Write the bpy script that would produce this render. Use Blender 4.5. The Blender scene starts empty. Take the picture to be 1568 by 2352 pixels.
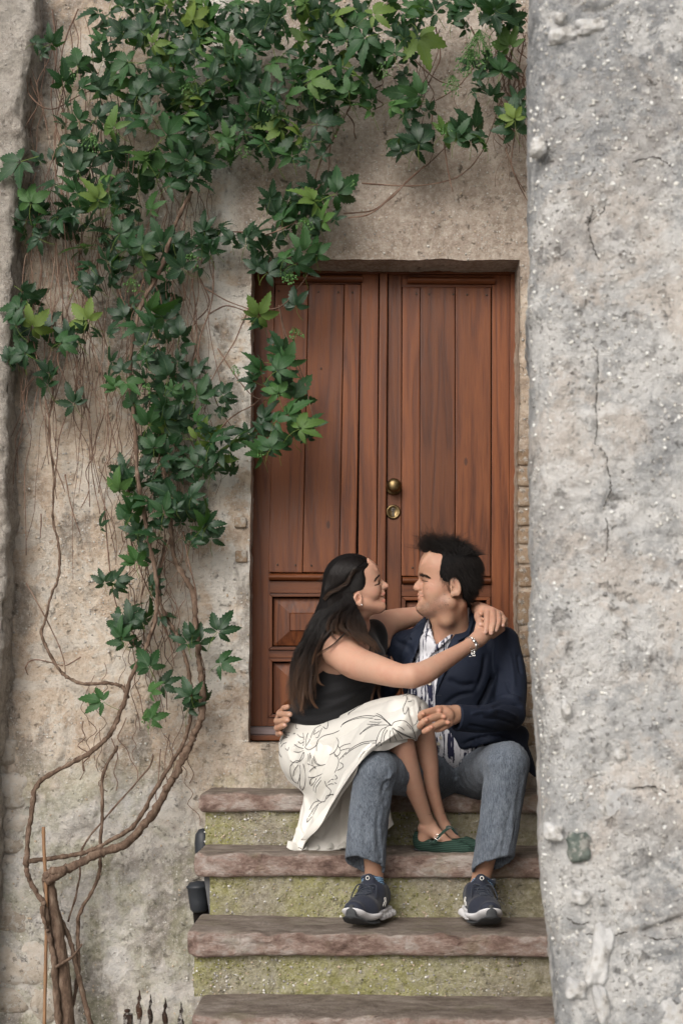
import bpy, bmesh, math, random
import numpy as np
from mathutils import Vector, Matrix
from mathutils.bvhtree import BVHTree
from mathutils.geometry import delaunay_2d_cdt

random.seed(7); np.random.seed(7)
SC = bpy.context.scene
COL = SC.collection
# ------------------------------------------------------------------ camera, sky, sun, exposure
CY, CZ, FP = -5.35, 1.60, 3267.0        # camera y, camera height, focal length in units of 1/1568 picture width
cam_d = bpy.data.cameras.new('camera'); cam = bpy.data.objects.new('camera', cam_d); COL.objects.link(cam)
cam.location = (0, CY, CZ); cam.rotation_euler = (math.radians(90), 0, 0)
cam_d.sensor_fit = 'HORIZONTAL'; cam_d.sensor_width = 24.0; cam_d.lens = FP/1568*24
cam_d.shift_y = (1650-1176)/1568.0
cam_d.clip_start = 0.05; cam_d.clip_end = 400
cam_d.dof.use_dof = True; cam_d.dof.focus_distance = 4.75; cam_d.dof.aperture_fstop = 3.2
SC.camera = cam

SUN_EL, SUN_AZ = math.radians(33), math.radians(-24)     # azimuth measured from the camera's back towards its left
world = bpy.data.worlds.new('World'); SC.world = world; world.use_nodes = True
wn = world.node_tree.nodes; wl = world.node_tree.links
bg = wn['Background']
sky = wn.new('ShaderNodeTexSky'); sky.sky_type = 'NISHITA'; sky.sun_disc = False
sky.sun_elevation = SUN_EL; sky.sun_rotation = math.radians(180)-SUN_AZ
sky.dust_density = 4.0; sky.air_density = 1.0; sky.ozone_density = 1.0
hs = wn.new('ShaderNodeHueSaturation'); hs.inputs['Saturation'].default_value = 0.35
wl.new(sky.outputs[0], hs.inputs['Color']); wl.new(hs.outputs[0], bg.inputs['Color'])
bg.inputs['Strength'].default_value = 0.15
sl = bpy.data.lights.new('sun', 'SUN'); sun = bpy.data.objects.new('sun', sl); COL.objects.link(sun)
sl.energy = 1.45; sl.angle = math.radians(38); sl.color = (1.0, 0.95, 0.88)
_d = Vector((math.sin(SUN_AZ)*math.cos(SUN_EL), -math.cos(SUN_AZ)*math.cos(SUN_EL), math.sin(SUN_EL)))
sun.rotation_euler = _d.to_track_quat('Z', 'Y').to_euler(); sun.location = (-3, -6, 8)
SC.view_settings.view_transform = 'Standard'; SC.view_settings.look = 'None'
SC.view_settings.gamma = 1.0; SC.view_settings.use_curve_mapping = False
SC.view_settings.exposure = 0.22
SC.render.engine = 'CYCLES'; SC.cycles.use_denoising = True
SC.cycles.max_bounces = 6; SC.cycles.diffuse_bounces = 3; SC.cycles.glossy_bounces = 3
SC.cycles.transmission_bounces = 4; SC.cycles.caustics_reflective = False; SC.cycles.caustics_refractive = False

# ------------------------------------------------------------------ basic helpers
def W(px, py, d):
    """point at the given place of the 1568x2352 survey grid, d metres in front of the camera"""
    return ((px-784.0)*d/FP, CY+d, CZ-(py-1650.0)*d/FP)
def WV(px, py, d): return Vector(W(px, py, d))
def Wn(a):
    a = np.asarray(a, float); d = a[..., 2]
    return np.stack([(a[..., 0]-784)*d/FP, CY+d, CZ-(a[..., 1]-1650)*d/FP], -1)
def P_of(v):
    """world points (n,3) -> px, py, d"""
    v = np.asarray(v, float); d = v[..., 1]-CY
    return np.stack([784+v[..., 0]*FP/d, 1650-(v[..., 2]-CZ)*FP/d, d], -1)

def obj(name, me, mat=None, parent=None, kind=None, label=None):
    o = bpy.data.objects.new(name, me); COL.objects.link(o)
    if mat is not None and not me.materials: me.materials.append(mat)
    if parent is not None: o.parent = parent
    if kind: o['kind'] = kind
    if label: o['label'] = label
    return o
def tag(o, label, cat, group=None, kind=None):
    o['label'] = label; o['category'] = cat
    if group: o['group'] = group
    if kind: o['kind'] = kind
    return o
def thing(name, label, cat, loc=(0, 0, 0), group=None):
    """an Empty; its parts keep world coordinates (child offset cancels the Empty's place)"""
    e = bpy.data.objects.new(name, None); COL.objects.link(e); e.location = loc
    e.empty_display_size = .1
    return tag(e, label, cat, group)
def adopt(o, parent):
    o.parent = parent
    o.matrix_parent_inverse = Matrix.Translation(parent.location).inverted() if parent.type == 'EMPTY' else Matrix.Identity(4)
    return o
def mk(name, V, Fc, mat=None, parent=None, smooth=True, kind=None, label=None):
    me = bpy.data.meshes.new(name)
    V = np.asarray(V, np.float32)
    if isinstance(Fc, np.ndarray):
        n, k = Fc.shape
        me.vertices.add(len(V)); me.vertices.foreach_set('co', V.ravel())
        me.loops.add(n*k); me.loops.foreach_set('vertex_index', Fc.astype(np.int32).ravel())
        me.polygons.add(n); me.polygons.foreach_set('loop_start', np.arange(0, n*k, k, dtype=np.int32))
        me.update(calc_edges=True)
    else:
        me.from_pydata([tuple(map(float, v)) for v in V], [], Fc); me.update()
    me.validate()
    if smooth: me.polygons.foreach_set('use_smooth', np.ones(len(me.polygons), bool))
    o = obj(name, me, mat, None, kind, label)
    if parent is not None: adopt(o, parent)
    return o

class MB:
    """mesh builder collecting simple solids"""
    def __init__(s): s.v = []; s.f = []
    def add(s, V, Fc):
        b = len(s.v); s.v += [tuple(map(float, v)) for v in V]; s.f += [tuple(i+b for i in f) for f in Fc]; return s
    def hexa(s, q):   # 8 points: front 4 (ccw), back 4
        return s.add(q, [(0, 1, 2, 3), (7, 6, 5, 4), (0, 4, 5, 1), (1, 5, 6, 2), (2, 6, 7, 3), (3, 7, 4, 0)])
    def box(s, a, b):
        (x0, y0, z0), (x1, y1, z1) = a, b
        return s.hexa([(x0, y0, z0), (x1, y0, z0), (x1, y0, z1), (x0, y0, z1), (x0, y1, z0), (x1, y1, z0), (x1, y1, z1), (x0, y1, z1)])
    def tube(s, pts, rad, n=6, cap=True, ref=None):
        pts = [Vector(p) for p in pts]; m = len(pts)
        if not hasattr(rad, '__len__'): rad = [rad]*m
        V = []; up = None
        for i, p in enumerate(pts):
            t = (pts[min(i+1, m-1)]-pts[max(i-1, 0)])
            if t.length < 1e-9: t = Vector((0, 0, 1))
            t.normalize()
            if up is None: up = t.orthogonal().normalized()
            up = (up-t*up.dot(t));
            if up.length < 1e-6: up = t.orthogonal()
            up.normalize(); w = t.cross(up)
            for k in range(n):
                a = 2*math.pi*k/n; V.append(p+(up*math.cos(a)+w*math.sin(a))*rad[i])
        Fc = [(i*n+k, i*n+(k+1) % n, (i+1)*n+(k+1) % n, (i+1)*n+k) for i in range(m-1) for k in range(n)]
        if cap: Fc += [tuple(range(n-1, -1, -1)), tuple((m-1)*n+k for k in range(n))]
        return s.add(V, Fc)
    def lathe(s, prof, c, axis=(0, 0, 1), n=24):
        ax = Vector(axis).normalized(); u = ax.orthogonal().normalized(); w = ax.cross(u); c = Vector(c)
        V = [c+ax*h+(u*math.cos(2*math.pi*k/n)+w*math.sin(2*math.pi*k/n))*max(r, 1e-5) for r, h in prof for k in range(n)]
        m = len(prof)
        Fc = [(i*n+k, i*n+(k+1) % n, (i+1)*n+(k+1) % n, (i+1)*n+k) for i in range(m-1) for k in range(n)]
        Fc += [tuple(range(n-1, -1, -1)), tuple((m-1)*n+k for k in range(n))]
        return s.add(V, Fc)
    def build(s, name, mat=None, parent=None, smooth=False, kind=None, label=None, bevel=0):
        o = mk(name, s.v, s.f, mat, parent, smooth, kind, label)
        bm = bmesh.new(); bm.from_mesh(o.data)
        bmesh.ops.recalc_face_normals(bm, faces=bm.faces)
        if bevel: bmesh.ops.bevel(bm, geom=list(bm.edges), offset=bevel, segments=2, profile=.6, affect='EDGES')
        bm.to_mesh(o.data); bm.free()
        if smooth: o.data.polygons.foreach_set('use_smooth', np.ones(len(o.data.polygons), bool))
        return o

def smooth_path(pts, n=6):
    """Catmull-Rom through points of any dimension"""
    P = [np.array(p, float) for p in pts]; out = []
    for i in range(len(P)-1):
        p0, p1, p2, p3 = P[max(i-1, 0)], P[i], P[i+1], P[min(i+2, len(P)-1)]
        for k in range(n):
            t = k/n
            out.append(.5*((2*p1)+(-p0+p2)*t+(2*p0-5*p1+4*p2-p3)*t*t+(-p0+3*p1-3*p2+p3)*t**3))
    out.append(P[-1]); return out

# ------------------------------------------------------------------ numpy noise
def _h(ix, iy, iz, s):
    n = (ix*374761393+iy*668265263+iz*2147483647+s*1274126177) & 0xffffffff
    n = ((n ^ (n >> 13))*1274126177) & 0xffffffff
    return ((n ^ (n >> 16)) & 0xffff)/65535.0
def vnoise(x, y, z, s=0):
    x, y, z = np.broadcast_arrays(np.asarray(x, float), np.asarray(y, float), np.asarray(z, float))
    ix, iy, iz = np.floor(x).astype(np.int64), np.floor(y).astype(np.int64), np.floor(z).astype(np.int64)
    fx, fy, fz = x-ix, y-iy, z-iz
    fx, fy, fz = fx*fx*(3-2*fx), fy*fy*(3-2*fy), fz*fz*(3-2*fz)
    def L(a, b, t): return a+(b-a)*t
    c = [[[_h(ix+i, iy+j, iz+k, s) for k in (0, 1)] for j in (0, 1)] for i in (0, 1)]
    return L(L(L(c[0][0][0], c[1][0][0], fx), L(c[0][1][0], c[1][1][0], fx), fy),
             L(L(c[0][0][1], c[1][0][1], fx), L(c[0][1][1], c[1][1][1], fx), fy), fz)*2-1
def fbm(x, y, z, f, o=4, s=0, g=.5):
    r = 0; a = 1; t = 0
    for i in range(o):
        r = r+a*vnoise(np.asarray(x)*f, np.asarray(y)*f, np.asarray(z)*f, s+i*17); t += a; a *= g; f *= 2.03
    return r/t
def sstep(a, b, x):
    t = np.clip((np.asarray(x, float)-a)/(b-a), 0, 1); return t*t*(3-2*t)

# ------------------------------------------------------------------ signed distance modelling
def rotm(rx=0, ry=0, rz=0):
    from mathutils import Euler
    return np.array(Euler((math.radians(rx), math.radians(ry), math.radians(rz))).to_matrix())
class SDF:
    """list of primitives in world metres, blended in order; mesh() grows one continuous surface"""
    def __init__(s): s.p = []
    def cone(s, a, b, ra, rb, k=.02, op='+', flat=None):
        a = np.array(a, float); b = np.array(b, float); r = max(ra, rb)
        def f(P):
            q = P-a; ba = b-a
            if flat is not None:
                n, sc = np.array(flat[0], float), flat[1]; n = n/np.linalg.norm(n)
                q = q+n*((q@n)*(sc-1))[..., None]; ba = ba+n*((ba@n)*(sc-1))
            L2 = max(ba@ba, 1e-12); t = np.clip((q@ba)/L2, 0, 1)
            return np.linalg.norm(q-t[..., None]*ba, axis=-1)-(ra+(rb-ra)*t)
        s.p.append((f, np.minimum(a, b)-r, np.maximum(a, b)+r, k, op)); return s
    def ell(s, c, r, R=None, k=.02, op='+'):
        c = np.array(c, float); r = np.array(r, float); m = r.max()
        def f(P):
            q = P-c
            if R is not None: q = q@R
            k0 = np.linalg.norm(q/r, axis=-1); k1 = np.linalg.norm(q/(r*r), axis=-1)
            return k0*(k0-1)/np.maximum(k1, 1e-6)
        s.p.append((f, c-m, c+m, k, op)); return s
    def box(s, c, h, R=None, rad=.01, k=.02, op='+'):
        c = np.array(c, float); h = np.array(h, float)-rad; m = np.linalg.norm(h)+rad
        def f(P):
            q = P-c
            if R is not None: q = q@R
            q = np.abs(q)-h
            return np.linalg.norm(np.maximum(q, 0), axis=-1)+np.minimum(q.max(-1), 0)-rad
        s.p.append((f, c-m, c+m, k, op)); return s
    def fn(s, f, lo, hi, k=.01, op='+'):
        s.p.append((f, np.array(lo, float), np.array(hi, float), k, op)); return s
    def chain(s, pts, rads, k=.02, op='+', flat=None):
        pts = np.array(pts, float); rads = np.array(rads, float)
        def f(P):
            sh = P.shape[:-1]; Q = P.reshape(-1, 3); best = np.full(len(Q), 9.0)
            for i in range(len(pts)-1):
                a, b = pts[i], pts[i+1]; q = Q-a; ba = b-a
                if flat is not None:
                    n, sc = np.array(flat[0], float), flat[1]; n = n/np.linalg.norm(n); q = q+n*((q@n)*(sc-1))[:, None]; ba = ba+n*((ba@n)*(sc-1))
                t = np.clip((q@ba)/max(ba@ba, 1e-12), 0, 1); best = np.minimum(best, np.linalg.norm(q-t[:, None]*ba, axis=1)-(rads[i]+(rads[i+1]-rads[i])*t))
            return best.reshape(sh)
        m = rads.max(); s.p.append((f, pts.min(0)-m, pts.max(0)+m, k, op)); return s
    def grid(s, lo, hi, h):
        lo = np.array(lo, float); hi = np.array(hi, float)
        n = np.maximum(((hi-lo)/h).astype(int)+1, 2)
        g = np.full(n, 1.0, np.float32)
        ax = [lo[i]+h*np.arange(n[i]) for i in range(3)]
        for f, a, b, k, op in s.p:
            m = k+3*h+.004 if op != '&' else 9
            i0 = np.maximum(np.floor((a-m-lo)/h).astype(int), 0); i1 = np.minimum(np.ceil((b+m-lo)/h).astype(int)+1, n)
            if (i1 <= i0).any(): continue
            X, Y, Z = np.meshgrid(ax[0][i0[0]:i1[0]], ax[1][i0[1]:i1[1]], ax[2][i0[2]:i1[2]], indexing='ij')
            d = f(np.stack([X, Y, Z], -1)).astype(np.float32)
            sl = tuple(slice(i0[j], i1[j]) for j in range(3)); c = g[sl]
            if op == '+':
                t = np.clip(.5+.5*(c-d)/k, 0, 1); g[sl] = c+(d-c)*t-k*t*(1-t)
            elif op == '-':
                e = -d; t = np.clip(.5-.5*(c-e)/k, 0, 1); g[sl] = c+(e-c)*t+k*t*(1-t)
            elif op == '&':
                t = np.clip(.5-.5*(c-d)/k, 0, 1); g[sl] = c+(d-c)*t+k*t*(1-t)
            elif op == 'd':          # displacement: f returns an offset
                g[sl] = c+d
        return g, lo, n
    def mesh(s, lo, hi, h, fine=()):
        """fine: list of (lo, hi, h) boxes meshed at a smaller step"""
        VV = []; FF = []; b = 0
        def inside(c, q): return ((c > q[0]) & (c < q[1])).all(-1)
        for j, (l, u, hh) in enumerate([(lo, hi, h)]+list(fine)):
            pad = 3*hh if j else 0
            l = np.array(l, float); u = np.array(u, float)
            g, o, n = s.grid(l-pad, u+pad, hh)
            V, Fc = surface_nets(g, o, hh)
            if len(Fc) == 0: continue
            c = V[Fc].mean(1)
            if j == 0:
                keep = np.ones(len(Fc), bool)
                for q in fine: keep &= ~inside(c, (np.array(q[0])+h*.6, np.array(q[1])-h*.6))
            else:
                keep = inside(c, (l, u))
                for q in fine[:j-1]: keep &= ~inside(c, (np.array(q[0])+hh*.4, np.array(q[1])-hh*.4))
            Fc = Fc[keep]; used = np.unique(Fc); mp = np.full(len(V), -1); mp[used] = np.arange(len(used))
            VV.append(V[used]); FF.append(mp[Fc]+b); b += len(used)
        return np.concatenate(VV), np.concatenate(FF)
def surface_nets(g, lo, h):
    s = g < 0; n = g.shape
    def c(a, i, j, k): return a[i:n[0]-1+i, j:n[1]-1+j, k:n[2]-1+k]
    cnt = np.zeros((n[0]-1, n[1]-1, n[2]-1), np.int8)
    for i in (0, 1):
        for j in (0, 1):
            for k in (0, 1): cnt += c(s, i, j, k)
    act = (cnt > 0) & (cnt < 8); co = np.argwhere(act)
    if len(co) == 0: return np.zeros((0, 3)), np.zeros((0, 4), int)
    idx = np.full(act.shape, -1, np.int32); idx[act] = np.arange(len(co))
    acc = np.zeros((len(co), 3)); cn = np.zeros(len(co))
    C = [(i, j, k) for i in (0, 1) for j in (0, 1) for k in (0, 1)]
    for p in C:
        for a in range(3):
            if p[a]: continue
            q = list(p); q[a] = 1
            v0 = g[co[:, 0]+p[0], co[:, 1]+p[1], co[:, 2]+p[2]]; v1 = g[co[:, 0]+q[0], co[:, 1]+q[1], co[:, 2]+q[2]]
            m = (v0 < 0) != (v1 < 0); t = np.where(m, v0/np.where(v0 == v1, 1, v0-v1), 0)
            for b in range(3): acc[:, b] += np.where(m, p[b]+(t if b == a else 0), 0)
            cn += m
    V = (co+acc/cn[:, None])*h+lo
    Q = []
    for a in range(3):
        b, d = (a+1) % 3, (a+2) % 3
        sl0 = [slice(None)]*3; sl1 = [slice(None)]*3; sl0[a] = slice(0, n[a]-1); sl1[a] = slice(1, n[a])
        for t in (b, d): sl0[t] = slice(1, n[t]-1); sl1[t] = slice(1, n[t]-1)
        s0, s1 = s[tuple(sl0)], s[tuple(sl1)]; e = np.argwhere(s0 != s1)
        if len(e) == 0: continue
        fl = s0[e[:, 0], e[:, 1], e[:, 2]]
        e[:, b] += 1; e[:, d] += 1
        def at(db, dd):
            q = e.copy(); q[:, b] -= db; q[:, d] -= dd; return idx[q[:, 0], q[:, 1], q[:, 2]]
        f = np.stack([at(1, 1), at(0, 1), at(0, 0), at(1, 0)], -1)
        f[~fl] = f[~fl][:, ::-1]; Q.append(f)
    return V, np.concatenate(Q)
def relax(V, Fc, it=1, lam=.5):
    V = V.copy()
    E = np.concatenate([Fc[:, [i, (i+1) % Fc.shape[1]]] for i in range(Fc.shape[1])])
    for _ in range(it):
        A = np.zeros_like(V); N = np.zeros(len(V))
        for a, b in ((0, 1), (1, 0)):
            np.add.at(A, E[:, a], V[E[:, b]]); np.add.at(N, E[:, a], 1)
        V = V+lam*(A/np.maximum(N, 1)[:, None]-V)
    return V
def normals(V, Fc):
    N = np.zeros_like(V); a = V[Fc[:, 2]]-V[Fc[:, 0]]; b = V[Fc[:, 3 if Fc.shape[1] > 3 else 1]]-V[Fc[:, 1 if Fc.shape[1] > 3 else 0]]
    c = np.cross(a, b)
    for k in range(Fc.shape[1]): np.add.at(N, Fc[:, k], c)
    return N/np.maximum(np.linalg.norm(N, axis=1), 1e-12)[:, None]
def polydist(xy, pts, closed=False):
    """distance of (n,2) points to a polyline, and parameter 0..1 along it"""
    xy = np.asarray(xy, float); P = np.array(pts, float)
    if closed: P = np.vstack([P, P[:1]])
    best = np.full(len(xy), 1e9); par = np.zeros(len(xy)); m = len(P)-1
    for i in range(m):
        a, b = P[i], P[i+1]; ba = b-a; t = np.clip(((xy-a)@ba)/max(ba@ba, 1e-9), 0, 1)
        d = np.linalg.norm(xy-a-t[:, None]*ba, axis=1); u = d < best
        best[u] = d[u]; par[u] = (i+t[u])/m
    return best, par
def inpoly(xy, pts):
    xy = np.asarray(xy, float); P = np.array(pts, float); r = np.zeros(len(xy), bool); j = len(P)-1
    for i in range(len(P)):
        (xi, yi), (xj, yj) = P[i], P[j]
        c = ((yi > xy[:, 1]) != (yj > xy[:, 1]))
        r ^= c & (xy[:, 0] < (xj-xi)*(xy[:, 1]-yi)/((yj-yi) if abs(yj-yi) > 1e-9 else 1e-9)+xi); j = i
    return r
def sdpoly(xy, pts):
    d, _ = polydist(xy, pts, True); return np.where(inpoly(xy, pts), -d, d)
def folds(V, Fc, lst, front=True):
    """press creases (amp<0) and raise ridges (amp>0) along polylines drawn on the survey grid; (pts, width px, amp m)"""
    N = normals(V, Fc); P = P_of(V); off = np.zeros(len(V)); face = np.clip(-N[:, 1]*1.5, 0, 1) if front else 1
    for pts, w, a in lst:
        pp = np.array(smooth_path(pts, 5))[:, :2]
        lo = pp.min(0)-3*w; hi = pp.max(0)+3*w
        m = ((P[:, :2] > lo) & (P[:, :2] < hi)).all(1); ix = np.where(m)[0]
        if len(ix) == 0: continue
        d, t = polydist(P[ix, :2], pp); taper = np.clip(np.minimum(t, 1-t)*5, 0, 1)**.7
        off[ix] += a*np.exp(-(d/w)**2)*taper
    return V+N*(off*face)[:, None]

# ------------------------------------------------------------------ materials
def new_mat(name, rough=.8, spec=.5, color=None):
    m = bpy.data.materials.new(name); m.use_nodes = True
    b = m.node_tree.nodes['Principled BSDF']; b.inputs['Roughness'].default_value = rough
    b.inputs['Specular IOR Level'].default_value = spec
    if color: b.inputs['Base Color'].default_value = (*color, 1)
    return m
class NT:
    def __init__(s, m): s.m = m; s.t = m.node_tree; s.n = s.t.nodes; s.l = s.t.links; s.b = s.n['Principled BSDF']
    def _in(s, sock, v):
        if v is None: return
        if hasattr(v, 'is_output') or isinstance(v, bpy.types.NodeSocket): s.l.new(v, sock)
        else: sock.default_value = v
    def coord(s, kind='Object', scale=(1, 1, 1), rot=(0, 0, 0), loc=(0, 0, 0)):
        c = s.n.new('ShaderNodeTexCoord'); m = s.n.new('ShaderNodeMapping'); s.l.new(c.outputs[kind], m.inputs[0])
        m.inputs['Scale'].default_value = scale; m.inputs['Rotation'].default_value = rot; m.inputs['Location'].default_value = loc
        return m.outputs[0]
    def noise(s, co, scale, detail=4, rough=.55, dist=0, out='Fac'):
        n = s.n.new('ShaderNodeTexNoise'); s.l.new(co, n.inputs['Vector']); n.inputs['Scale'].default_value = scale
        n.inputs['Detail'].default_value = detail; n.inputs['Roughness'].default_value = rough; n.inputs['Distortion'].default_value = dist
        return n.outputs[out]
    def vor(s, co, scale, feat='F1', out='Distance', rand=1):
        n = s.n.new('ShaderNodeTexVoronoi'); n.feature = feat; s.l.new(co, n.inputs['Vector']); n.inputs['Scale'].default_value = scale
        n.inputs['Randomness'].default_value = rand
        return n.outputs[out]
    def wave(s, co, scale, dist=0, detail=2, dscale=1, dirn='X', prof='SIN'):
        n = s.n.new('ShaderNodeTexWave'); n.bands_direction = dirn; n.wave_profile = prof; s.l.new(co, n.inputs['Vector'])
        n.inputs['Scale'].default_value = scale; n.inputs['Distortion'].default_value = dist
        n.inputs['Detail'].default_value = detail; n.inputs['Detail Scale'].default_value = dscale
        return n.outputs['Fac']
    def ramp(s, fac, stops, interp='LINEAR'):
        n = s.n.new('ShaderNodeValToRGB'); s.l.new(fac, n.inputs[0]); e = n.color_ramp.elements; n.color_ramp.interpolation = interp
        while len(e) < len(stops): e.new(.5)
        for i, (p, c) in enumerate(stops):
            e[i].position = p; e[i].color = (*c, 1) if hasattr(c, '__len__') else (c, c, c, 1)
        return n.outputs[0]
    def mr(s, v, a, b, c=0, d=1, smooth=True):
        n = s.n.new('ShaderNodeMapRange'); s.l.new(v, n.inputs[0]); n.interpolation_type = 'SMOOTHSTEP' if smooth else 'LINEAR'
        for i, x in enumerate((a, b, c, d)): n.inputs[i+1].default_value = x
        return n.outputs[0]
    def math(s, op, a, b=None, clamp=False):
        n = s.n.new('ShaderNodeMath'); n.operation = op; s._in(n.inputs[0], a); s._in(n.inputs[1], b); n.use_clamp = clamp
        return n.outputs[0]
    def mix(s, fac, a, b, mode='MIX'):
        n = s.n.new('ShaderNodeMix'); n.data_type = 'RGBA'; n.blend_type = mode
        s._in(n.inputs[0], fac)
        for sock, v in ((n.inputs[6], a), (n.inputs[7], b)):
            if isinstance(v, bpy.types.NodeSocket): s.l.new(v, sock)
            else: sock.default_value = (*v, 1) if len(v) == 3 else v
        return n.outputs[2]
    def sep(s, co):
        n = s.n.new('ShaderNodeSeparateXYZ'); s.l.new(co, n.inputs[0]); return n.outputs
    def attr(s, name, out='Color'):
        n = s.n.new('ShaderNodeAttribute'); n.attribute_name = name; return n.outputs[out]
    def rand(s):
        n = s.n.new('ShaderNodeObjectInfo'); return n.outputs['Random']
    def bump(s, h, strength=.5, dist=.01, prev=None):
        n = s.n.new('ShaderNodeBump'); s.l.new(h, n.inputs['Height']); n.inputs['Strength'].default_value = strength
        n.inputs['Distance'].default_value = dist
        if prev is not None: s.l.new(prev, n.inputs['Normal'])
        return n.outputs[0]
    def set(s, **k):
        for a, v in k.items():
            nm = {'color': 'Base Color', 'rough': 'Roughness', 'normal': 'Normal', 'spec': 'Specular IOR Level'}.get(a, a)
            s._in(s.b.inputs[nm], (*v, 1) if isinstance(v, tuple) and len(v) == 3 and nm == 'Base Color' else v)
        return s.m
# ================================================================== SETTING
def stucco(name, stops, grain=1.0, bumpd=.012, patch=None, pebble=.5, sc=1.0, extra=None, lc=(.68, .62, .54), dc=(.13, .105, .08), da=.40):
    m = new_mat(name, .93, .2); n = NT(m); co = n.coord()
    big = n.noise(co, 1.7*sc, 6, .62, .6); mid = n.noise(co, 8*sc, 7, .68, .4); fine = n.noise(co, 48*sc, 6, .75)
    t = n.math('ADD', n.math('MULTIPLY', big, .55), n.math('MULTIPLY', mid, .45))
    col = n.ramp(t, stops)
    if extra: col = extra(n, co, col)
    # grain of the sand, grime in the hollows, pale aggregate
    lit = n.mr(fine, .44, .66, 0, .42); drk = n.mr(fine, .48, .30, 0, da)
    col = n.mix(lit, col, lc); col = n.mix(drk, col, dc)
    g1 = n.vor(co, 70*sc); c1 = n.sep(n.vor(co, 70*sc, out='Color')); on = n.math('MULTIPLY', n.mr(g1, .15, .32, 1, 0), n.mr(c1[0], .70, .76))
    g2 = n.vor(co, 130*sc); c2 = n.sep(n.vor(co, 130*sc, out='Color')); on2 = n.math('MULTIPLY', n.mr(g2, .18, .36, 1, 0), n.mr(c2[0], .64, .70))
    col = n.mix(n.math('MULTIPLY', on, pebble), col, (.64, .61, .57)); col = n.mix(n.math('MULTIPLY', on2, pebble*.8), col, (.60, .58, .55))
    pit = n.mr(n.noise(co, 27*sc, 5, .75), .60, .68); col = n.mix(n.math('MULTIPLY', pit, .45), col, (.10, .08, .062))
    h = n.math('ADD', n.math('MULTIPLY', n.noise(co, 34*sc, 8, .74), 1.0), n.math('MULTIPLY', on, .22))
    h = n.math('SUBTRACT', h, n.math('MULTIPLY', pit, .5))
    nb = n.bump(h, 1.0, bumpd*1.5); nb = n.bump(n.noise(co, 170*sc, 4, .7), .6, .004*grain, nb)
    return n.set(color=col, normal=nb)

def extra_facade(n, co, col):
    x, y, z = n.sep(co)[0:3]
    # grey cement skirt low down, warm lime wash left of the door, browner lintel band
    wob = n.noise(co, 3.2, 5, .6); wob2 = n.noise(co, 9, 5, .65)
    zz = n.math('ADD', z, n.math('MULTIPLY', n.math('SUBTRACT', wob, .5), 1.0))
    low = n.mr(zz, 1.15, 1.50, 1, 0)
    grey = n.ramp(n.noise(co, 5, 6, .65), [(.34, (.31, .292, .27)), (.5, (.47, .455, .435)), (.66, (.60, .595, .585))])
    col = n.mix(n.math('MULTIPLY', low, .85), col, grey)
    # pale lime patches beside the door
    lx = n.math('MULTIPLY', n.mr(x, -.70, -.42), n.mr(x, -.30, -.33, 0, 1, False))
    lime = n.math('MULTIPLY', n.mr(wob2, .40, .52), n.mr(z, 1.5, 1.75))
    col = n.mix(n.math('MULTIPLY', n.math('MULTIPLY', lime, lx), .8), col, (.66, .64, .60))
    lp = n.math('MULTIPLY', n.mr(n.noise(co, 5.5, 6, .7, .8), .53, .57), n.mr(x, -.38, -.42)); col = n.mix(n.math('MULTIPLY', lp, .55), col, (.62, .585, .53))
    # grey water stains
    st = n.mr(n.noise(n.coord('Object', (3.2, 1, 1.3)), 1.9, 6, .66), .52, .62)
    col = n.mix(n.math('MULTIPLY', n.math('MULTIPLY', st, n.mr(x, -.1, -.3)), .75), col, (.20, .175, .15))
    # brown cement lintel band over the door
    lin = n.math('MULTIPLY', n.mr(x, -.42, -.36), n.mr(z, 3.12, 3.22))
    c2 = n.ramp(n.noise(co, 4, 6, .6), [(.34, (.27, .215, .172)), (.5, (.38, .312, .26)), (.66, (.47, .40, .345))])
    col = n.mix(n.math('MULTIPLY', lin, .9), col, c2)
    # moss tint just above the top step
    ms = n.math('MULTIPLY', n.mr(z, 1.52, 1.34), n.mr(wob2, .42, .6))
    col = n.mix(n.math('MULTIPLY', ms, .35), col, (.22, .23, .09))
    return col
M_facade = stucco('lime_plaster', [(.36, (.24, .187, .148)), (.44, (.37, .29, .225)), (.51, (.51, .40, .305)), (.57, (.585, .485, .385)), (.66, (.67, .615, .55))], pebble=.6, extra=extra_facade)

def disp_wall(x, z):
    """relief of the house front (metres towards the viewer)"""
    zz = np.zeros_like(x)
    low = sstep(1.55, 1.15, z)*sstep(-.25, -.40, x)
    left = sstep(-.9, -1.15, x)*sstep(2.0, 1.4, z)
    r = .012*fbm(x, zz, z, 1.6, 3, 3)+.0060*fbm(x, zz, z, 7, 4, 5)+.0042*fbm(x, zz, z, 32, 3, 9)
    r = r+low*(.022*fbm(x, zz, z, 5, 4, 21)-.020*np.abs(fbm(x, zz, z, 11, 4, 31))+.018)
    r = r+left*(.02*fbm(x, zz, z, 6, 4, 41))
    nearlint = sstep(.42, .6, x)*sstep(3.2, 3.5, z)
    r = r+nearlint*.006*np.abs(fbm(x, zz, z, 26, 3, 51))
    # peeled plaster ledges
    pl = fbm(x, zz, z, 3.1, 4, 61)
    r = r-.0060*sstep(.10, .125, pl)*sstep(-.3, -.36, x)-.005*sstep(.05, .06, fbm(x, zz, z, 6.3, 4, 66))*sstep(-.3, -.36, x)
    return r
wall = thing('house_wall', 'weathered beige and grey plastered house wall around the wooden door', 'wall', (0, -.15, 0))
YF = 5.2+CY                      # outer face of the house front
DL, DR, DT, DB = W(570.5, 1200, 5.2)[0], W(1188, 1200, 5.2)[0], W(0, 592, 5.2)[2], W(0, 1706, 5.2)[2]
def axis_lines(a, b, step, snaps):
    out = []; s = [a]+sorted(snaps)+[b]
    for i in range(len(s)-1):
        n = max(1, int(round((s[i+1]-s[i])/step))); out += list(np.linspace(s[i], s[i+1], n, endpoint=False))
    return np.array(out+[b])
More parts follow.
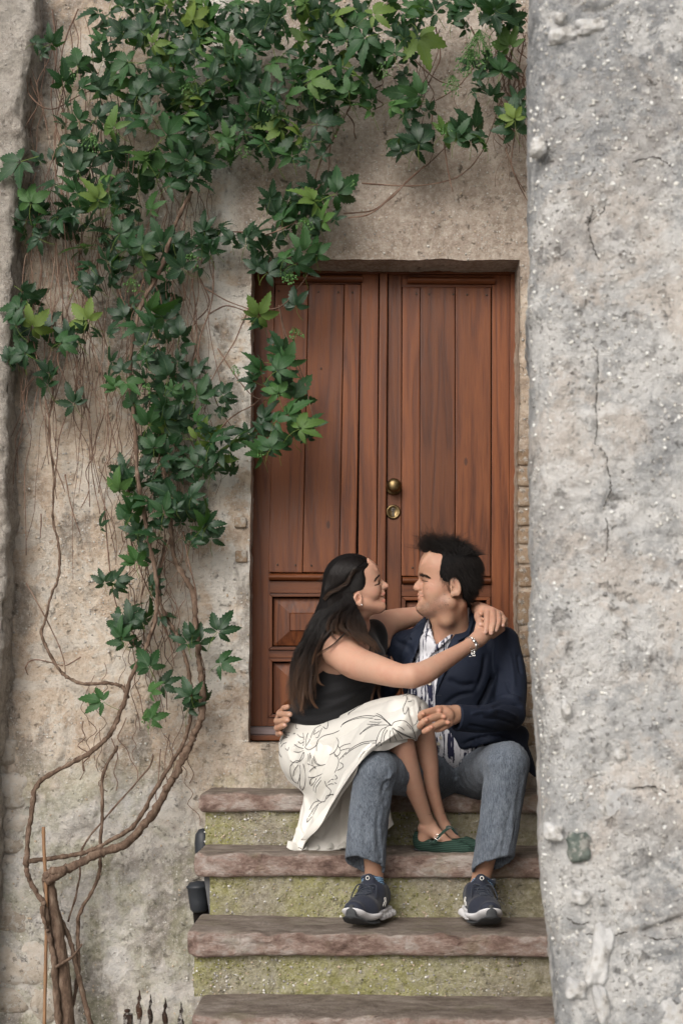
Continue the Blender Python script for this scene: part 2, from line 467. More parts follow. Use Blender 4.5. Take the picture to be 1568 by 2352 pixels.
gx = axis_lines(-2.3, 1.9, .0085, [DL, DR]); gz = axis_lines(0, 4.75, .0085, [DB, DT])
X, Z = np.meshgrid(gx, gz, indexing='ij')
D = disp_wall(X, Z)
# ragged but tight edge at the opening
lean = lambda z: (z-DB)*math.tan(math.radians(.45))
Xs = X+lean(Z)*np.exp(-((X-DL)/.12)**2)*.9+lean(Z)*np.exp(-((X-DR)/.12)**2)*.6
edge = np.where((Z > DB-.001) & (Z < DT+.001), 1, 0)
Xs = Xs+edge*.004*fbm(X*0, Z*0, Z, 22, 3, 77)*(np.abs(X-DL) < .02)+edge*.004*fbm(X*0, Z*0, Z, 22, 3, 78)*(np.abs(X-DR) < .02)
Zs = Z+.005*fbm(X, X*0, X*0, 18, 3, 79)*(np.abs(Z-DT) < .02)
Zs = Zs-.010*(X-DL)*(np.abs(Z-DT) < .3)*np.exp(-((Z-DT)/.1)**2)
V = np.stack([Xs, YF-D, Zs], -1).reshape(-1, 3); nz = len(gz)
I = np.arange(len(gx)*nz).reshape(len(gx), nz)
xc = (gx[1:]+gx[:-1])/2; zc = (gz[1:]+gz[:-1])/2; XC, ZC = np.meshgrid(xc, zc, indexing='ij')
hole = (XC > DL) & (XC < DR) & (ZC > DB) & (ZC < DT)
Fq = np.stack([I[:-1, :-1], I[1:, :-1], I[1:, 1:], I[:-1, 1:]], -1)[~hole]
# reveal faces: push the border of the opening back
iL, iR = np.argmin(abs(gx-DL)), np.argmin(abs(gx-DR)); jB, jT = np.argmin(abs(gz-DB)), np.argmin(abs(gz-DT))
ring = [I[i, jB] for i in range(iL, iR)]+[I[iR, j] for j in range(jB, jT)]+[I[i, jT] for i in range(iR, iL, -1)]+[I[iL, j] for j in range(jT, jB, -1)]
ring = np.array(ring); VV = [V]; prev = ring; base = len(V); FF = [Fq]
for s in range(1, 11):
    q = V[ring].copy(); q[:, 1] = YF-D.reshape(-1)[ring]*(1-s/10)+.0185*s
    jit = .0035*fbm(q[:, 0], q[:, 1], q[:, 2], 30, 3, 83)*min(s, 3)/3
    q[:, 0] += jit; q[:, 2] += .0035*fbm(q[:, 0], q[:, 1], q[:, 2], 30, 3, 85)*min(s, 3)/3
    cur = base+np.arange(len(ring)); VV.append(q); base += len(ring)
    FF.append(np.stack([prev, cur, np.roll(cur, -1), np.roll(prev, -1)], -1)); prev = cur
_PLV, _PLF = V, Fq
mk('plaster', np.concatenate(VV), np.concatenate(FF), M_facade, wall)

_ico = None
def aggregate(name, V, Fc, count, r0, r1, mats, parent, seed, mask=None, sink=.35, flat=.7):
    """grit and small pebbles standing out of a render surface: real little stones, too many to pick apart"""
    global _ico
    if _ico is None:
        bm = bmesh.new(); bmesh.ops.create_icosphere(bm, subdivisions=1, radius=1); _ico = (np.array([v.co[:] for v in bm.verts]), np.array([[l.vert.index for l in f.loops] for f in bm.faces])); bm.free()
    rg = np.random.RandomState(seed); C = V[Fc].mean(1); e1 = V[Fc[:, 1]]-V[Fc[:, 0]]; e2 = V[Fc[:, 3]]-V[Fc[:, 0]]; N = np.cross(e1, e2); A = np.linalg.norm(N, axis=1); N /= np.maximum(A, 1e-12)[:, None]
    N[N[:, 1] > 0] *= -1; w = A.copy()
    if mask is not None: w = w*mask(C)
    clus = .25+np.clip(fbm(C[:, 0], C[:, 1], C[:, 2], 6, 3, seed)+.2, 0, 1); w = w*clus; idx = rg.choice(len(Fc), count, p=w/w.sum()); iv, jf = _ico; k = len(iv)
    r = r0+(r1-r0)*rg.uniform(0, 1, count)**3.0; S = rg.uniform(.6, 1.25, (count, 3))*r[:, None]; S[:, 1] *= flat
    Q = iv[None]*S[:, None, :]*(1+.22*rg.normal(size=(count, k, 1)))
    a = rg.uniform(0, 6.28, count); c_, s_ = np.cos(a), np.sin(a); Q = np.stack([Q[..., 0]*c_[:, None]-Q[..., 2]*s_[:, None], Q[..., 1], Q[..., 0]*s_[:, None]+Q[..., 2]*c_[:, None]], -1)
    P0 = C[idx]+N[idx]*(r*(flat-sink))[:, None]; Q = Q+P0[:, None]
    FF = (jf[None]+(np.arange(count)*k)[:, None, None]).reshape(-1, 3)
    o = mk(name, Q.reshape(-1, 3), FF, None, parent, True, kind='stuff')
    for m_ in mats: o.data.materials.append(m_)
    o.data.polygons.foreach_set('material_index', np.repeat(rg.randint(0, len(mats), count), len(jf)).astype(np.int32)); return o
def flatmat(name, a, b):
    m = new_mat(name, .85, .3); n = NT(m); n.set(color=n.mix(n.noise(n.coord(), 120, 3, .6), a, b)); return m
M_p1 = flatmat('pale_grit', (.50, .48, .44), (.68, .66, .62)); M_p2 = flatmat('grey_grit', (.26, .245, .225), (.42, .40, .37)); M_p3 = flatmat('warm_grit', (.38, .29, .20), (.55, .46, .36)); M_p5 = flatmat('dark_grit', (.15, .145, .14), (.26, .25, .24)); M_p4 = flatmat('white_grit', (.55, .54, .52), (.68, .67, .65))
# ---- stones
def rock_mesh(sx, sy, sz, seed, p=5.0, rough=.12, sub=3):
    bm = bmesh.new(); bmesh.ops.create_cube(bm, size=2)
    bmesh.ops.subdivide_edges(bm, edges=bm.edges, cuts=sub+4, use_grid_fill=True)
    V = np.array([v.co[:] for v in bm.verts]); r = (np.abs(V)**p).sum(1)**(1/p); V = V/r[:, None]
    V = V*(1+rough*fbm(V[:, 0]+seed*3.1, V[:, 1], V[:, 2], 1.3, 3, seed)[:, None]+rough*.55*np.abs(fbm(V[:, 0]+seed, V[:, 1], V[:, 2], 3.4, 4, seed+9))[:, None])
    V = V*np.array([sx, sy, sz])/2
    me = bpy.data.meshes.new('stone')
    for v, c in zip(bm.verts, V): v.co = c
    bm.to_mesh(me); bm.free(); me.polygons.foreach_set('use_smooth', np.ones(len(me.polygons), bool)); return me
def stone_mat(name, a, b, c, sc=1):
    m = new_mat(name, .9, .3); n = NT(m); co = n.coord(); r = n.rand()
    t = n.math('ADD', n.noise(co, 14*sc, 6, .65, .5), n.math('MULTIPLY', n.math('SUBTRACT', r, .5), .22))
    col = n.ramp(t, [(.32, a), (.5, b), (.68, c)])
    lime = n.mr(n.noise(co, 26*sc, 7, .75), .50, .58)
    col = n.mix(n.math('MULTIPLY', lime, .7), col, (.52, .495, .455)); col = n.mix(n.mr(n.noise(co, 40*sc, 5, .7), .56, .66, 0, .6), col, (.09, .075, .06))
    return n.set(color=col, normal=n.bump(n.noise(co, 45*sc, 8, .78), 1.0, .014))
aggregate('plaster_grit', _PLV, _PLF, 9000, .0015, .0052, [M_p1, M_p2, M_p3], wall, 71, lambda C: ((C[:, 0] > -1.3) & (C[:, 0] < .7) & (C[:, 2] > .45) & (C[:, 2] < 4.3)).astype(float))
M_jamb = stone_mat('sandstone', (.20, .13, .08), (.33, .235, .155), (.40, .31, .23))
M_cornerstone = stone_mat('pale_limestone', (.33, .28, .225), (.48, .42, .35), (.58, .52, .455))
def stones(lst, d, mat, dep, parent, name='stone', proud=.012, seed=0):
    for i, (x0, y0, x1, y1) in enumerate(lst):
        c = W((x0+x1)/2, (y0+y1)/2, d); k = d/FP
        me = rock_mesh((x1-x0)*k, dep, (y1-y0)*k, seed+i, 7 if mat is M_jamb else 4.5, .08 if mat is M_jamb else .22)
        o = obj(name, me, mat); o.location = (c[0], c[1]+dep/2-proud, c[2]); o.rotation_euler = (0, random.uniform(-.03, .03), 0)
        adopt(o, wall)
stones([(1189, 1031, 1250, 1069), (1189, 1074, 1246, 1117), (1189, 1122, 1252, 1164), (1189, 1171, 1243, 1208), (1189, 1214, 1250, 1251),
        (1188, 1258, 1240, 1296), (1188, 1302, 1256, 1350), (1188, 1357, 1246, 1440), (1190, 1448, 1250, 1510), (1190, 1518, 1256, 1570), (1190, 1576, 1246, 1650), (1190, 1658, 1256, 1716)],
       5.2, M_jamb, .08, wall, proud=.007, seed=100)
stones([(540, 1265, 568, 1292), (538, 1188, 566, 1212)], 5.2, M_jamb, .05, wall, proud=.008, seed=130)
stones([(-60, 1700, 38, 1762), (-70, 1772, 66, 1862), (-40, 1868, 78, 1918), (-70, 1922, 60, 1962), (-60, 1966, 86, 2022), (-80, 2030, 78, 2152), (-50, 2160, 116, 2262),
        (-80, 2268, 60, 2330), (66, 2272, 150, 2352), (-60, 2336, 56, 2420), (205, 1790, 330, 1840), (150, 1865, 212, 1935), (90, 1800, 146, 1880), (152, 1655, 190, 1682),
        (196, 1815, 300, 1905), (268, 2250, 400, 2350)][:9], 5.185, M_cornerstone, .16, wall, proud=.006, seed=160)

# ---- projecting rough corner of the next house at the left border
def sheet_from(rows, mat, name, parent, nu, nv, dispf, nor=(0, -1, 0), smooth=True):
    """rows: list of lists of (px,py,d); bicubic through them"""
    G = net([[W(*p) for p in r] for r in rows], nu, nv)
    return G
def net(ctrl, nu, nv):
    A = [smooth_path(r, max(2, nu//(len(r)-1))) for r in ctrl]
    A = np.array(A)                                   # rows, U, 3
    cols = [smooth_path(list(A[:, i]), max(2, nv//(len(ctrl)-1))) for i in range(A.shape[1])]
    return np.array(cols).transpose(1, 0, 2)           # V, U, 3
def quads(nr, nc):
    I = np.arange(nr*nc).reshape(nr, nc)
    return np.stack([I[:-1, :-1], I[:-1, 1:], I[1:, 1:], I[1:, :-1]], -1).reshape(-1, 4)

M_corner = stucco('grey_rough_render', [(.34, (.20, .172, .145)), (.46, (.33, .29, .25)), (.56, (.44, .40, .355)), (.68, (.56, .52, .475))], bumpd=.02, pebble=.6)
prof = [(60, -140), (56, 0), (50, 60), (34, 120), (28, 190), (36, 250), (20, 310), (14, 380), (10, 460), (6, 560), (2, 700), (-4, 860), (-8, 1020), (-8, 1180), (-12, 1330), (-18, 1460), (-26, 1560), (-34, 1700), (-40, 1900), (-44, 2150), (-50, 2420)]
zz = np.linspace(W(0, 2420, 4.85)[2], W(0, -140, 4.85)[2], 420)
pz = np.array([W(p[0], p[1], 4.85)[2] for p in prof])[::-1]; px_ = np.array([W(p[0], p[1], 4.85)[0] for p in prof])[::-1]
ex = np.interp(zz, pz, px_); us = np.linspace(0, 1, 90); V = []; ex = ex-.010
for z, e in zip(zz, ex):
    for u in us:
        if u < .42:
            t = u/.42; x = e-.012*math.cos(t*1.57)*0; y = 5.24+CY-(5.24-5.07)*t
            x = e
        elif u < .5:
            t = (u-.42)/.08; x = e-.03*(1-math.cos(t*1.57)); y = 5.07+CY-.03*math.sin(t*1.57)
        else:
            t = (u-.5)/.5; x = e-.03-.9*t; y = 5.04+CY
        V.append((x, y, z))
V = np.array(V); nn = np.tile(np.where(us < .44, 1, 0), len(zz))
dd = .030*fbm(V[:, 0], V[:, 1], V[:, 2], 5, 4, 201)+.022*fbm(V[:, 0], V[:, 1], V[:, 2], 16, 5, 203)
V[:, 0] += np.where(nn > 0, dd, dd*.4); V[:, 1] -= np.where(nn > 0, 0, dd)
o = mk('neighbouring_wall', V, quads(len(zz), len(us)), M_corner)
tag(o, 'rough dark grey rendered wall edge at the far left behind the creeper', 'wall')

# ---- foreground wall end on the right (close to the camera, out of focus)
def extra_pillar(n, co, col):
    x, y, z = n.sep(co)[0:3]
    warm = n.mr(n.noise(co, 3.4, 7, .74, .5), .50, .58)
    col = n.mix(n.math('MULTIPLY', warm, .55), col, (.62, .53, .45))
    dk = n.mr(n.noise(co, 9, 7, .74), .55, .61)
    col = n.mix(n.math('MULTIPLY', dk, .6), col, (.17, .16, .15)); gz2 = n.mr(n.noise(co, 2.6, 7, .72), .47, .56); col = n.mix(n.math('MULTIPLY', gz2, .55), col, (.28, .288, .295)); wh = n.mr(n.noise(co, 4.3, 8, .76), .51, .56); col = n.mix(n.math('MULTIPLY', wh, .7), col, (.70, .685, .66))
    g = n.vor(co, 85); gc = n.sep(n.vor(co, 85, out='Color'))[1]
    on = n.math('MULTIPLY', n.mr(g, .16, .30, 1, 0), n.mr(gc, .60, .66))
    col = n.mix(n.math('MULTIPLY', on, .35), col, (.74, .72, .69))
    g2 = n.vor(co, 150); gc2 = n.sep(n.vor(co, 150, out='Color'))[1]
    on2 = n.math('MULTIPLY', n.mr(g2, .16, .34, 1, 0), n.mr(gc2, .55, .62))
    col = n.mix(n.math('MULTIPLY', on2, .25), col, (.70, .69, .67))
    return col
M_pillar = stucco('pale_grey_render', [(.36, (.20, .205, .21)), (.45, (.33, .335, .34)), (.53, (.50, .495, .485)), (.60, (.66, .645, .62)), (.68, (.78, .765, .735))], bumpd=.020, pebble=.20, sc=.62, lc=(.74, .73, .71), dc=(.19, .185, .18), da=.40, extra=extra_pillar)
pe = [(1216, -160), (1212.8, 0), (1219, 34), (1207.5, 67.7), (1214, 125), (1209.5, 203), (1211, 288), (1218, 355), (1218, 440), (1214, 508), (1218, 609), (1215, 665), (1202, 691), (1211, 728), (1215, 800),
      (1217, 965), (1213, 1135), (1216, 1304), (1213, 1405), (1215, 1490), (1223, 1592), (1236, 1705), (1239, 1850), (1234, 1964), (1241, 2044), (1248, 2115), (1260, 2157), (1262, 2206), (1266, 2303), (1273, 2351), (1280, 2500), (1290, 2900)]
DPL = 3.25
zz = np.linspace(W(0, 2900, DPL)[2], W(0, -160, DPL)[2], 620)
pz = np.array([W(p[0], p[1], DPL)[2] for p in pe])[::-1]; px_ = np.array([W(p[0], p[1], DPL)[0] for p in pe])[::-1]
ex = np.interp(zz, pz, px_)+.009; us = np.concatenate([np.linspace(0, .2, 40, endpoint=False), np.linspace(.2, .32, 22, endpoint=False), np.linspace(.32, 1, 150)]); V = []; FX = []
for z, e in zip(zz, ex):
    for u in us:
        if u < .2: t = u/.2; y = DPL+.62-.50*t; x = (e+.004*(1-t))*y/(DPL+.06)
        elif u < .32: t = (u-.2)/.12; x = e*(DPL+.12)/(DPL+.06)+.085*(1-math.cos(t*1.57)); y = DPL+.12-.12*math.sin(t*1.57); x = (e+.085*(1-math.cos(t*1.57)))*y/(DPL+.06)
        else: t = (u-.32)/.68; y = DPL-.10*t; x = (e+.085)*DPL/(DPL+.06)+1.15*t
        V.append((x, y+CY, z)); FX.append(u)
V = np.array(V); FX = np.array(FX)
a = .012*fbm(V[:, 0], V[:, 1], V[:, 2], 4, 4, 301)+.009*fbm(V[:, 0], V[:, 1], V[:, 2], 16, 4, 303)+.0065*fbm(V[:, 0], V[:, 1], V[:, 2], 55, 3, 305)
Pp = P_of(V)
# shallow hollows, cracks and lumps seen on its face
for pts, w, am in [([(1360, 430), (1368, 470), (1355, 520), (1362, 590), (1370, 700), (1372, 840), (1370, 930), (1372, 1020), (1392, 1060), (1398, 1110), (1390, 1155), (1375, 1215)], 3.0, -.007),
                   ([(1378, 475), (1395, 455)], 3, -.006), ([(1300, 2150), (1340, 2140)], 5, -.008), ([(1430, 1815), (1500, 1812), (1520, 1840)], 5, -.010), ([(1480, 2140), (1560, 2110)], 6, -.02),
                   ([(1340, 20), (1380, 22), (1420, 0)], 5, -.012), ([(1470, 520), (1490, 545)], 9, -.012), ([(1400, 1150), (1440, 1155)], 12, -.008)]:
    dd_, t_ = polydist(Pp[:, :2], pts); a = a+am*np.exp(-(dd_/w)**2)
bul = np.exp(-(((Pp[:, 0]-1450)/70)**2+((Pp[:, 1]-1910)/110)**2)**2); a = a+bul*(.018+.02*fbm(V[:, 0], V[:, 1], V[:, 2], 14, 4, 311))
a = a+sstep(1700, 2200, Pp[:, 1])*.012*fbm(V[:, 0], V[:, 1], V[:, 2], 9, 4, 313)
sidew = np.clip(1-(FX-.2)/.12, 0, 1)
V[:, 0] -= a*sidew*.8; V[:, 1] -= a*(1-sidew)
o = mk('rendered_wall', V, quads(len(zz), len(us)), M_pillar)
tag(o, 'pale grey pebbly wall end filling the right side, blurred and close to the viewer', 'wall'); PILLAR = o
aggregate('wall_grit', V, quads(len(zz), len(us)), 7000, .0012, .0055, [M_p2, M_p2, M_p1, M_p5, M_p4], PILLAR, 81, lambda C: ((C[:, 2] > .85) & (C[:, 2] < 3.4) & (C[:, 0] < .85) & (C[:, 1] < DPL+.09+CY)).astype(float), .42, .55)
M_pst = stone_mat('white_limestone', (.44, .435, .43), (.62, .615, .605), (.74, .73, .71), .6)
M_green = stone_mat('greenish_slate', (.07, .09, .08), (.14, .17, .15), (.20, .23, .20))
def pstone(pts, mat=M_pst, lab=None, dep=.05, proud=.016):
    x0, y0, x1, y1 = pts; c = W((x0+x1)/2, (y0+y1)/2, DPL-.01); k = DPL/FP
    me = rock_mesh((x1-x0)*k*1.1, dep, (y1-y0)*k*1.1, int(x0+y0), 3.4, .42, 6)
    s = obj('stone', me, mat, label=lab); s.location = (c[0], c[1]+dep/2-proud, c[2]); s.rotation_euler = (0, random.uniform(-.3, .3), 0); adopt(s, PILLAR)
for q in [(1398, 1822, 1490, 2030), (1330, 38, 1396, 72), (1265, 58, 1318, 90), (1275, 24, 1300, 48), (1360, 2140, 1402, 2260), (1370, 2270, 1400, 2352), (1318, 2050, 1352, 2076), (1256, 1896, 1292, 1930),
          (1400, 150, 1424, 166), (1510, 2240, 1600, 2420), (1378, 1850, 1392, 1878), (1412, 1716, 1436, 1752), (1378, 2060, 1388, 2080), (1305, 2255, 1345, 2295), (1222, 312, 1250, 348), (1560, 1940, 1640, 2010), (1292, 1610, 1312, 1645)]:
    pstone(q, proud=.004)
pstone((1308, 1918, 1350, 1978), M_green, 'dark green slate set in the wall', proud=.010)
_pb = BVHTree.FromPolygons([tuple(v) for v in V], [tuple(map(int, f)) for f in quads(len(zz), len(us))])
M_crack = new_mat('crack_shade', .95, .1, (.045, .040, .035))  # near-black tubes paint the shade inside cracks onto the wall face
for cp in ([(1368, 470), (1352, 512), (1360, 560), (1378, 600)], [(1352, 512), (1382, 486), (1392, 470)], [(1362, 796), (1374, 840), (1370, 900), (1369, 985), (1366, 1020)], [(1372, 1022), (1392, 1050), (1394, 1076), (1402, 1100), (1400, 1128), (1392, 1150), (1386, 1170)],
           [(1392, 1190), (1396, 1230), (1388, 1290)], [(1450, 372), (1500, 360), (1540, 380)], [(1300, 2110), (1330, 2124), (1352, 2118)], [(1450, 1812), (1490, 1806), (1530, 1820)], [(1345, 2146), (1400, 2152), (1440, 2140)], [(1480, 2150), (1520, 2160), (1568, 2150)]):
    rg_ = np.random.RandomState(int(cp[0][0])); Q = []
    for p in smooth_path(cp, 9):
        x, y = p[0]+rg_.normal()*1.3, p[1]+rg_.normal()*1.3; q_ = WV(x, y, 2.0)-Vector((0, CY, CZ)); h = _pb.ray_cast(Vector((0, CY, CZ)), q_.normalized(), 9)[0]
        if h is not None: Q.append(h+Vector((0, .0006, 0)))
    mb = MB(); mb.tube(Q, [rg_.uniform(.0008, .0026) for _ in Q], 5); mb.build('crack', M_crack, PILLAR, True)
# wall running back beside the stair, behind the foreground end
SX0 = .80
yy = np.linspace(DPL+.45+CY, 5.3+CY, 60); zz = np.linspace(0, 4.6, 140)
Y, Z = np.meshgrid(yy, zz, indexing='ij'); dd = .012*fbm(Y, Y*0, Z, 6, 4, 401)
V = np.stack([SX0-dd, Y, Z], -1).reshape(-1, 3)
o = mk('stair_side_wall', V, quads(len(yy), len(zz)), M_corner); tag(o, 'rough rendered wall closing the stair behind the foreground wall end', 'wall')

# ---- stone stair
def extra_moss(n, co, col):
    x, y, z = n.sep(co)[0:3]
    w = n.noise(co, 3.0, 5, .62); w2 = n.noise(co, 22, 5, .65)
    m = n.math('MULTIPLY', n.mr(w, .34, .54), n.mr(x, .50, .12, .30, 1))
    m = n.math('MULTIPLY', m, n.mr(w2, .28, .62, .45, 1))
    col = n.mix(n.math('MULTIPLY', m, .85), col, (.38, .37, .125))
    return col
M_riser = stucco('mossy_stucco', [(.36, (.22, .19, .14)), (.46, (.34, .30, .225)), (.55, (.43, .39, .30)), (.66, (.52, .485, .40))], bumpd=.022, pebble=.3, extra=extra_moss)
m = new_mat('porphyry', .8, .35); n = NT(m); co = n.coord('Object', (1, 1, 1.7)); gm = n.n.new('ShaderNodeNewGeometry'); nzv = n.sep(gm.outputs['Normal'])[2]
t = n.math('ADD', n.math('MULTIPLY', n.noise(co, 8, 8, .70, .3), .75), n.math('MULTIPLY', n.noise(co, 55, 5, .75), .25)); face = n.ramp(t, [(.36, (.125, .078, .062)), (.44, (.25, .165, .134)), (.50, (.35, .255, .213)), (.56, (.445, .365, .322)), (.66, (.57, .52, .48))])
ct = n.coord('Object', (.85, 1.2, 1)); top = n.ramp(n.noise(ct, 11, 9, .74, .3), [(.34, (.14, .108, .085)), (.5, (.25, .20, .165)), (.64, (.36, .305, .26))])
col = n.mix(n.mr(nzv, .45, .8), face, top)
ms = n.math('MULTIPLY', n.mr(n.noise(n.coord(), 7, 5, .65), .54, .66), .30); col = n.mix(ms, col, (.20, .18, .09))
n.set(color=col, normal=n.bump(n.noise(co, 30, 8, .76, .4), 1.0, .026), rough=n.mr(t, .3, .7, .7, .9)); M_slab = m

M_moss = flatmat('mossy_grit', (.16, .165, .05), (.26, .25, .10))
stair = thing('stone_stair', 'worn stair with pinkish stone treads and mossy rendered risers leading to the door', 'stair', (0, -.6, 0))
hD, hC, hB, hA = .255, .434, .636, .829
STEP = [  # tread height, slab front d, riser face d, slab left px (at front), riser left px, thickness, next riser d (back)
    (CZ-hD, 4.835, 4.865, 457, 472, .068, 5.215), (CZ-hC, 4.535, 4.565, 444, 482, .075, 4.88), (CZ-hB, 4.215, 4.255, 428, 446, .072, 4.58), (CZ-hA, 3.945, 3.985, 437, 452, .075, 4.27)]
for i, (z, df, dr, pl, prl, th, db) in enumerate(STEP):
    xl = (pl-784)*df/FP; xr = SX0-.01; y0, y1 = df+CY, db+.03+CY
    s = SDF(); c = ((xl+xr)/2, (y0+y1)/2, z-th/2); hh = ((xr-xl)/2, (y1-y0)/2, th/2)
    s.box(c, hh, rad=.016)
    # bevelled front left corner as worn on the lower steps
    if i: s.box((xl-.012, y0-.01, z-th/2), (.07, .045, th), rotm(0, 0, -38), .005, .01, '-')
    sd = i*7
    def nf(P, sd=sd, z=z, th=th, y0=y0):
        X, Y, Z = P[..., 0], P[..., 1], P[..., 2]
        front = sstep(y0+.06, y0+.005, Y)
        r = .005*fbm(X, Y, Z*2.2, 7, 3, 501+sd)*(.3+front)+.013*fbm(X*.8, Y, Z*1.8, 30, 4, 503+sd)*front*sstep(z-th+.004, z-th+.018, Z)+.002*fbm(X, Y, Z, 30, 2, 507+sd)
        tilt = .004*fbm(X, X*0, X*0, 2.2, 2, 509+sd)
        return r+tilt
    s.fn(nf, (xl-.1, y0-.1, z-th-.1), (xr+.1, y1+.1, z+.1), op='d')
    V, Fc = s.mesh((xl-.03, y0-.03, z-th-.03), (xr+.03, y1+.02, z+.02), .0068)
    V[:, 2] += (V[:, 0]+.1)*-.004
    mk('tread', V, Fc, M_slab, stair)
    # riser block
    zb = STEP[i+1][0] if i < 3 else z-.32; xl = (prl-784)*dr/FP; zt = z-th+.006
    nx_, nz_ = 210, 40; us_ = np.linspace(0, 1, nx_+26); V = []
    for zz_ in np.linspace(zb-.004, zt, nz_):
        for k, u in enumerate(us_):
            if k < 26: x = xl; y = db+.02+CY-(db+.02-dr)*(k/26)
            else: x = xl+(xr-xl)*(k-26)/(nx_-1); y = dr+CY
            V.append((x, y, zz_))
    V = np.array(V); side = np.tile(np.arange(len(us_)) < 26, nz_)
    dd = .007*fbm(V[:, 0], V[:, 1], V[:, 2], 8, 4, 521+sd)+.0085*fbm(V[:, 0], V[:, 1], V[:, 2], 36, 4, 523+sd)
    V[:, 0] -= np.where(side, dd, 0); V[:, 1] -= np.where(side, 0, dd)
    mk('riser', V, quads(nz_, len(us_)), M_riser, stair)
    aggregate('riser_grit', V, quads(nz_, len(us_)), 1500, .0012, .0048, [M_p2, M_p3, M_p2, M_p1, M_moss, M_moss], stair, 600+i, lambda C: (C[:, 0] < .55).astype(float))
# masonry under the lowest tread shown
mb = MB(); mb.box(((470-784)*4.0/FP, 4.0+CY, 0), (SX0-.02, 5.1+CY, STEP[3][0]-.33)); mb.build('footing', M_riser, stair)
mb = MB(); a = W(466, 2012, 4.62); b = W(486, 2118, 4.60)
mb.hexa([W(484, 2120, 4.60), W(490, 2120, 4.60), W(487, 2008, 4.60), W(467, 2008, 4.60), W(484, 2120, 4.80), W(490, 2120, 4.80), W(487, 2008, 4.80), W(467, 2008, 4.80)])
M_slate = new_mat('grey_board', .8, .3, (.10, .10, .105)); mb.build('side_board', M_slate, stair)
mb = MB(); mb.hexa([W(446, 2128, 4.79), W(486, 2128, 4.79), W(486, 2074, 4.79), W(440, 2060, 4.79), W(446, 2128, 5.1), W(486, 2128, 5.1), W(486, 2074, 5.1), W(440, 2060, 5.1)]); mb.build('void_shade_block', new_mat('void_shade_black', .95, .1, (.012, .010, .009)), stair)  # solid near-black block; its colour paints the shade of an open void

# ground
m = new_mat('cobble_dust', .95, .2); n = NT(m); n.set(color=n.ramp(n.noise(n.coord(), 3, 6), [(.3, (.30, .285, .26)), (.7, (.44, .42, .39))])); M_ground = m
o = mk('ground', [(-60, -60, 0), (60, -60, 0), (60, 60, 0), (-60, 60, 0)], [(0, 1, 2, 3)], M_ground, smooth=False); o['kind'] = 'structure'

# ================================================================== DOOR
def wood(name, a, b, c, vertical=True, rough=.44):
    m = new_mat(name, rough, .32); n = NT(m); r = n.rand()
    sc = (1, 1, .055) if vertical else (.055, 1, 1)
    cm = n.n.new('ShaderNodeTexCoord'); mp = n.n.new('ShaderNodeMapping'); mp.inputs['Scale'].default_value = sc
    ad = n.n.new('ShaderNodeVectorMath'); ad.operation = 'ADD'; cb = n.n.new('ShaderNodeCombineXYZ')
    n.l.new(n.math('MULTIPLY', r, 13.0), cb.inputs[0]); n.l.new(n.math('MULTIPLY', r, 7.0), cb.inputs[2])
    n.l.new(cm.outputs['Object'], ad.inputs[0]); n.l.new(cb.outputs[0], ad.inputs[1]); n.l.new(ad.outputs[0], mp.inputs[0]); co = mp.outputs[0]
    w = n.noise(co, 7, 3, .5, .2); ring = n.math('FRACT', n.math('MULTIPLY', w, 11.0)); ringm = n.math('MULTIPLY', n.mr(ring, 0, .35, 0, 1), n.mr(ring, .6, 1, 1, .15))
    fib = n.noise(co, 160, 3, .7); blot = n.noise(co, 5, 4, .6)
    col = n.ramp(n.math('ADD', n.math('MULTIPLY', ringm, .30), n.math('MULTIPLY', fib, .70)), [(.22, a), (.52, b), (.80, c)])
    col = n.mix(n.mr(blot, .38, .62, .0, .40), col, tuple(x*.6 for x in b))
    tone = n.math('MULTIPLY_ADD', r, .45) if False else n.mr(r, 0, 1, .78, 1.18, False)
    mm = n.n.new('ShaderNodeVectorMath'); mm.operation = 'SCALE'; n.l.new(col, mm.inputs[0]); n.l.new(tone, mm.inputs['Scale'])
    kn = n.vor(n.coord('Object', (1, 1, .45)), 7.0); knm = n.mr(kn, .035, .06, 1, 0)
    col = n.mix(n.math('MULTIPLY', knm, .7), mm.outputs[0], (.03, .012, .008))
    return n.set(color=col, rough=n.mr(fib, .3, .7, rough-.06, rough+.14), normal=n.bump(n.math('ADD', fib, n.math('MULTIPLY', ringm, .3)), .35, .0016))
M_wv = wood('varnished_wood_upright', (.056, .0145, .0050), (.128, .0370, .0112), (.190, .0600, .0180))
M_wh = wood('varnished_wood_level', (.056, .0145, .0050), (.128, .0370, .0112), (.190, .0600, .0180), False)
m = wood('weathered_sill_wood', (.09, .06, .055), (.19, .14, .135), (.28, .22, .22), False, .5); M_sillw = m
M_dark = new_mat('shadow_gap_wood', .8, .2, (.012, .007, .005))
M_brass = new_mat('aged_brass', .42, .5, (.30, .21, .10)); M_brass.node_tree.nodes['Principled BSDF'].inputs['Metallic'].default_value = 1
n = NT(M_brass); n.set(color=n.ramp(n.noise(n.coord(), 60, 4), [(.3, (.10, .068, .032)), (.7, (.28, .20, .10))]))
M_steel = new_mat('dull_steel', .6, .4, (.10, .085, .07)); M_steel.node_tree.nodes['Principled BSDF'].inputs['Metallic'].default_value = 1
M_rust = new_mat('rusted_iron', .75, .3, (.05, .03, .022))

door = thing('wooden_door', 'reddish brown double wooden door with upright planks and brass knob', 'door', WV(874, 1703, 5.35))
DD = 5.35
def dq(tl, tr, br, bl, f, b, mat, name='plank', bev=.0015, parent=door):
    """board with four corners on the survey grid; f/b depth of face/back"""
    mb = MB(); mb.hexa([W(*bl, f), W(*br, f), W(*tr, f), W(*tl, f), Wb(bl, f, b), Wb(br, f, b), Wb(tr, f, b), Wb(tl, f, b)])
    o = mb.build(name, mat, parent, bevel=bev); return o
def Wb(p, f, b):
    q = W(p[0], p[1], f); return (q[0], CY+b, q[2])
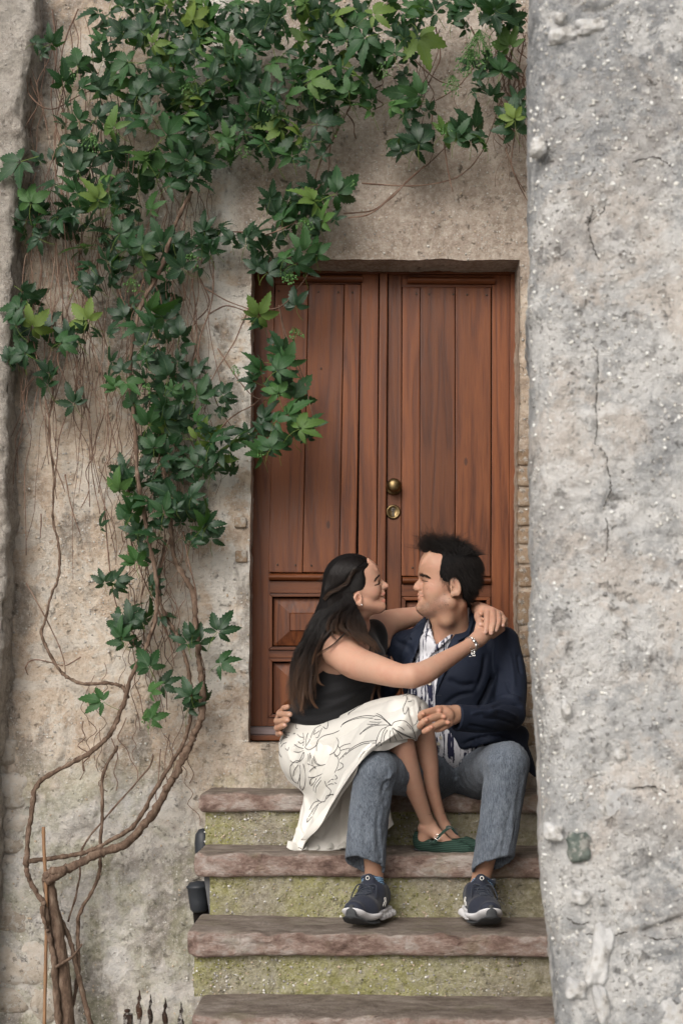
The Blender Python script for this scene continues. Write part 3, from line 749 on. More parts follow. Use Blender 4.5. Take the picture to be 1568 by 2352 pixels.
# backing & outer frame
dq((574, 612), (1184, 618), (1180, 1712), (564, 1706), DD+.035, DD+.06, M_dark, 'backing')
dq((573, 618), (584, 618), (572, 1702), (562, 1702), DD-.012, DD+.03, M_wv, 'jamb_frame')
dq((1172, 620), (1184, 620), (1180, 1706), (1168, 1706), DD-.012, DD+.03, M_wv, 'jamb_frame')
dq((574, 612), (1184, 616), (1184, 629), (574, 626), DD-.014, DD+.03, M_wh, 'head_frame')
# leaves: stiles and rails
dq((585, 627), (631, 627), (616, 1668), (573, 1668), DD, DD+.034, M_wv, 'stile')
dq((829, 628), (869, 629), (861, 1668), (819, 1668), DD, DD+.034, M_wv, 'stile')
dq((892, 629), (922, 630), (920, 1668), (886, 1668), DD, DD+.034, M_wv, 'stile')
dq((1130, 630), (1171, 630), (1167, 1670), (1127, 1670), DD, DD+.034, M_wv, 'stile')
dq((872, 626), (890, 626), (883, 1668), (863, 1668), DD-.020, DD+.03, M_wv, 'cover_strip', .004)
dq((631.6, 628), (828.4, 628), (828, 652), (631, 652), DD+.001, DD+.034, M_wh, 'rail')
dq((922.6, 630), (1129.4, 631), (1129, 660), (922.4, 660), DD+.001, DD+.034, M_wh, 'rail')
# drip mouldings at the top
def bead(x0, y0, x1, y1, sl, pr=.022, name='moulding', ds=DD):
    mb = MB(); k = DD/FP; n_ = 8
    h = (y1-y0)*k; V = []
    for sx_, yy0 in ((x0, y0), (x1, y0+sl)):
        for a in range(n_):
            t = a/(n_-1); V.append((W(sx_, 0, DD)[0], ds+CY-pr*math.sin(math.pi*(.12+.76*t))**.7, W(0, yy0, DD)[2]-h*t))
        V.append((W(sx_, 0, DD)[0], ds+.02+CY, W(0, yy0, DD)[2]-h)); V.append((W(sx_, 0, DD)[0], ds+.02+CY, W(0, yy0, DD)[2]))
    m_ = n_+2; Fc = [(i, (i+1) % m_, m_+(i+1) % m_, m_+i) for i in range(m_)]+[tuple(range(m_)), tuple(range(2*m_-1, m_-1, -1))]
    mb.add(V, Fc); return mb.build(name, M_wh, door)
bead(655, 632, 832, 648, 1.5); bead(935, 637, 1136, 652, 1.5)
# upright planks (top x0,x1 -> bottom x0,x1)
LP = [(632.5, 708, 616, 694), (709.5, 790, 695.5, 778), (791.5, 828, 779.5, 816.5)]
RP = [(924, 964, 922, 963), (965.2, 1045, 964, 1044.5), (1046.2, 1127, 1046, 1126)]
for (a, b, c, d_) in LP: dq((a, 652), (b, 653), (d_, 1315.5), (c, 1314.5), DD-.006-random.random()*.002, DD+.03, M_wv, 'plank', .003)
for (a, b, c, d_) in RP: dq((a, 659), (b, 660), (d_, 1324), (c, 1323), DD-.006-random.random()*.002, DD+.03, M_wv, 'plank', .003)
# mouldings, rails and raised panels below
def lower(x0, x1, dy):
    bead(x0+2, 1318+dy, x1-1, 1333+dy, 1.2, .020)
    dq((x0+1, 1334.5+dy), (x1, 1335.5+dy), (x1, 1363+dy), (x0+1, 1362+dy), DD+.001, DD+.034, M_wh, 'rail')
    dq((x0, 1493.5+dy), (x1, 1494+dy), (x1, 1512+dy), (x0, 1511.5+dy), DD+.001, DD+.034, M_wh, 'rail')
    dq((x0, 1648.5+dy), (x1, 1649+dy), (x1, 1668+dy), (x0, 1668+dy), DD+.001, DD+.034, M_wh, 'rail')
    for (ya, yb) in ((1363.5, 1493), (1512.5, 1648)):
        ya += dy; yb += dy; g = 9
        # moulding frame of four bevelled strips, dark gap, fielded panel
        for q in (((x0+1, ya), (x1-1, ya), (x1-1-g, ya+g*.8), (x0+1+g, ya+g*.8)), ((x0+1+g, yb-g*.8), (x1-1-g, yb-g*.8), (x1-1, yb), (x0+1, yb))):
            dq(*q, DD-.007, DD+.03, M_wh, 'panel_moulding', .0015)
        for q in (((x0+1, ya+.6), (x0+.6+g, ya+g*.8+.4), (x0+.6+g, yb-g*.8-.4), (x0+1, yb-.6)), ((x1-.6-g, ya+g*.8+.4), (x1-1, ya+.6), (x1-1, yb-.6), (x1-.6-g, yb-g*.8-.4))):
            dq(*q, DD-.0068, DD+.03, M_wv, 'panel_moulding', .0015)
        a0, a1, b0, b1 = x0+g+3, x1-g-3, ya+g*.8+4, yb-g*.8-3; e = 37; f = 33
        k0 = [W(a0, b1, DD+.016), W(a1, b1, DD+.016), W(a1, b0, DD+.016), W(a0, b0, DD+.016)]
        k1 = [W(a0+e, b1-f, DD-.001), W(a1-e, b1-f, DD-.001), W(a1-e, b0+f, DD-.001), W(a0+e, b0+f, DD-.001)]
        k2 = [W(a0+e+2, b1-f-2, DD-.006), W(a1-e-2, b1-f-2, DD-.006), W(a1-e-2, b0+f+2, DD-.006), W(a0+e+2, b0+f+2, DD-.006)]
        mb = MB(); mb.add(k0+k1+k2, [(0, 1, 5, 4), (1, 2, 6, 5), (2, 3, 7, 6), (3, 0, 4, 7), (4, 5, 9, 8), (5, 6, 10, 9), (6, 7, 11, 10), (7, 4, 8, 11), (8, 9, 10, 11)])
        mb.build('panel', M_wv, door)
lower(615.5, 818, 0); lower(921.5, 1126.5, 8)
dq((568, 1669), (872, 1671), (872, 1690), (568, 1688), DD-.030, DD+.02, M_sillw, 'weatherboard', .003)
dq((567, 1688.6), (872, 1690.6), (872, 1702), (567, 1701), DD-.034, DD+.02, M_wh, 'weatherboard', .003)
dq((874, 1671), (1169, 1674), (1169, 1704), (874, 1703), DD-.030, DD+.02, M_sillw, 'weatherboard', .003)
# screws
mb = MB(); mb.lathe([(.0035, 0), (.0035, .0012), (.0012, .0016)], (0, 0, 0), (0, -1, 0), 10); sm = mb.build('screw', M_steel, door, True)
sm.location = WV(640, 668, DD-.0095)
for (x, y) in [(681, 668), (731, 670), (776, 671), (809, 671), (956, 674), (985, 675), (1040, 675), (1072, 676), (1117, 677), (637, 1297), (678, 1298), (715, 1299), (762, 1300), (800, 1301), (947, 1304), (985, 1305), (1110, 1306), (641, 920), (737, 846)]:
    c = sm.copy(); COL.objects.link(c); c.location = WV(x, y, DD-.0095); c.parent = door; c.matrix_parent_inverse = sm.matrix_parent_inverse
# knob and cylinder escutcheon
mb = MB(); k = DD/FP
kc = WV(903.5, 1118.6, DD-.002)
mb.lathe([(.030, 0), (.031, .003), (.027, .007), (.013, .010), (.012, .024), (.018, .028), (.0245, .034), (.0265, .042), (.0245, .050), (.018, .0565), (.010, .060), (.002, .061)], kc, (0, -1, 0), 40)
knob = mb.build('knob', M_brass, door, True)
mb = MB(); ec = WV(902.5, 1176, DD-.002)
mb.lathe([(.0275, 0), (.0275, .003), (.024, .0065), (.021, .0065), (.0185, .003), (.0005, .003)], ec, (0, -1, 0), 40)
esc = mb.build('escutcheon', M_brass, door, True)
mb = MB(); mb.lathe([(.0075, .003), (.0075, .0062), (.001, .0066)], ec+Vector((0, 0, .008)), (0, -1, 0), 20)
mb.box(ec+Vector((-.0045, -.0055, -.016)), ec+Vector((.0045, -.002, .003))); cyl = mb.build('lock_cylinder', M_steel, None); cyl.parent = esc
mb = MB(); mb.box(ec+Vector((-.0045, -.0072, .0073)), ec+Vector((.0045, -.0066, .0091))); kh = mb.build('keyhole', M_dark, None); kh.parent = esc

# ================================================================== small things by the stair
M_blk = new_mat('black_plastic', .5, .4, (.020, .023, .028))
mb = MB(); c = WV(470, 1990, 5.02); k = 4.95/FP
mb.lathe([(20*k, -20*k), (21*k, 0), (21*k, 55*k), (18*k, 75*k), (10*k, 86*k), (2*k, 88*k)], c, (-.05, 0, 1), 24)
o = mb.build('plastic_pipe', M_blk, None, True); tag(o, 'upright dark plastic pipe cap in the gap behind the second tread', 'pipe')
mb = MB(); c = WV(457, 2085, 4.78); k = 4.78/FP
mb.lathe([(15*k, -10*k), (20*k, -4*k), (22*k, 14*k), (24*k, 44*k), (26*k, 46*k), (26*k, 50*k), (23*k, 52*k), (19*k, 58*k), (2*k, 61*k)], c, (-.06, 0, 1), 26)
o = mb.build('plastic_bucket', M_blk, None, True); tag(o, 'round black plastic bucket in the gap under the left end of a tread', 'bucket')

M_iron = stone_mat('rusty_wrought_iron', (.012, .009, .008), (.030, .018, .013), (.07, .035, .020))
n = NT(M_iron); M_iron.node_tree.nodes['Principled BSDF'].inputs['Base Color'].links and None
rail = thing('iron_railing', 'rusty wrought iron railing tips with twisted spear heads at the bottom edge', 'railing', WV(350, 2420, 4.15))
for (x, y, s) in [(319.5, 2274, 1.0), (345, 2284, .82), (379, 2292, .9), (415.5, 2303, 1.0)]:
    pr = [(0, .6), (5, 1.6), (13, 2.6), (20, 5.6), (27, 3.0), (32, 3.4), (40, 7.2), (52, 8.0), (62, 6.0), (78, 4.6), (100, 4.6), (180, 4.6), (600, 4.6)]
    mb = MB(); pts = [WV(x+math.sin(h*.13)*1.3, y+h, 4.15) for h, r in pr]; mb.tube(smooth_path(pts, 3), [float(v) for v in np.interp(np.arange(len(pts)*3-2)/3, np.arange(len(pr)), [r*s*4.15/FP for h, r in pr])], 6)
    mb.build('spear_bar', M_iron, rail, True)
mb = MB(); mb.box(W(283, 2900, 4.15), (W(302, 0, 4.15)[0], 4.18+CY, W(0, 2333, 4.15)[2])); mb.lathe([(5*4.15/FP, 0), (4*4.15/FP, 6*4.15/FP), (7*4.15/FP, 8*4.15/FP), (7*4.15/FP, 13*4.15/FP), (1e-4, 15*4.15/FP)], WV(292.5, 2333, 4.165), (0, 0, 1), 10)
mb.build('post', M_iron, rail)
mb = MB(); mb.box(W(283, 2450, 4.15), (W(425, 0, 4.15)[0], 4.165+CY, W(0, 2438, 4.15)[2])); mb.build('cross_bar', M_iron, rail)
# ================================================================== PEOPLE: helpers
class Body(SDF):
    """primitives placed with (px, py, depth, radius px)"""
    def C(s, a, b, k=12, op='+', flat=None):
        return s.cone(W(*a[:3]), W(*b[:3]), a[3]*a[2]/FP, b[3]*b[2]/FP, k*a[2]/FP, op, flat)
    def CH(s, pts, k=12, op='+', flat=None):
        if len(pts) > 2: pts = smooth_path(pts, 4)
        P = [W(*p[:3]) for p in pts]; return s.chain(P, [p[3]*p[2]/FP for p in pts], k*pts[0][2]/FP, op, flat)
    def E(s, c, r, rot=(0, 0, 0), k=12, op='+'):
        """c=(px,py,d) r=(rx px, depth m, rz px)"""
        q = c[2]/FP; return s.ell(W(*c), (r[0]*q, r[1], r[2]*q), rotm(*rot) if any(rot) else None, k*q, op)
    def poly(s, pts, d0, d1, k=2, op='-', grow=0):
        """prism through a survey-grid polygon between depths d0..d1 (subtract / intersect)"""
        pts = [tuple(p) for p in pts]; A = np.array(pts, float)
        q = (d0+d1)/2/FP
        def f(P):
            sh = P.shape[:-1]; X = P_of(P.reshape(-1, 3)); d = (sdpoly(X[:, :2], pts)-grow)*q
            return np.maximum(np.maximum(d, d0-X[:, 2]), X[:, 2]-d1).reshape(sh)
        lo, hi = A.min(0), A.max(0)
        c = [W(x, y, d) for x in (lo[0], hi[0]) for y in (lo[1], hi[1]) for d in (d0, d1)]
        c = np.array(c); return s.fn(f, c.min(0), c.max(0), k*q, op)
    def cut(s, p, n, lo, hi, k=.002):
        """remove everything on the side of plane (p, n) that n points to, inside box lo..hi"""
        p = np.array(p, float); n = np.array(n, float); n /= np.linalg.norm(n)
        return s.fn(lambda P: -((P-p)@n), lo, hi, k, '-')
def profile_slab(B, pts, H, hw, rnd=5, k=6):
    """mid-line outline of a face, as thick as hw = [(py, half width px)...], with rounded edges"""
    P0 = [tuple(p[:2]) for p in pts]; A = np.array(P0); q = H/FP
    def f(P):
        sh = P.shape[:-1]; Q = P.reshape(-1, 3); X = 784+Q[:, 0]/q; Y = 1650-(Q[:, 2]-CZ)/q
        d = sdpoly(np.stack([X, Y], 1), P0); s_ = np.abs(Q[:, 1]-(CY+H))/q-np.interp(Y, [h[0] for h in hw], [h[1] for h in hw])
        a = d+rnd; b = s_+rnd
        r = np.sqrt(np.maximum(a, 0)**2+np.maximum(b, 0)**2)+np.minimum(np.maximum(a, b), 0)-rnd
        return (r*q*.9).reshape(sh)
    lo, hi = A.min(0), A.max(0); w = max(h[1] for h in hw)*q
    B.fn(f, (W(lo[0], 0, H)[0], CY+H-w, W(0, hi[1], H)[2]), (W(hi[0], 0, H)[0], CY+H+w, W(0, lo[1], H)[2]), k*q, '+')
def bvh_of(V, Fc): return BVHTree.FromPolygons([tuple(v) for v in V], [tuple(map(int, f)) for f in Fc])
def cast(bvh, px, py):
    o = Vector((0, CY, CZ)); q = WV(px, py, 4.0)-o; q.normalize()
    h = bvh.ray_cast(o, q, 30)
    return h[0], h[1]
def patch(name, pts, bvh, mat, parent, off=.003, th=.0025, step=3.0, pull=None, smooth=True, curve=True):
    """cloth piece: a survey-grid outline laid on the body below it, with its own thickness; pull(px,py)->extra metres towards the viewer"""
    if curve:
        P = smooth_path(list(pts)+[pts[0]], 4)[:-1]; P = [p[:2] for p in P]
    else: P = [np.array(p, float) for p in pts]
    B = []
    for i in range(len(P)):
        a, b = np.array(P[i]), np.array(P[(i+1) % len(P)]); n = max(1, int(np.linalg.norm(b-a)/step))
        B += [a+(b-a)*t/n for t in range(n)]
    A = np.array(B); lo, hi = A.min(0), A.max(0); I = []
    for x in np.arange(lo[0], hi[0], step):
        for y in np.arange(lo[1], hi[1], step): I.append((x+random.uniform(-.2, .2)*step, y+random.uniform(-.2, .2)*step))
    I = np.array(I); 
    if len(I): I = I[sdpoly(I, A) < -step*.5]
    pv = [Vector(p) for p in B]+[Vector(p) for p in I]; n = len(B)
    r = delaunay_2d_cdt(pv, [], [list(range(n))], 1, 1e-4)
    vs, fs = r[0], r[2]; V = []; last = None
    for v in vs:
        h, nn = cast(bvh, v[0], v[1])
        d = (h.y-CY) if h is not None else None
        V.append([v[0], v[1], d])
    ds = [v[2] for v in V if v[2] is not None]; md = np.median(ds) if ds else 4.7
    for v in V:
        if v[2] is None or abs(v[2]-md) > .25:
            c = min((w for w in V if w[2] is not None and abs(w[2]-md) <= .25), key=lambda w: (w[0]-v[0])**2+(w[1]-v[1])**2, default=None); v[2] = c[2] if c else md
    # relax the depth a little so that the cloth bridges small hollows
    nb = {}
    for f in fs:
        for i in range(len(f)): nb.setdefault(f[i], set()).add(f[(i+1) % len(f)]); nb.setdefault(f[(i+1) % len(f)], set()).add(f[i])
    D = np.array([v[2] for v in V])
    for _ in range(4): D = np.array([min(D[i], .5*D[i]+.5*np.mean([D[j] for j in nb.get(i, [i])])) for i in range(len(V))])
    Q = [W(v[0], v[1], d-off-(pull(v[0], v[1]) if pull else 0)) for v, d in zip(V, D)]
    me_v = np.array(Q); fs = [tuple(f) for f in fs]
    o = mk(name, me_v, fs, mat, parent, smooth)
    bm = bmesh.new(); bm.from_mesh(o.data); bmesh.ops.recalc_face_normals(bm, faces=bm.faces)
    if bm.faces and sum(f.normal.y for f in bm.faces) > 0: bmesh.ops.reverse_faces(bm, faces=bm.faces)
    bm.to_mesh(o.data); bm.free()
    md_ = o.modifiers.new('thick', 'SOLIDIFY'); md_.thickness = th; md_.offset = -1
    return o
def tubes(P, R, n=3):
    """P (k,m,3) strands, R (k,m) radii -> vertices, quads (vectorised)"""
    P = np.asarray(P, float); k, m = P.shape[:2]
    T = np.gradient(P, axis=1); T /= np.maximum(np.linalg.norm(T, axis=2, keepdims=True), 1e-9)
    ref = np.array([.31, .87, .38]); U = np.cross(T, ref); U /= np.maximum(np.linalg.norm(U, axis=2, keepdims=True), 1e-9); Wv = np.cross(T, U)
    a = 2*np.pi*np.arange(n)/n
    V = P[:, :, None, :]+(U[:, :, None, :]*np.cos(a)[None, None, :, None]+Wv[:, :, None, :]*np.sin(a)[None, None, :, None])*R[:, :, None, None]
    I = np.arange(k*m*n).reshape(k, m, n)
    Fq = np.stack([I[:, :-1], np.roll(I[:, :-1], -1, 2), np.roll(I[:, 1:], -1, 2), I[:, 1:]], -1).reshape(-1, 4)
    return V.reshape(-1, 3), Fq
def resample(pts, m):
    P = np.array(smooth_path(pts, 8)); L = np.concatenate([[0], np.cumsum(np.linalg.norm(np.diff(P[:, :2], axis=0), axis=1))])
    t = np.linspace(0, L[-1], m); return np.stack([np.interp(t, L, P[:, i]) for i in range(P.shape[1])], -1)
def strands(guides, n, m=16, spread=4, dspread=.01, wav=1.5, wfreq=2.5, lmin=.8, r0=.00045, taper=.3, rng=None, wave_d=.0):
    """guides: ordered list of (px,py,d) polylines; strands blend neighbouring guides"""
    rng = rng or np.random.RandomState(5); CLN = 9*max(1, len(guides)-1); cls_ = {}
    G = np.array([resample(g, m) for g in guides]); ng = len(G); out = np.zeros((n, m, 3)); t = np.linspace(0, 1, m)
    for i in range(n):
        u = rng.uniform(0, ng-1) if ng > 1 else 0; a = int(min(u, ng-2)) if ng > 1 else 0; f = u-a
        g = G[a]*(1-f)+G[a+1]*f if ng > 1 else G[0].copy()
        L = rng.uniform(lmin, 1.0)
        gi = np.stack([np.interp(t*L, t, g[:, j]) for j in range(3)], -1)
        o = rng.normal(size=3)*np.array([spread, spread, dspread]); o2 = rng.normal(size=3)*np.array([spread, spread*.6, dspread])
        gi = gi+o*(.35+.65*t[:, None])+o2*(t[:, None]**2)
        ph = rng.uniform(0, 6.28); ci = int(u*9)
        if ci not in cls_: cls_[ci] = (rng.normal(size=3)*np.array([spread, spread, dspread])*2.3, rng.uniform(0, 6.28), rng.uniform(.8, 1.25), rng.uniform(lmin, 1.0))
        co_, cl, fq_, Lc = cls_[ci]; L = .35*L+.65*Lc; fr = wfreq*fq_; pull = (t[:, None]**1.1)*.84
        gcn = G[min(int((ci+.5)/9), ng-2 if ng > 1 else 0)]; fc_ = (ci+.5)/9-int((ci+.5)/9)
        gcn = gcn*(1-fc_)+G[min(int((ci+.5)/9)+1, ng-1)]*fc_ if ng > 1 else gcn
        gcl = np.stack([np.interp(t*L, t, gcn[:, j]) for j in range(3)], -1)+co_*t[:, None]
        gi = gi*(1-pull)+(gcl+o*.35)*pull
        gi[:, 0] += wav*np.sin(fr*6.28*t+cl+.5*math.sin(ph))*sstep(0, .4, t); gi[:, 1] += .5*wav*np.cos(fr*6.28*t+cl)*sstep(0, .4, t)
        out[i] = gi
    Wp = Wn(out); R = np.ones((n, m))*r0*(1-(1-taper)*t[None, :]**2)
    return Wp, R, t
def vcol(o, C, name='Col'):
    a = o.data.color_attributes.new(name, 'FLOAT_COLOR', 'POINT')
    C = np.asarray(C, np.float32)
    if C.shape[1] == 3: C = np.concatenate([C, np.ones((len(C), 1), np.float32)], 1)
    a.data.foreach_set('color', C.ravel())

def skin_mat(name, sub=.06):
    m = new_mat(name, .55, .3); n = NT(m); c = n.attr('Col'); co = n.coord()
    mot = n.noise(co, 22, 5, .65); col = n.mix(n.mr(mot, .40, .66, 0, .30), c, (.40, .17, .12)); col = n.mix(n.mr(n.noise(co, 9, 3, .6), .45, .62, 0, .25), col, (.40, .27, .20))
    n.set(color=col, rough=n.mr(n.noise(co, 200, 2, .6), .3, .7, .42, .58), normal=n.bump(n.noise(co, 700, 2, .5), .15, .0006))
    b = n.b; b.inputs['Subsurface Weight'].default_value = .12; b.inputs['Subsurface Radius'].default_value = (.012, .004, .002); b.inputs['Subsurface Scale'].default_value = .6
    return m
def fabric(name, col, col2=None, rough=.85, weave=1500, bs=.3, sheen=.2, mottle=None, stretch=(1, 1, 1)):
    m = new_mat(name, rough, .25); n = NT(m); co = n.coord('Object', stretch)
    f = n.noise(co, weave/3, 2, .6); base = n.mix(f, col, col2 or tuple(x*1.25 for x in col))
    if mottle: base = n.mix(n.mr(n.noise(n.coord(), mottle[0], 4, .6), .4, .65, 0, mottle[1]), base, mottle[2])
    n.set(color=base, normal=n.bump(f, bs, .001)); n.b.inputs['Sheen Weight'].default_value = sheen; n.b.inputs['Sheen Roughness'].default_value = .5
    return m
M_hair = new_mat('dark_hair', .38, .5); n = NT(M_hair); n.set(color=n.attr('Col'), rough=.42); n.b.inputs['Specular IOR Level'].default_value = .25
M_scalp = new_mat('hair_underlayer', .75, .1); n = NT(M_scalp); n.set(color=n.attr('Col'))
# ================================================================== THE MAN
man = thing('person', 'man in navy blazer over striped shirt, grey-blue trousers and dark trainers, sitting on the stair', 'person', WV(1050, 1800, 4.9))
H = 4.80
def hp(px, py, s=0): return (px, py, H-s*H/FP)
man_b = Body()
def sym(f):
    for s in (1, -1): f(s)
B = man_b
B.E(hp(1031, 1311), (65, 53*H/FP, 60), k=1)                                  # skull
B.E(hp(994, 1300), (29, 40*H/FP, 38), k=16)                                  # forehead
B.E(hp(1006, 1352), (38, 43*H/FP, 46), k=16)                                 # mid face
sym(lambda s: B.E(hp(1000, 1362, s*26), (27, 16*H/FP, 26), k=12))            # cheek flesh
sym(lambda s: B.C((*hp(1032, 1384, s*33), 17), (*hp(982, 1396, s*12), 17), k=14))   # jaw
B.E(hp(976, 1395), (17.5, 17*H/FP, 14), k=10)                                # chin
B.C((*hp(985, 1395), 22), (*hp(1015, 1402), 30), k=14)                       # under chin
sym(lambda s: B.C((*hp(970, 1323, s*4), 7.5), (*hp(984, 1324, s*25), 7), k=8))      # brow ridge
sym(lambda s: B.E(hp(988, 1347, s*27), (13, 10*H/FP, 9), k=9))               # cheek bone
sym(lambda s: B.E(hp(969, 1337, s*14), (8, 8*H/FP, 6), k=6, op='-'))         # eye socket
sym(lambda s: B.E(hp(977.5, 1336, s*16), (7.5, 7.5*H/FP, 7), k=3))           # eyeball / lids
PROF = [(985, 1268), (972, 1284), (965.4, 1293), (961.6, 1308), (960.6, 1319), (962.6, 1324.5), (963.2, 1328.5), (960, 1332.5), (954.6, 1338), (950.4, 1343.5), (947.6, 1350), (948.6, 1354.5), (953, 1358.6), (959.6, 1358.8), (959.8, 1362), (957.8, 1366), (958.2, 1368.8),
        (960.8, 1370.8), (958.6, 1373.4), (958.8, 1377.4), (960.8, 1381), (961, 1386), (957, 1390.6), (955.0, 1397), (956.6, 1402.6), (962, 1407.6), (975, 1411.5), (1005, 1404), (1005, 1290)]
profile_slab(B, PROF, H, [(1268, 34), (1300, 32), (1318, 24), (1324, 11), (1330, 7.5), (1340, 8), (1350, 9.5), (1357, 9), (1362, 12), (1370, 16), (1378, 14), (1385, 14), (1398, 17), (1412, 14)], 5, 5)
sym(lambda s: B.E(hp(962.5, 1351.8, s*8.8), (8.6, 5*H/FP, 6.2), k=3))
sym(lambda s: B.E(hp(960, 1358.5, s*4.6), (3.6, 2.2*H/FP, 2.0), k=1.5, op='-'))
for s_ in (1, -1):
    B.C((*hp(963.6, 1367.6, s_*3), 3.2), (*hp(973.5, 1370.3, s_*17), 2.2), k=3); B.C((*hp(964.2, 1375.6, s_*3), 3.8), (*hp(973, 1373.6, s_*15), 2.4), k=3)
    B.CH([(*hp(957, 1371.6, s_*2), .7), (*hp(968, 1371.6, s_*14), 1.0), (*hp(979, 1368.2, s_*22), 1.2)], k=1.4, op='-')
# smile fold
for s in (1, -1): B.CH([(*hp(969, 1354, s*15), 1.2), (*hp(978, 1362, s*22), 1.5), (*hp(981, 1374, s*23), 1.3)], k=3, op='-')
# ears
def ear(B, cx, cy, hx, hy, s0, sd, tilt, H, f=1):
    q = H/FP
    for s in (1, -1):
        c = (cx, cy, H-s*s0*q)
        B.E(c, (hx, 4.5*q, hy), (0, tilt, s*f*-14), k=4)
        B.E((cx-f*hx*.18, cy-hy*.05, H-s*(s0+4.6)*q), (hx*.66, 5.2*q, hy*.66), (0, tilt, s*f*-14), k=1.5, op='-')
        B.E((cx-f*hx*.35, cy+hy*.12, H-s*(s0+3)*q), (hx*.36, 6*q, hy*.28), k=1.5, op='-')
        B.C((cx+f*hx*.30, cy-hy*.42, H-s*(s0+1.8)*q, 2.0), (cx+f*hx*.42, cy+hy*.12, H-s*(s0+1.8)*q, 1.8), k=2)
        B.E((cx-f*hx*.72, cy+hy*.22, H-s*(s0+1.2)*q), (3.0, 2.4*q, 4.5), k=3)
        B.E((cx-f*hx*.5, cy+hy*.78, H-s*(s0-1)*q), (5.5, 3.6*q, 6.5), k=4)
ear(B, 1045.5, 1348, 12.5, 22, 53, 0, -14, H)
# neck and throat
B.C((1034, 1392, 4.82, 38), (1036, 1452, 4.87, 43), k=14)
B.C((1000, 1428, 4.80, 11), (1010, 1475, 4.82, 9), k=12)
sym(lambda s: B.C((1054, 1388, 4.82-s*.040, 14), (1012, 1468, 4.84-s*.018, 9), k=16)); sym(lambda s: B.C((*hp(1028, 1388, s*26), 15), (*hp(1026, 1425, s*18), 16), k=16))
# trunk and limbs below the clothes
B.E((1036, 1560, 4.90), (100, .100, 120), k=30)
B.C((940, 1482, 4.93, 24), (1148, 1480, 4.88, 24), k=20)
B.E((1050, 1690, 4.93), (100, .11, 90), k=20)
B.CH([(1158, 1480, 4.85, 24), (1170, 1635, 4.68, 24), (1100, 1650, 4.52, 19), (1062, 1646, 4.46, 17.5)], k=10)
B.CH([(925, 1485, 4.94, 24), (830, 1640, 5.04, 22), (720, 1662, 5.02, 17), (665, 1655, 4.97, 16)], k=10)
for pts in ([(1005, 1785, 4.93, 45), (862, 1768, 4.40, 32), (852, 1860, 4.42, 28), (857, 1975, 4.46, 22), (861, 2040, 4.485, 22)],
            [(1095, 1785, 4.93, 45), (1164, 1756, 4.42, 34), (1140, 1860, 4.43, 28), (1113, 1980, 4.47, 23), (1099, 2042, 4.49, 22)]): B.CH(pts, k=10)
for a, b in (((861, 2050, 4.49, 20), (845, 2092, 4.38, 16)), ((1097, 2052, 4.50, 20), (1112, 2095, 4.38, 16))): B.C(a, b, k=8)
# his left hand resting on her knee: (px,py,depth,radius)
LH = 4.36
def hz(x, y): return (918.75+x*.1367, 1561.9+y*.1367)
def F_(B, pts, k=2.2): B.CH([(*hz(x, y), d, r) for x, y, d, r in pts], k=k)
F_(B, [(1130, 600, 4.47, 17), (930, 560, 4.43, 17.5)], 6)
B.E((*hz(740, 590), 4.385), (23, .020, 20), (0, 18, 0), k=8)
F_(B, [(930, 540, 4.43, 15), (620, 500, 4.375, 10)], 6); F_(B, [(960, 620, 4.43, 15), (800, 730, 4.385, 9)], 6); F_(B, [(930, 570, 4.43, 16), (720, 610, 4.37, 10)], 6)
F_(B, [(650, 500, 4.37, 9.0), (380, 570, 4.335, 8.2), (345, 640, 4.345, 7.4), (375, 690, 4.37, 6.8)])       # index
F_(B, [(700, 600, 4.365, 8.8), (440, 680, 4.325, 8.0), (340, 760, 4.335, 7.3), (330, 790, 4.345, 6.8)])
F_(B, [(770, 690, 4.37, 8.6), (530, 800, 4.33, 7.9), (420, 860, 4.335, 7.0), (405, 870, 4.34, 6.6)])
F_(B, [(820, 740, 4.385, 8.2), (690, 820, 4.365, 7.0), (610, 840, 4.37, 6.2)])
F_(B, [(880, 560, 4.45, 9), (640, 560, 4.43, 8), (520, 640, 4.42, 7)])                                     # thumb, behind
for x, y, d in ((660, 520, 4.353), (735, 620, 4.350), (800, 720, 4.357)): B.E((*hz(x, y), d), (6, .006, 5), k=4)
for x, y, d in ((385, 565, 4.322), (440, 675, 4.313), (525, 795, 4.318)): B.E((*hz(x, y), d), (5, .006, 5), k=3)
# his right hand round her waist
def gz_(x, y): return (612.5+x*.0977, 1561.9+y*.0977)
def G_(pts, k=2.2): B.CH([(*gz_(x, y), d, r) for x, y, d, r in pts], k=k)
G_([(480, 1000, 4.93, 15), (330, 960, 4.86, 13)], 6); G_([(560, 820, 4.95, 13), (340, 850, 4.86, 12)], 6)
G_([(330, 760, 4.85, 8), (300, 800, 4.80, 7.4), (480, 810, 4.735, 7.0), (540, 810, 4.722, 6.6)])
G_([(290, 900, 4.86, 8), (240, 980, 4.81, 7.4), (420, 950, 4.745, 7.0), (485, 940, 4.73, 6.4)])
G_([(290, 1060, 4.87, 8), (240, 1140, 4.82, 7.0), (370, 1090, 4.76, 6.4), (420, 1060, 4.745, 6.0)])
G_([(330, 1150, 4.88, 7), (260, 1270, 4.84, 6.2), (330, 1260, 4.79, 5.6)])
G_([(480, 780, 4.90, 9), (400, 680, 4.85, 7.5), (440, 660, 4.81, 7.2), (500, 640, 4.80, 6.5)])               # thumb
q = 4.8/FP
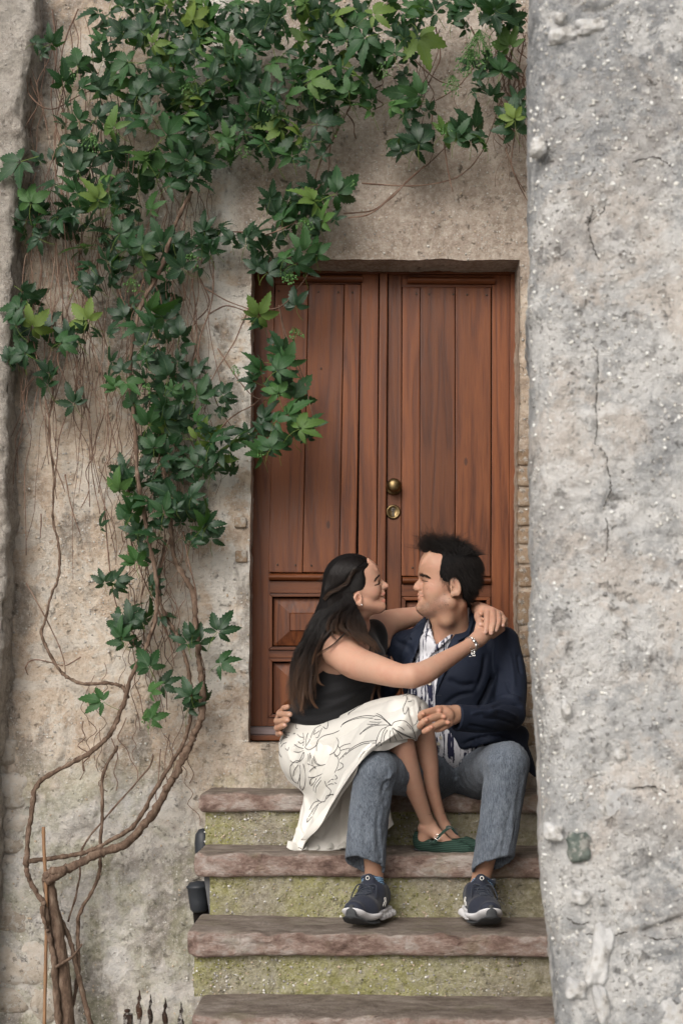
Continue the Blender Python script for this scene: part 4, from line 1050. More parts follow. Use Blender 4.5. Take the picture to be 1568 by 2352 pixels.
V, Fc = B.mesh(W(560, 2160, 5.2), np.array(W(1260, 1200, 5.2))+np.array([0, .0, .05]), .0055) if False else B.mesh((-.38, -1.25, .95), (.78, -.10, 2.25), .0062,
    fine=[((np.array(WV(940, 1438, 5.15))[0], CY+4.66, WV(0, 1430, 4.8)[2]), (WV(1112, 0, 4.8)[0], CY+4.95, WV(0, 1236, 4.8)[2]), .0020),
          ((WV(948, 0, 4.36)[0], CY+4.24, WV(0, 1695, 4.36)[2]), (WV(1082, 0, 4.5)[0], CY+4.56, WV(0, 1600, 4.4)[2]), .0020),
          ((WV(618, 0, 4.8)[0], CY+4.66, WV(0, 1705, 4.8)[2]), (WV(690, 0, 4.8)[0], CY+4.99, WV(0, 1605, 4.8)[2]), .0022)])
V = folds(V, Fc, [([(985, 1331), (992, 1331)], 1.6, -.0008), ([(986, 1337), (996, 1341)], 1.6, -.0010), ([(985, 1341), (992, 1348)], 1.6, -.0007),
                  ([(968, 1333.5), (975, 1332), (984, 1335)], 1.3, -.0012), ([(970, 1340), (977, 1342), (986, 1339)], 1.5, -.0009),
                  ([(1000, 1300), (985, 1298), (970, 1302)], 2.2, -.0004), ([(980, 1368), (984, 1380), (982, 1390)], 3, -.0008)])
V = relax(V, Fc, 1, .3)
P = P_of(V); base = np.tile(np.array([.40, .228, .152]), (len(V), 1))
def paint(C, m, c): m = np.clip(m, 0, 1)[:, None]; return C*(1-m)+np.array(c)*m
def blob(x, y, rx, ry, soft=.5): return 1-sstep(1-soft, 1, np.sqrt(((P[:, 0]-x)/rx)**2+((P[:, 1]-y)/ry)**2))
head = (P[:, 1] < 1440) & (P[:, 2] < 4.98)
rg = np.random.RandomState(3).uniform(0, 1, len(V))
stub = np.maximum(np.maximum(blob(985, 1397, 38, 22, .6), blob(1012, 1388, 30, 32, .7)), blob(1022, 1365, 12, 26, .9)*.6); stub = np.maximum(stub, blob(966, 1364, 8, 5, .6)*.8)*head
base = paint(base, stub*(.25+.5*rg), (.10, .065, .05))
base = paint(base, blob(955, 1350, 13, 10, .8)*.35*head, (.55, .22, .15)); base = paint(base, blob(990, 1355, 20, 12, .8)*.25*head, (.52, .22, .15))
lip = np.maximum(blob(960, 1376.5, 12, 4.6, .4), blob(963, 1368.5, 13, 2.9, .4))*head*(P[:, 0] < 976); base = paint(base, lip*.5, (.36, .155, .12))
base = paint(base, blob(1046, 1340, 10, 16, .8)*.25*head, (.50, .19, .13))
base = paint(base, np.maximum(blob(977, 1335.5, 7.5, 1.5, .5), 0)*head*.85, (.03, .018, .014))
for x, y, r_ in ((1020.5, 1366, 1.6), (1031, 1375, 1.5), (1022.5, 1389, 1.8), (1028, 1389.2, 1.8), (980, 1353, 1.2)): base = paint(base, blob(x, y, r_, r_, .5)*head, (.05, .025, .02))
hand = (P[:, 1] > 1590) & (P[:, 1] < 1710)
for x, y in ((660, 520), (735, 620), (800, 720), (385, 565), (440, 675), (525, 795), (480, 610)): c = hz(x, y); base = paint(base, blob(c[0], c[1], 8, 8, .9)*.4*hand, (.56, .24, .17))
for x, y in ((540, 815), (490, 940), (420, 1060)): c = gz_(x, y); base = paint(base, blob(c[0]-.5, c[1], 4.2, 3.2, .25)*.6*hand, (.62, .42, .36))
M_skin = skin_mat('skin')
o = mk('body', V, Fc, M_skin, man); vcol(o, base)

# ---- clothes
M_navy = fabric('navy_wool', (.0060, .0095, .021), (.011, .016, .031), .75, 1200, .35, 0)
M_navy2 = fabric('navy_wool_facing', (.0085, .013, .026), (.015, .021, .039), .7, 1200, .35, 0); M_lining = new_mat('navy_lining', .5, .4, (.006, .008, .016))
J = Body()
J.E((1040, 1560, 4.885), (118, .138, 118), k=1)
J.E((1062, 1690, 4.90), (118, .150, 92), k=40)
J.C((930, 1484, 4.93, 33), (1150, 1478, 4.875, 34), k=24)
J.C((1036, 1440, 4.93, 46), (950, 1474, 4.94, 27), k=18); J.C((1040, 1436, 4.92, 46), (1140, 1468, 4.88, 29), k=18)
J.C((1055, 1405, 4.90, 33), (1050, 1440, 4.92, 44), k=12)
J.CH([(1157, 1474, 4.85, 34), (1173, 1560, 4.77, 36.5), (1169, 1638, 4.67, 37)], k=14)
J.CH([(1167, 1640, 4.655, 37), (1112, 1652, 4.52, 33), (1062, 1650, 4.455, 31), (1040, 1648, 4.43, 32)], k=12)
J.CH([(925, 1487, 4.95, 34), (845, 1630, 5.03, 34), (740, 1662, 5.02, 26), (700, 1662, 5.00, 25)], k=12)
J.CH([(1085, 1690, 4.80, 40), (1165, 1712, 4.78, 34), (1205, 1745, 4.83, 18), (1228, 1782, 4.88, 5)], k=14)
J.C((1120, 1690, 4.76, 34), (1190, 1690, 4.80, 24), k=16)
# cuff: cut and hollow
cc = np.array(W(1047, 1648, 4.44)); cn = np.array([-.93, -.36, .10]); cn /= np.linalg.norm(cn)
J.cut(cc, cn, cc-.075, cc+.075)
J.cone(cc+cn*.03, cc-cn*.030, .036, .030, .003, '-')
OPEN = [(982, 1395), (1056, 1380), (1082, 1386), (1052, 1432), (1028, 1487), (1007, 1546), (998, 1600), (999, 1640), (1008, 1680), (1028, 1713), (1046, 1724), (1000, 1760), (940, 1740), (925, 1640), (937, 1578), (948, 1520), (966, 1470), (978, 1430)]
J.poly(OPEN, 4.5, 4.90, 3)
J.poly([(900, 1800), (900, 1745), (1000, 1740), (1030, 1716), (1062, 1725), (1100, 1712), (1150, 1704), (1190, 1722), (1214, 1760), (1222, 1800)], 4.2, 4.80, 6)
V, Fc = J.mesh((-.30, -1.05, 1.25), (.78, -.12, 2.12), .0062, fine=[(cc-.085, cc+.085, .0032)])
JF = [([(1142, 1530), (1128, 1570), (1112, 1605), (1098, 1625)], 7, -.010), ([(1150, 1540), (1144, 1580), (1138, 1605)], 6, .005),
      ([(1128, 1614), (1158, 1600), (1196, 1606)], 5, .007), ([(1130, 1626), (1160, 1614), (1200, 1622)], 4.5, -.007), ([(1120, 1636), (1150, 1634), (1190, 1650)], 5, .006), ([(1110, 1648), (1150, 1652), (1185, 1668)], 4, -.005),
      ([(1135, 1470), (1130, 1510), (1135, 1560)], 4, -.004), ([(1115, 1500), (1108, 1550), (1090, 1590)], 7, -.004), ([(1165, 1490), (1176, 1540), (1180, 1580)], 6, .004), ([(1188, 1500), (1196, 1550)], 5, -.004),
      ([(1080, 1640), (1110, 1636), (1140, 1642)], 5, .003), ([(1075, 1665), (1110, 1672), (1150, 1682)], 4, -.004), ([(1030, 1560), (1060, 1575), (1095, 1570)], 9, -.005), ([(1015, 1625), (1050, 1600), (1090, 1592)], 7, -.004),
      ([(1060, 1712), (1100, 1695), (1150, 1690), (1200, 1715)], 4, -.008), ([(1080, 1718), (1120, 1703), (1160, 1700)], 4, .005), ([(905, 1470), (940, 1490), (955, 1530)], 8, -.005), ([(890, 1500), (905, 1540), (900, 1590)], 7, -.006),
      ([(960, 1440), (940, 1460), (915, 1478)], 5, .003), ([(1160, 1560), (1172, 1590), (1190, 1600)], 4, -.004), ([(1068, 1500), (1080, 1520), (1095, 1523)], 3, -.001)]
V = relax(V, Fc, 1, .4); V = folds(V, Fc, [(p, w*.66, a*2.1) for p, w, a in JF])
N = normals(V, Fc); V = V+N*(.0025*fbm(V[:, 0], V[:, 1], V[:, 2], 11, 3, 601))[:, None]
jb = bvh_of(V, Fc)
jacket = mk('blazer', V, Fc, M_navy, man)
# lapels, collar, pocket flap, stitches
LAP = [(1074, 1390), (1082, 1396), (1092, 1408), (1086, 1432), (1077, 1461), (1064, 1466), (1052, 1472), (1055, 1480), (1040, 1510), (1022, 1545), (1006, 1580), (998, 1597), (1001, 1570), (1008, 1543), (1028, 1486), (1051, 1431)]
patch('lapel', LAP, jb, M_navy2, man, .006, .004, 3, lambda x, y: .006*sstep(1600, 1500, y), curve=False)
patch('lapel', [(977, 1414), (966, 1424), (950, 1440), (940, 1462), (946, 1470), (936, 1472), (924, 1500), (920, 1540), (927, 1575), (935, 1590), (937, 1576), (947, 1521), (966, 1470), (979, 1428)], jb, M_navy2, man, .006, .004, 3, lambda x, y: .005, curve=False)
m_seam = M_lining
def piping(name, pts, bvh, mat, parent, r=.0008, off=.0006, n=5):
    P = smooth_path(pts, n); Q = []
    for p in P:
        h, nn = cast(bvh, p[0], p[1])
        if h is None: continue
        Q.append(h+(nn if nn.y < 0 else -nn)*off)
    if len(Q) < 2: return None
    mb = MB(); mb.tube(Q, r, 5); return mb.build(name, mat, parent, True)
piping('seam', [(1052, 1471), (1064, 1468), (1078, 1460)], jb, m_seam, jacket, .0012, .0045)
piping('buttonhole', [(1001, 1598.5), (1007, 1597.5), (1014, 1597.5)], jb, m_seam, jacket, .0010, .0005)
mb = MB(); 
M_button = new_mat('horn_button', .35, .5, (.55, .50, .40))

# shirt
S = Body(); S.E((1030, 1580, 4.895), (100, .120, 125), k=1); S.E((1035, 1700, 4.89), (98, .137, 80), k=30); S.C((1036, 1452, 4.885, 46), (1036, 1410, 4.86, 43), k=12)
S.E((1006, 1480, 4.865), (44, .075, 40), k=14)
S.poly([(986, 1350), (1090, 1350), (1062, 1425), (1040, 1450), (1012, 1473), (1001, 1482), (994, 1462), (987, 1436)], 4.4, 4.92, 2)
V, Fc = S.mesh((.0, -.82, 1.36), (.62, -.35, 2.05), .0055)
V = folds(V, Fc, [([(975, 1500), (968, 1560), (962, 1620)], 6, .004), ([(985, 1520), (978, 1600)], 4, -.003), ([(955, 1520), (948, 1580)], 5, .003), ([(992, 1690), (1010, 1705), (1020, 1722)], 4, .004), ([(985, 1700), (1000, 1716)], 3, -.003)])
sb = bvh_of(V, Fc)
m = new_mat('brushed_stripe_shirt', .8, .25); n = NT(m); co = n.coord('Object', (1, 1, .10)); cx = n.coord('Object', (1, .2, .06))
w = n.noise(cx, 95, 3, .6, .35); w2 = n.noise(co, 190, 3, .6, .3); st = n.math('ADD', n.math('MULTIPLY', w, .75), n.math('MULTIPLY', w2, .25))
br = n.noise(n.coord('Object', (1, 1, .5)), 45, 4, .7)
msk = n.math('MULTIPLY', n.mr(st, .500, .530), n.mr(br, .33, .42))
n.set(color=n.mix(msk, (.62, .62, .66), (.022, .024, .055)), normal=n.bump(n.noise(n.coord(), 500, 2), .2, .001)); M_shirt = m
shirt = mk('striped_shirt', V, Fc, M_shirt, man)
patch('collar', [(987, 1416), (978, 1432), (972, 1450), (973, 1461), (984, 1459), (996, 1470), (1001, 1480), (1000, 1467), (994, 1448), (990, 1430)], sb, M_shirt, man, .003, .0025, 2.5, lambda x, y: .006, curve=False)
patch('collar', [(1058, 1424), (1050, 1444), (1034, 1466), (1012, 1486), (990, 1504), (984, 1512), (986, 1500), (998, 1480), (1012, 1468), (1034, 1446), (1050, 1430)], sb, M_shirt, man, .003, .0025, 2.5, lambda x, y: .008, curve=False)
patch('shirt_placket', [(985, 1500), (999, 1494), (1000, 1530), (992, 1570), (990, 1620), (992, 1680), (1008, 1718), (996, 1722), (982, 1690), (978, 1640), (979, 1570), (984, 1530)], sb, M_shirt, man, .002, .0018, 3)
for x, y in ((990.5, 1512), (986, 1571), (1011, 1695), (1006, 1709)):
    h, nn = cast(sb, x, y)
    if h is None: continue
    mb = MB(); mb.lathe([(.0052, 0), (.0058, .0014), (.0046, .0022), (.0040, .0014), (.0004, .0014)], h+Vector((0, -.0045, 0)), (0, -1, .1), 16); mb.build('shirt_button', M_button, man, True)

# trousers
T = Body()
T.E((1058, 1768, 4.96), (112, .135, 58), k=1)
T.C((1012, 1785, 4.92, 58), (862, 1770, 4.385, 47), k=16); T.CH([(861, 1768, 4.372, 46.5), (850, 1850, 4.40, 46), (842, 1920, 4.415, 45.5), (838, 1975, 4.43, 47), (838, 2030, 4.44, 49)], k=10)
T.C((1095, 1782, 4.92, 60), (1162, 1756, 4.41, 52), k=16); T.CH([(1164, 1754, 4.395, 50), (1156, 1820, 4.405, 48), (1146, 1890, 4.415, 47), (1133, 1975, 4.43, 47), (1126, 2030, 4.44, 49)], k=10)
c1 = np.array(W(838, 1988, 4.43)); n1 = np.array([-.05, -.20, -1.0]) if False else np.array([-.16, .36, -1.0])
T.cut(c1, [-.30, -.42, -1], c1-np.array([.10, .10, .12]), c1+np.array([.10, .10, .05]))
T.cone(c1-np.array([0, 0, .05]), c1+np.array([0, 0, .09]), .061, .050, .003, '-')
c2 = np.array(W(1130, 1988, 4.43)); T.cut(c2, [.26, -.40, -1], c2-np.array([.10, .10, .12]), c2+np.array([.10, .10, .05]))
T.cone(c2-np.array([0, 0, .05]), c2+np.array([0.012, 0, .09]), .061, .050, .003, '-')
V, Fc = T.mesh((-.02, -1.13, 1.05), (.66, -.18, 1.62), .0055)
TF = [([(893, 1790), (884, 1800), (876, 1830)], 4, -.007), ([(905, 1770), (890, 1790), (880, 1795)], 4, .006), ([(890, 1812), (880, 1850)], 4, -.004), ([(822, 1850), (835, 1895), (842, 1935)], 4, -.004), ([(815, 1850), (826, 1900), (832, 1950)], 4, .0035),
      ([(868, 1850), (866, 1900), (870, 1960)], 3.5, -.0035), ([(858, 1840), (856, 1900), (858, 1960)], 3.5, .003), ([(875, 1900), (877, 1990)], 3, .003), ([(806, 1860), (808, 1940)], 3, .003),
      ([(1115, 1765), (1085, 1780), (1040, 1785)], 3, -.006), ([(1118, 1768), (1112, 1800), (1108, 1830)], 4, -.005), ([(1040, 1772), (1080, 1765), (1120, 1745)], 5, .005), ([(1030, 1752), (1060, 1740), (1110, 1725)], 5, -.004), ([(1020, 1740), (1050, 1725), (1090, 1715)], 4, .004),
      ([(1165, 1880), (1160, 1920), (1150, 1965)], 3.5, -.005), ([(1175, 1860), (1172, 1920), (1160, 1980)], 3.5, .004), ([(1150, 1900), (1140, 1950), (1122, 1975)], 3.5, -.004), ([(1125, 1850), (1120, 1910), (1108, 1970)], 4, .003), ([(1135, 1860), (1130, 1930)], 3, -.003),
      ([(1195, 1780), (1190, 1850), (1180, 1920)], 4, -.003), ([(1020, 1760), (1000, 1800), (985, 1830)], 5, -.005), ([(915, 1800), (930, 1830), (950, 1845)], 5, -.005), ([(905, 1830), (925, 1850)], 4, .004)]
V = folds(V, Fc, TF); V = relax(V, Fc, 1, .3)
N = normals(V, Fc); V = V+N*(.0042*fbm(V[:, 0]*2.2, V[:, 1]*2.2, V[:, 2]*.55, 20, 3, 611)+.0024*fbm(V[:, 0]*3, V[:, 1]*3, V[:, 2]*.45, 42, 2, 615))[:, None]
M_den = fabric('chambray', (.030, .038, .053), (.185, .212, .250), .95, 1300, .8, .05, (14, .45, (.045, .058, .08)), (1, 1, .38))
n = NT(M_den); sl_ = n.noise(n.coord('Object', (1, 1, .13)), 420, 4, .7); bc = M_den.node_tree.nodes['Principled BSDF'].inputs['Base Color']; prev = bc.links[0].from_socket; n.set(color=n.mix(n.mr(sl_, .44, .60, 0, .36), prev, (.26, .295, .345))); n.set(color=n.mix(n.mr(sl_, .50, .36, 0, .34), bc.links[0].from_socket, (.018, .024, .036)), normal=n.bump(sl_, .8, .004))
trousers = mk('trousers', V, Fc, M_den, man); tb = bvh_of(V, Fc)
# hem bands
piping('hem_seam', [(797, 1945), (835, 1955), (884, 1972)], tb, M_den, trousers, .0009, .0002); piping('hem_seam', [(1093, 1968), (1130, 1955), (1176, 1952)], tb, M_den, trousers, .0009, .0002)
piping('inseam', [(1112, 1772), (1080, 1785), (1045, 1787)], tb, M_den, trousers, .0010, .0002)

# hair: dark mass bounded by the hairline, then strands
HP = [(971, 1264), (979, 1272), (998, 1271), (1015, 1274), (1013, 1289), (1009, 1308), (1008, 1326), (1011, 1341), (1020, 1344), (1030, 1338), (1037, 1330), (1048, 1327), (1057, 1338), (1060, 1352), (1063, 1374), (1074, 1386), (1090, 1371),
      (1098, 1350), (1105, 1315), (1103, 1282), (1094, 1262), (1078, 1246), (1050, 1242), (1015, 1240), (985, 1246)]
Hm = Body(); Hm.E(hp(1035, 1308), (69.5, 56.5*H/FP, 66), k=1); Hm.E(hp(1064, 1345), (33, 50*H/FP, 38), k=16); Hm.E(hp(1015, 1262), (38, 36*H/FP, 22), k=14)
Hm.poly(smooth_path(HP+[HP[0]], 3), H-.12, H+.12, 5, '&')
V, Fc = Hm.mesh(np.array(W(955, 1395, H))-np.array([0, .1, 0]), np.array(W(1115, 1215, H))+np.array([0, .1, 0]), .003)
N = normals(V, Fc); V = V+N*(.0018*fbm(V[:, 0], V[:, 1], V[:, 2], 60, 2, 631))[:, None]
hair = mk('hair', V, Fc, M_scalp, man); vcol(hair, np.tile([.0045, .004, .004], (len(V), 1)))
rg = np.random.RandomState(11); ST = []; RD = []
hb = bvh_of(V, Fc); Nh = N
idx = rg.choice(len(V), 8500); seg = 8
for i in idx:
    p = V[i]; nn = Nh[i]; a = P_of(p[None])[0]; side = (H-a[2])/(H/FP)
    top = 1-sstep(1262, 1290, a[1]); back = sstep(1040, 1085, a[0])
    if top > .4:
        cl = fbm(np.array([p[0]]), np.array([p[1]]), np.array([p[2]]), 55, 2, 77)[0]*2.6
        dr = np.array([-.75+1.05*sstep(985, 1085, a[0])+cl*.5+rg.normal()*.16, rg.normal()*.25, .70+rg.normal()*.15]); L = rg.uniform(.018, .050)*(1.0-.5*back)*(.75+.5*abs(cl))*(1.30 if a[0] < 1012 else .85); curl = np.array([-.1+1.3*back+rg.normal()*.4, 0, -.25-.6*back])
    else:
        dr = np.array([.42+.2*back, 0, -.85])+nn*.16+rg.normal(size=3)*.09; L = rg.uniform(.016, .034); curl = np.array([-.35*back, 0, -.3])
        if a[1] > 1345: L *= .55
        if a[0] < 1022: L *= .5; dr = np.array([-.05+rg.normal()*.2, 0, -.9])+nn*.08+rg.normal(size=3)*.1
    dr = dr/np.linalg.norm(dr); t = np.linspace(0, 1, seg)[:, None]
    ST.append(p+dr*L*t+curl*L*t*t*.35+rg.normal(size=3)*.0012*t); RD.append(.00046*(1-.7*t[:, 0]))
V2, F2 = tubes(np.array(ST), np.array(RD)); o = mk('hair_strands', V2, F2, M_hair, hair, kind='stuff'); c = np.repeat(rg.uniform(.6, 1.5, len(idx)), seg*3)[:, None]*np.array([.009, .0065, .0055]); vcol(o, c)
# eyebrow, lashes, stubble line
ST = []; RD = []
mb_ = bvh_of(*man_bv) if False else None
bb = BVHTree.FromPolygons([tuple(v.co) for v in bpy.data.objects[[o for o in bpy.data.objects if o.parent == man and o.name.startswith('body')][0].name].data.vertices], [tuple(p.vertices) for p in [o for o in bpy.data.objects if o.parent == man and o.name.startswith('body')][0].data.polygons])
def brow(bvh, path, n, w, L, dirx, mat, parent, name, col=(.008, .006, .005), r=.00032, seed=1, out=.0006):
    rg = np.random.RandomState(seed); ST = []; RD = []; P = resample([(*p, 0) for p in path], 40)
    for _ in range(n):
        u = rg.uniform(0, 39); a = P[int(u)]; x = a[0]+rg.normal()*.5; y = a[1]+rg.normal()*w*(.5+.5*math.sin(math.pi*min(1, .25+u/39*.75)))
        h, nn = cast(bvh, x, y)
        if h is None: continue
        h = np.array(h); nn = np.array(nn); nn = nn if nn[1] < 0 else -nn
        dr = np.array([dirx[0], 0, dirx[1]])+rg.normal(size=3)*.15; dr -= nn*(dr@nn); dr = dr/np.linalg.norm(dr)+nn*.18
        t = np.linspace(0, 1, 4)[:, None]; ST.append(h+nn*out*.3+dr*L*rg.uniform(.6, 1.1)*t); RD.append(r*(1-.6*t[:, 0]))
    if not ST: return
    V, Fq = tubes(np.array(ST), np.array(RD)); o = mk(name, V, Fq, mat, parent); vcol(o, np.tile(col, (len(V), 1)))
brow(bb, [(963.5, 1320.5), (969, 1320.5), (977, 1322.5), (986.5, 1327.5)], 420, 1.9, .0060, (.9, -.25), M_hair, man, 'eyebrow')
brow(bb, [(969, 1333.5), (975, 1333), (983, 1336)], 60, .3, .0045, (-.6, -.35), M_hair, man, 'eyelashes', seed=3)

# ---- trainers
M_mesh = fabric('navy_mesh', (.010, .012, .022), (.028, .033, .05), .7, 1500, .6, .1); M_sole = new_mat('white_foam', .6, .4, (.60, .59, .60)); M_out = new_mat('dark_rubber', .7, .4, (.035, .037, .04)); M_lace = fabric('lace', (.008, .011, .02), (.02, .026, .04), .7)
M_over = new_mat('glossy_overlay', .45, .5, (.018, .019, .023)); M_logo = new_mat('reflective_white_mark', .5, .5, (.75, .73, .68)); M_sock = new_mat('knitted_sock', .9, .2)
n = NT(M_sock); cz = n.sep(n.coord())[2]; wv = n.math('FRACT', n.math('MULTIPLY', n.math('ADD', cz, n.math('MULTIPLY', n.noise(n.coord(), 90, 1), .004)), 190.0)); n.set(color=n.mix(n.math('MULTIPLY', n.math('GREATER_THAN', wv, .5), 1.0), (.045, .085, .16), (.25, .42, .60)), normal=n.bump(wv, .5, .001))
M_sockcuff = fabric('navy_sock_cuff', (.010, .018, .038), (.018, .03, .055))
def shoe(heel, toe, ground_z, mirror, label):
    """heel, toe: ground points; local x forward, y sideways (outer side = +), z up"""
    heel = np.array(heel); toe = np.array(toe); f = toe-heel; f[2] = 0; L = np.linalg.norm(f); f /= L; sd = np.array([-f[1], f[0], 0])*mirror; up = np.array([0, 0, 1.0])
    R = np.stack([f, sd, up], 1); sc = L/.285
    def loc(x, y, z): return np.array([heel[0], heel[1], ground_z])+R@(np.array([x, y, z])*sc)
    def fz(B):   # evaluate in local space
        return B
    root_parts = []
    def run(s, lo, hi, h, name, mat, parent, tw=None, smooth=True):
        V, Fc = s.mesh(lo, hi, h)
        if tw is not None: V = tw(V)
        V[:, 2] += .030*sstep(.20, .30, V[:, 0])*np.clip((V[:, 0]-.2)/.1, 0, 1)   # toe spring
        V = V*np.array([1, 1.17, 1.03]); Vw = np.array([heel[0], heel[1], ground_z])+(V*sc)@R.T
        if mirror < 0: Fc = Fc[:, ::-1]
        o = mk(name, Vw, Fc, mat, parent); return o, Vw, Fc
    U = SDF()
    U.cone((.045, 0, .060), (.10, 0, .060), .034, .036, .02); U.cone((.10, 0, .055), (.20, .004, .045), .036, .040, .02); U.cone((.20, .004, .045), (.252, .0, .038), .040, .030, .02)
    U.cone((.045, 0, .085), (.10, 0, .095), .032, .032, .02); U.cone((.10, 0, .095), (.155, 0, .066), .030, .026, .02); U.cone((.118, 0, .118), (.128, 0, .132), .018, .015, .012, flat=((1, 0, .45), 2.6))
    U.box((.15, 0, -.02), (.3, .2, .048), op='-', rad=.001, k=.004)
    U.cone((.050, 0, .150), (.085, 0, .120), .036, .029, .010, '-'); U.cone((.080, 0, .150), (.085, 0, .10), .027, .024, .006, '-')
    o1, Vu, Fu = run(U, (-.01, -.07, 0), (.30, .07, .17), .003, 'trainer', M_mesh, man)
    o1['label'] = label
    ub = bvh_of(Vu, Fu)
    So = SDF()
    pts = [(.035, 0, .034, .037), (.10, .0, .034, .037), (.19, .004, .034, .046), (.255, .0, .036, .034)]
    for a, b in zip(pts[:-1], pts[1:]): So.cone(a[:3], b[:3], a[3], b[3], .02, flat=((0, 0, 1), 2.0))
    So.box((.15, 0, .060), (.3, .2, .022), op='-', rad=.001, k=.004)
    for i in range(4):
        x = .025+i*.032
        for y in (.036, -.036): So.ell((x, y, .016), (.019, .010, .0125), None, .004)
        for y in (.036, -.036): So.cone((x+.016, y*1.25, .012), (x+.016, y*.9, .014), .0045, .0045, .002, '-')
    So.box((.15, 0, -.008), (.3, .2, .014), op='-', rad=.001, k=.002)
    o2, _, _ = run(So, (-.02, -.075, 0), (.31, .075, .07), .003, 'sole', M_sole, None); o2.parent = o1
    O = SDF(); O.cone((.185, .004, .008), (.262, .0, .010), .045, .031, .02, flat=((0, 0, 1), 6.0)); O.cone((.03, 0, .009), (.13, 0, .009), .034, .036, .02, flat=((0, 0, 1), 5.0)); O.ell((.2850, 0, .020), (.0075, .015, .018), None, .005); O.ell((.2765, 0, .0435), (.010, .009, .006), None, .006)
    o3, _, _ = run(O, (-.03, -.075, -.01), (.32, .075, .07), .003, 'outsole', M_out, None); o3.parent = o1
    # laces, logos laid on the upper by local rays
    def drop(x, y, z=.2, d=(0, 0, -1)):
        h = ub.ray_cast(Vector(loc(x, y, z)), Vector(R@np.array(d, float)), 1)
        return h[0]
    def line(ps, r, mat, name, side=None, off=.0012):
        Q = []
        for (x, y) in smooth_path(ps, 6):
            h = drop(x, y) if side is None else drop(x, side*.2, y, (0, -side, 0))
            if h is not None: Q.append(h+Vector((0, 0, off)) if side is None else h+Vector(R@np.array([0, side*off, 0])))
        if len(Q) < 2: return
        mb = MB(); mb.tube(Q, r, 5); o = mb.build(name, mat, None, True); o.parent = o1
    for i in range(5):
        x = .145+i*.014; w = .022-.001*i
        line([(x, -w), (x+.005, 0), (x-.002, w)], .0022, M_lace, 'lace', off=.0016); line([(x-.004, w), (x+.008, -w)], .002, M_lace, 'lace', off=.0026)
    a = Vector(loc(.136, 0, .112))
    for pl in ([(0, 0, 0), (.012, .03, .004), (.04, .038, -.045), (.03, .022, -.05), (.008, .008, -.006)], [(0, 0, 0), (.01, -.03, .004), (.03, -.044, -.035), (.02, -.03, -.03), (.004, -.006, 0)], [(0, 0, 0), (.02, .018, -.012), (.05, .034, -.055)], [(0, 0, 0), (.01, -.02, -.005), (.045, -.036, -.045)]):
        mb = MB(); mb.tube([a+Vector(R@np.array(p[:3])) for p in smooth_path(pl, 5)], .0022, 5); o = mb.build('lace_bow', M_lace, None, True); o.parent = o1
    # overlay and side mark
    for sgn in (1, -1):
        line([(.088, .058), (.094, .066), (.091, .074), (.086, .068), (.092, .060), (.098, .050)], .0016, M_logo, 'side_mark', side=sgn, off=.0004) if False else None
        line([(.110, .048), (.110, .056), (.1035, .064), (.1035, .074), (.112, .074), (.112, .064)], .0013, M_logo, 'side_mark', side=sgn, off=.0004)
        line([(.112, .064), (.121, .060), (.126, .050)], .0013, M_logo, 'side_mark', side=sgn, off=.0004)
    mb = MB(); cpt = Vector(loc(.138, 0, .138)); mb.tube([cpt+Vector(R@np.array([.004*math.sin(t)*-.4+.002, .0055*math.cos(t), .0055*math.sin(t)])) for t in np.linspace(0, 6.28, 14)], .0012, 5); o = mb.build('tongue_mark', M_logo, None, True); o.parent = o1
    return o1, loc
gzB = STEP[2][0]+.004
sh1, l1 = shoe(W(882, 2100, 4.53), W(812, 2110, 4.285), gzB, 1, None) if False else shoe((W(878, 0, 4.53)[0], 4.53+CY, 0), (W(806, 0, 4.29)[0], 4.265+CY, 0), gzB, 1, 'trainer with its toe pointing towards the left')
sh2, l2 = shoe((W(1086, 0, 4.54)[0], 4.54+CY, 0), (W(1126, 0, 4.29)[0], 4.260+CY, 0), gzB, -1, 'trainer with its toe pointing towards the right')
for l, an in ((l1, (855, 1975)), (l2, (1112, 1980))):
    a = np.array(l(.078, 0, .085)); b = np.array(W(an[0], an[1]+44, 4.475)); c = b+(b-a)*.18
    mb = MB(); mb.tube([a, (a+b)/2, b], [.0385, .0350, .0350], 28); mb.build('sock', M_sock, man, True)
    mb = MB(); mb.tube([b-(b-a)*.02, c, c], [.0362, .0362, .033], 28); mb.build('sock_cuff', M_sockcuff, man, True)
# ================================================================== THE WOMAN
woman = thing('person', 'woman with long dark hair in black top and white line-print skirt, embracing the man', 'person', WV(715, 1790, 4.86))
H = 4.74
def wp(px, py, s=0): return (px, py, H-s*H/FP)
B = Body(); q = H/FP
B.E(wp(809, 1333), (60, 50*q, 57), k=1)
B.E(wp(838, 1315), (30, 36*q, 28), k=16)
B.E(wp(842, 1352), (34, 38*q, 38), k=16)
sym(lambda s: B.E(wp(853, 1361, s*24), (19, 14*q, 17), k=12))
sym(lambda s: B.C((*wp(827, 1388, s*31), 13), (*wp(868, 1392, s*8), 12), k=12))
B.E(wp(872, 1393), (11.5, 13*q, 10.5), k=8)
B.C((*wp(862, 1392), 15), (*wp(834, 1398), 24), k=14)
sym(lambda s: B.C((*wp(866, 1322, s*5), 5.5), (*wp(856, 1327, s*24), 6), k=7))
sym(lambda s: B.E(wp(868, 1338, s*14), (6, 8*q, 5), k=5, op='-'))
sym(lambda s: B.E(wp(862, 1340, s*16), (7, 7*q, 6.5), k=3))
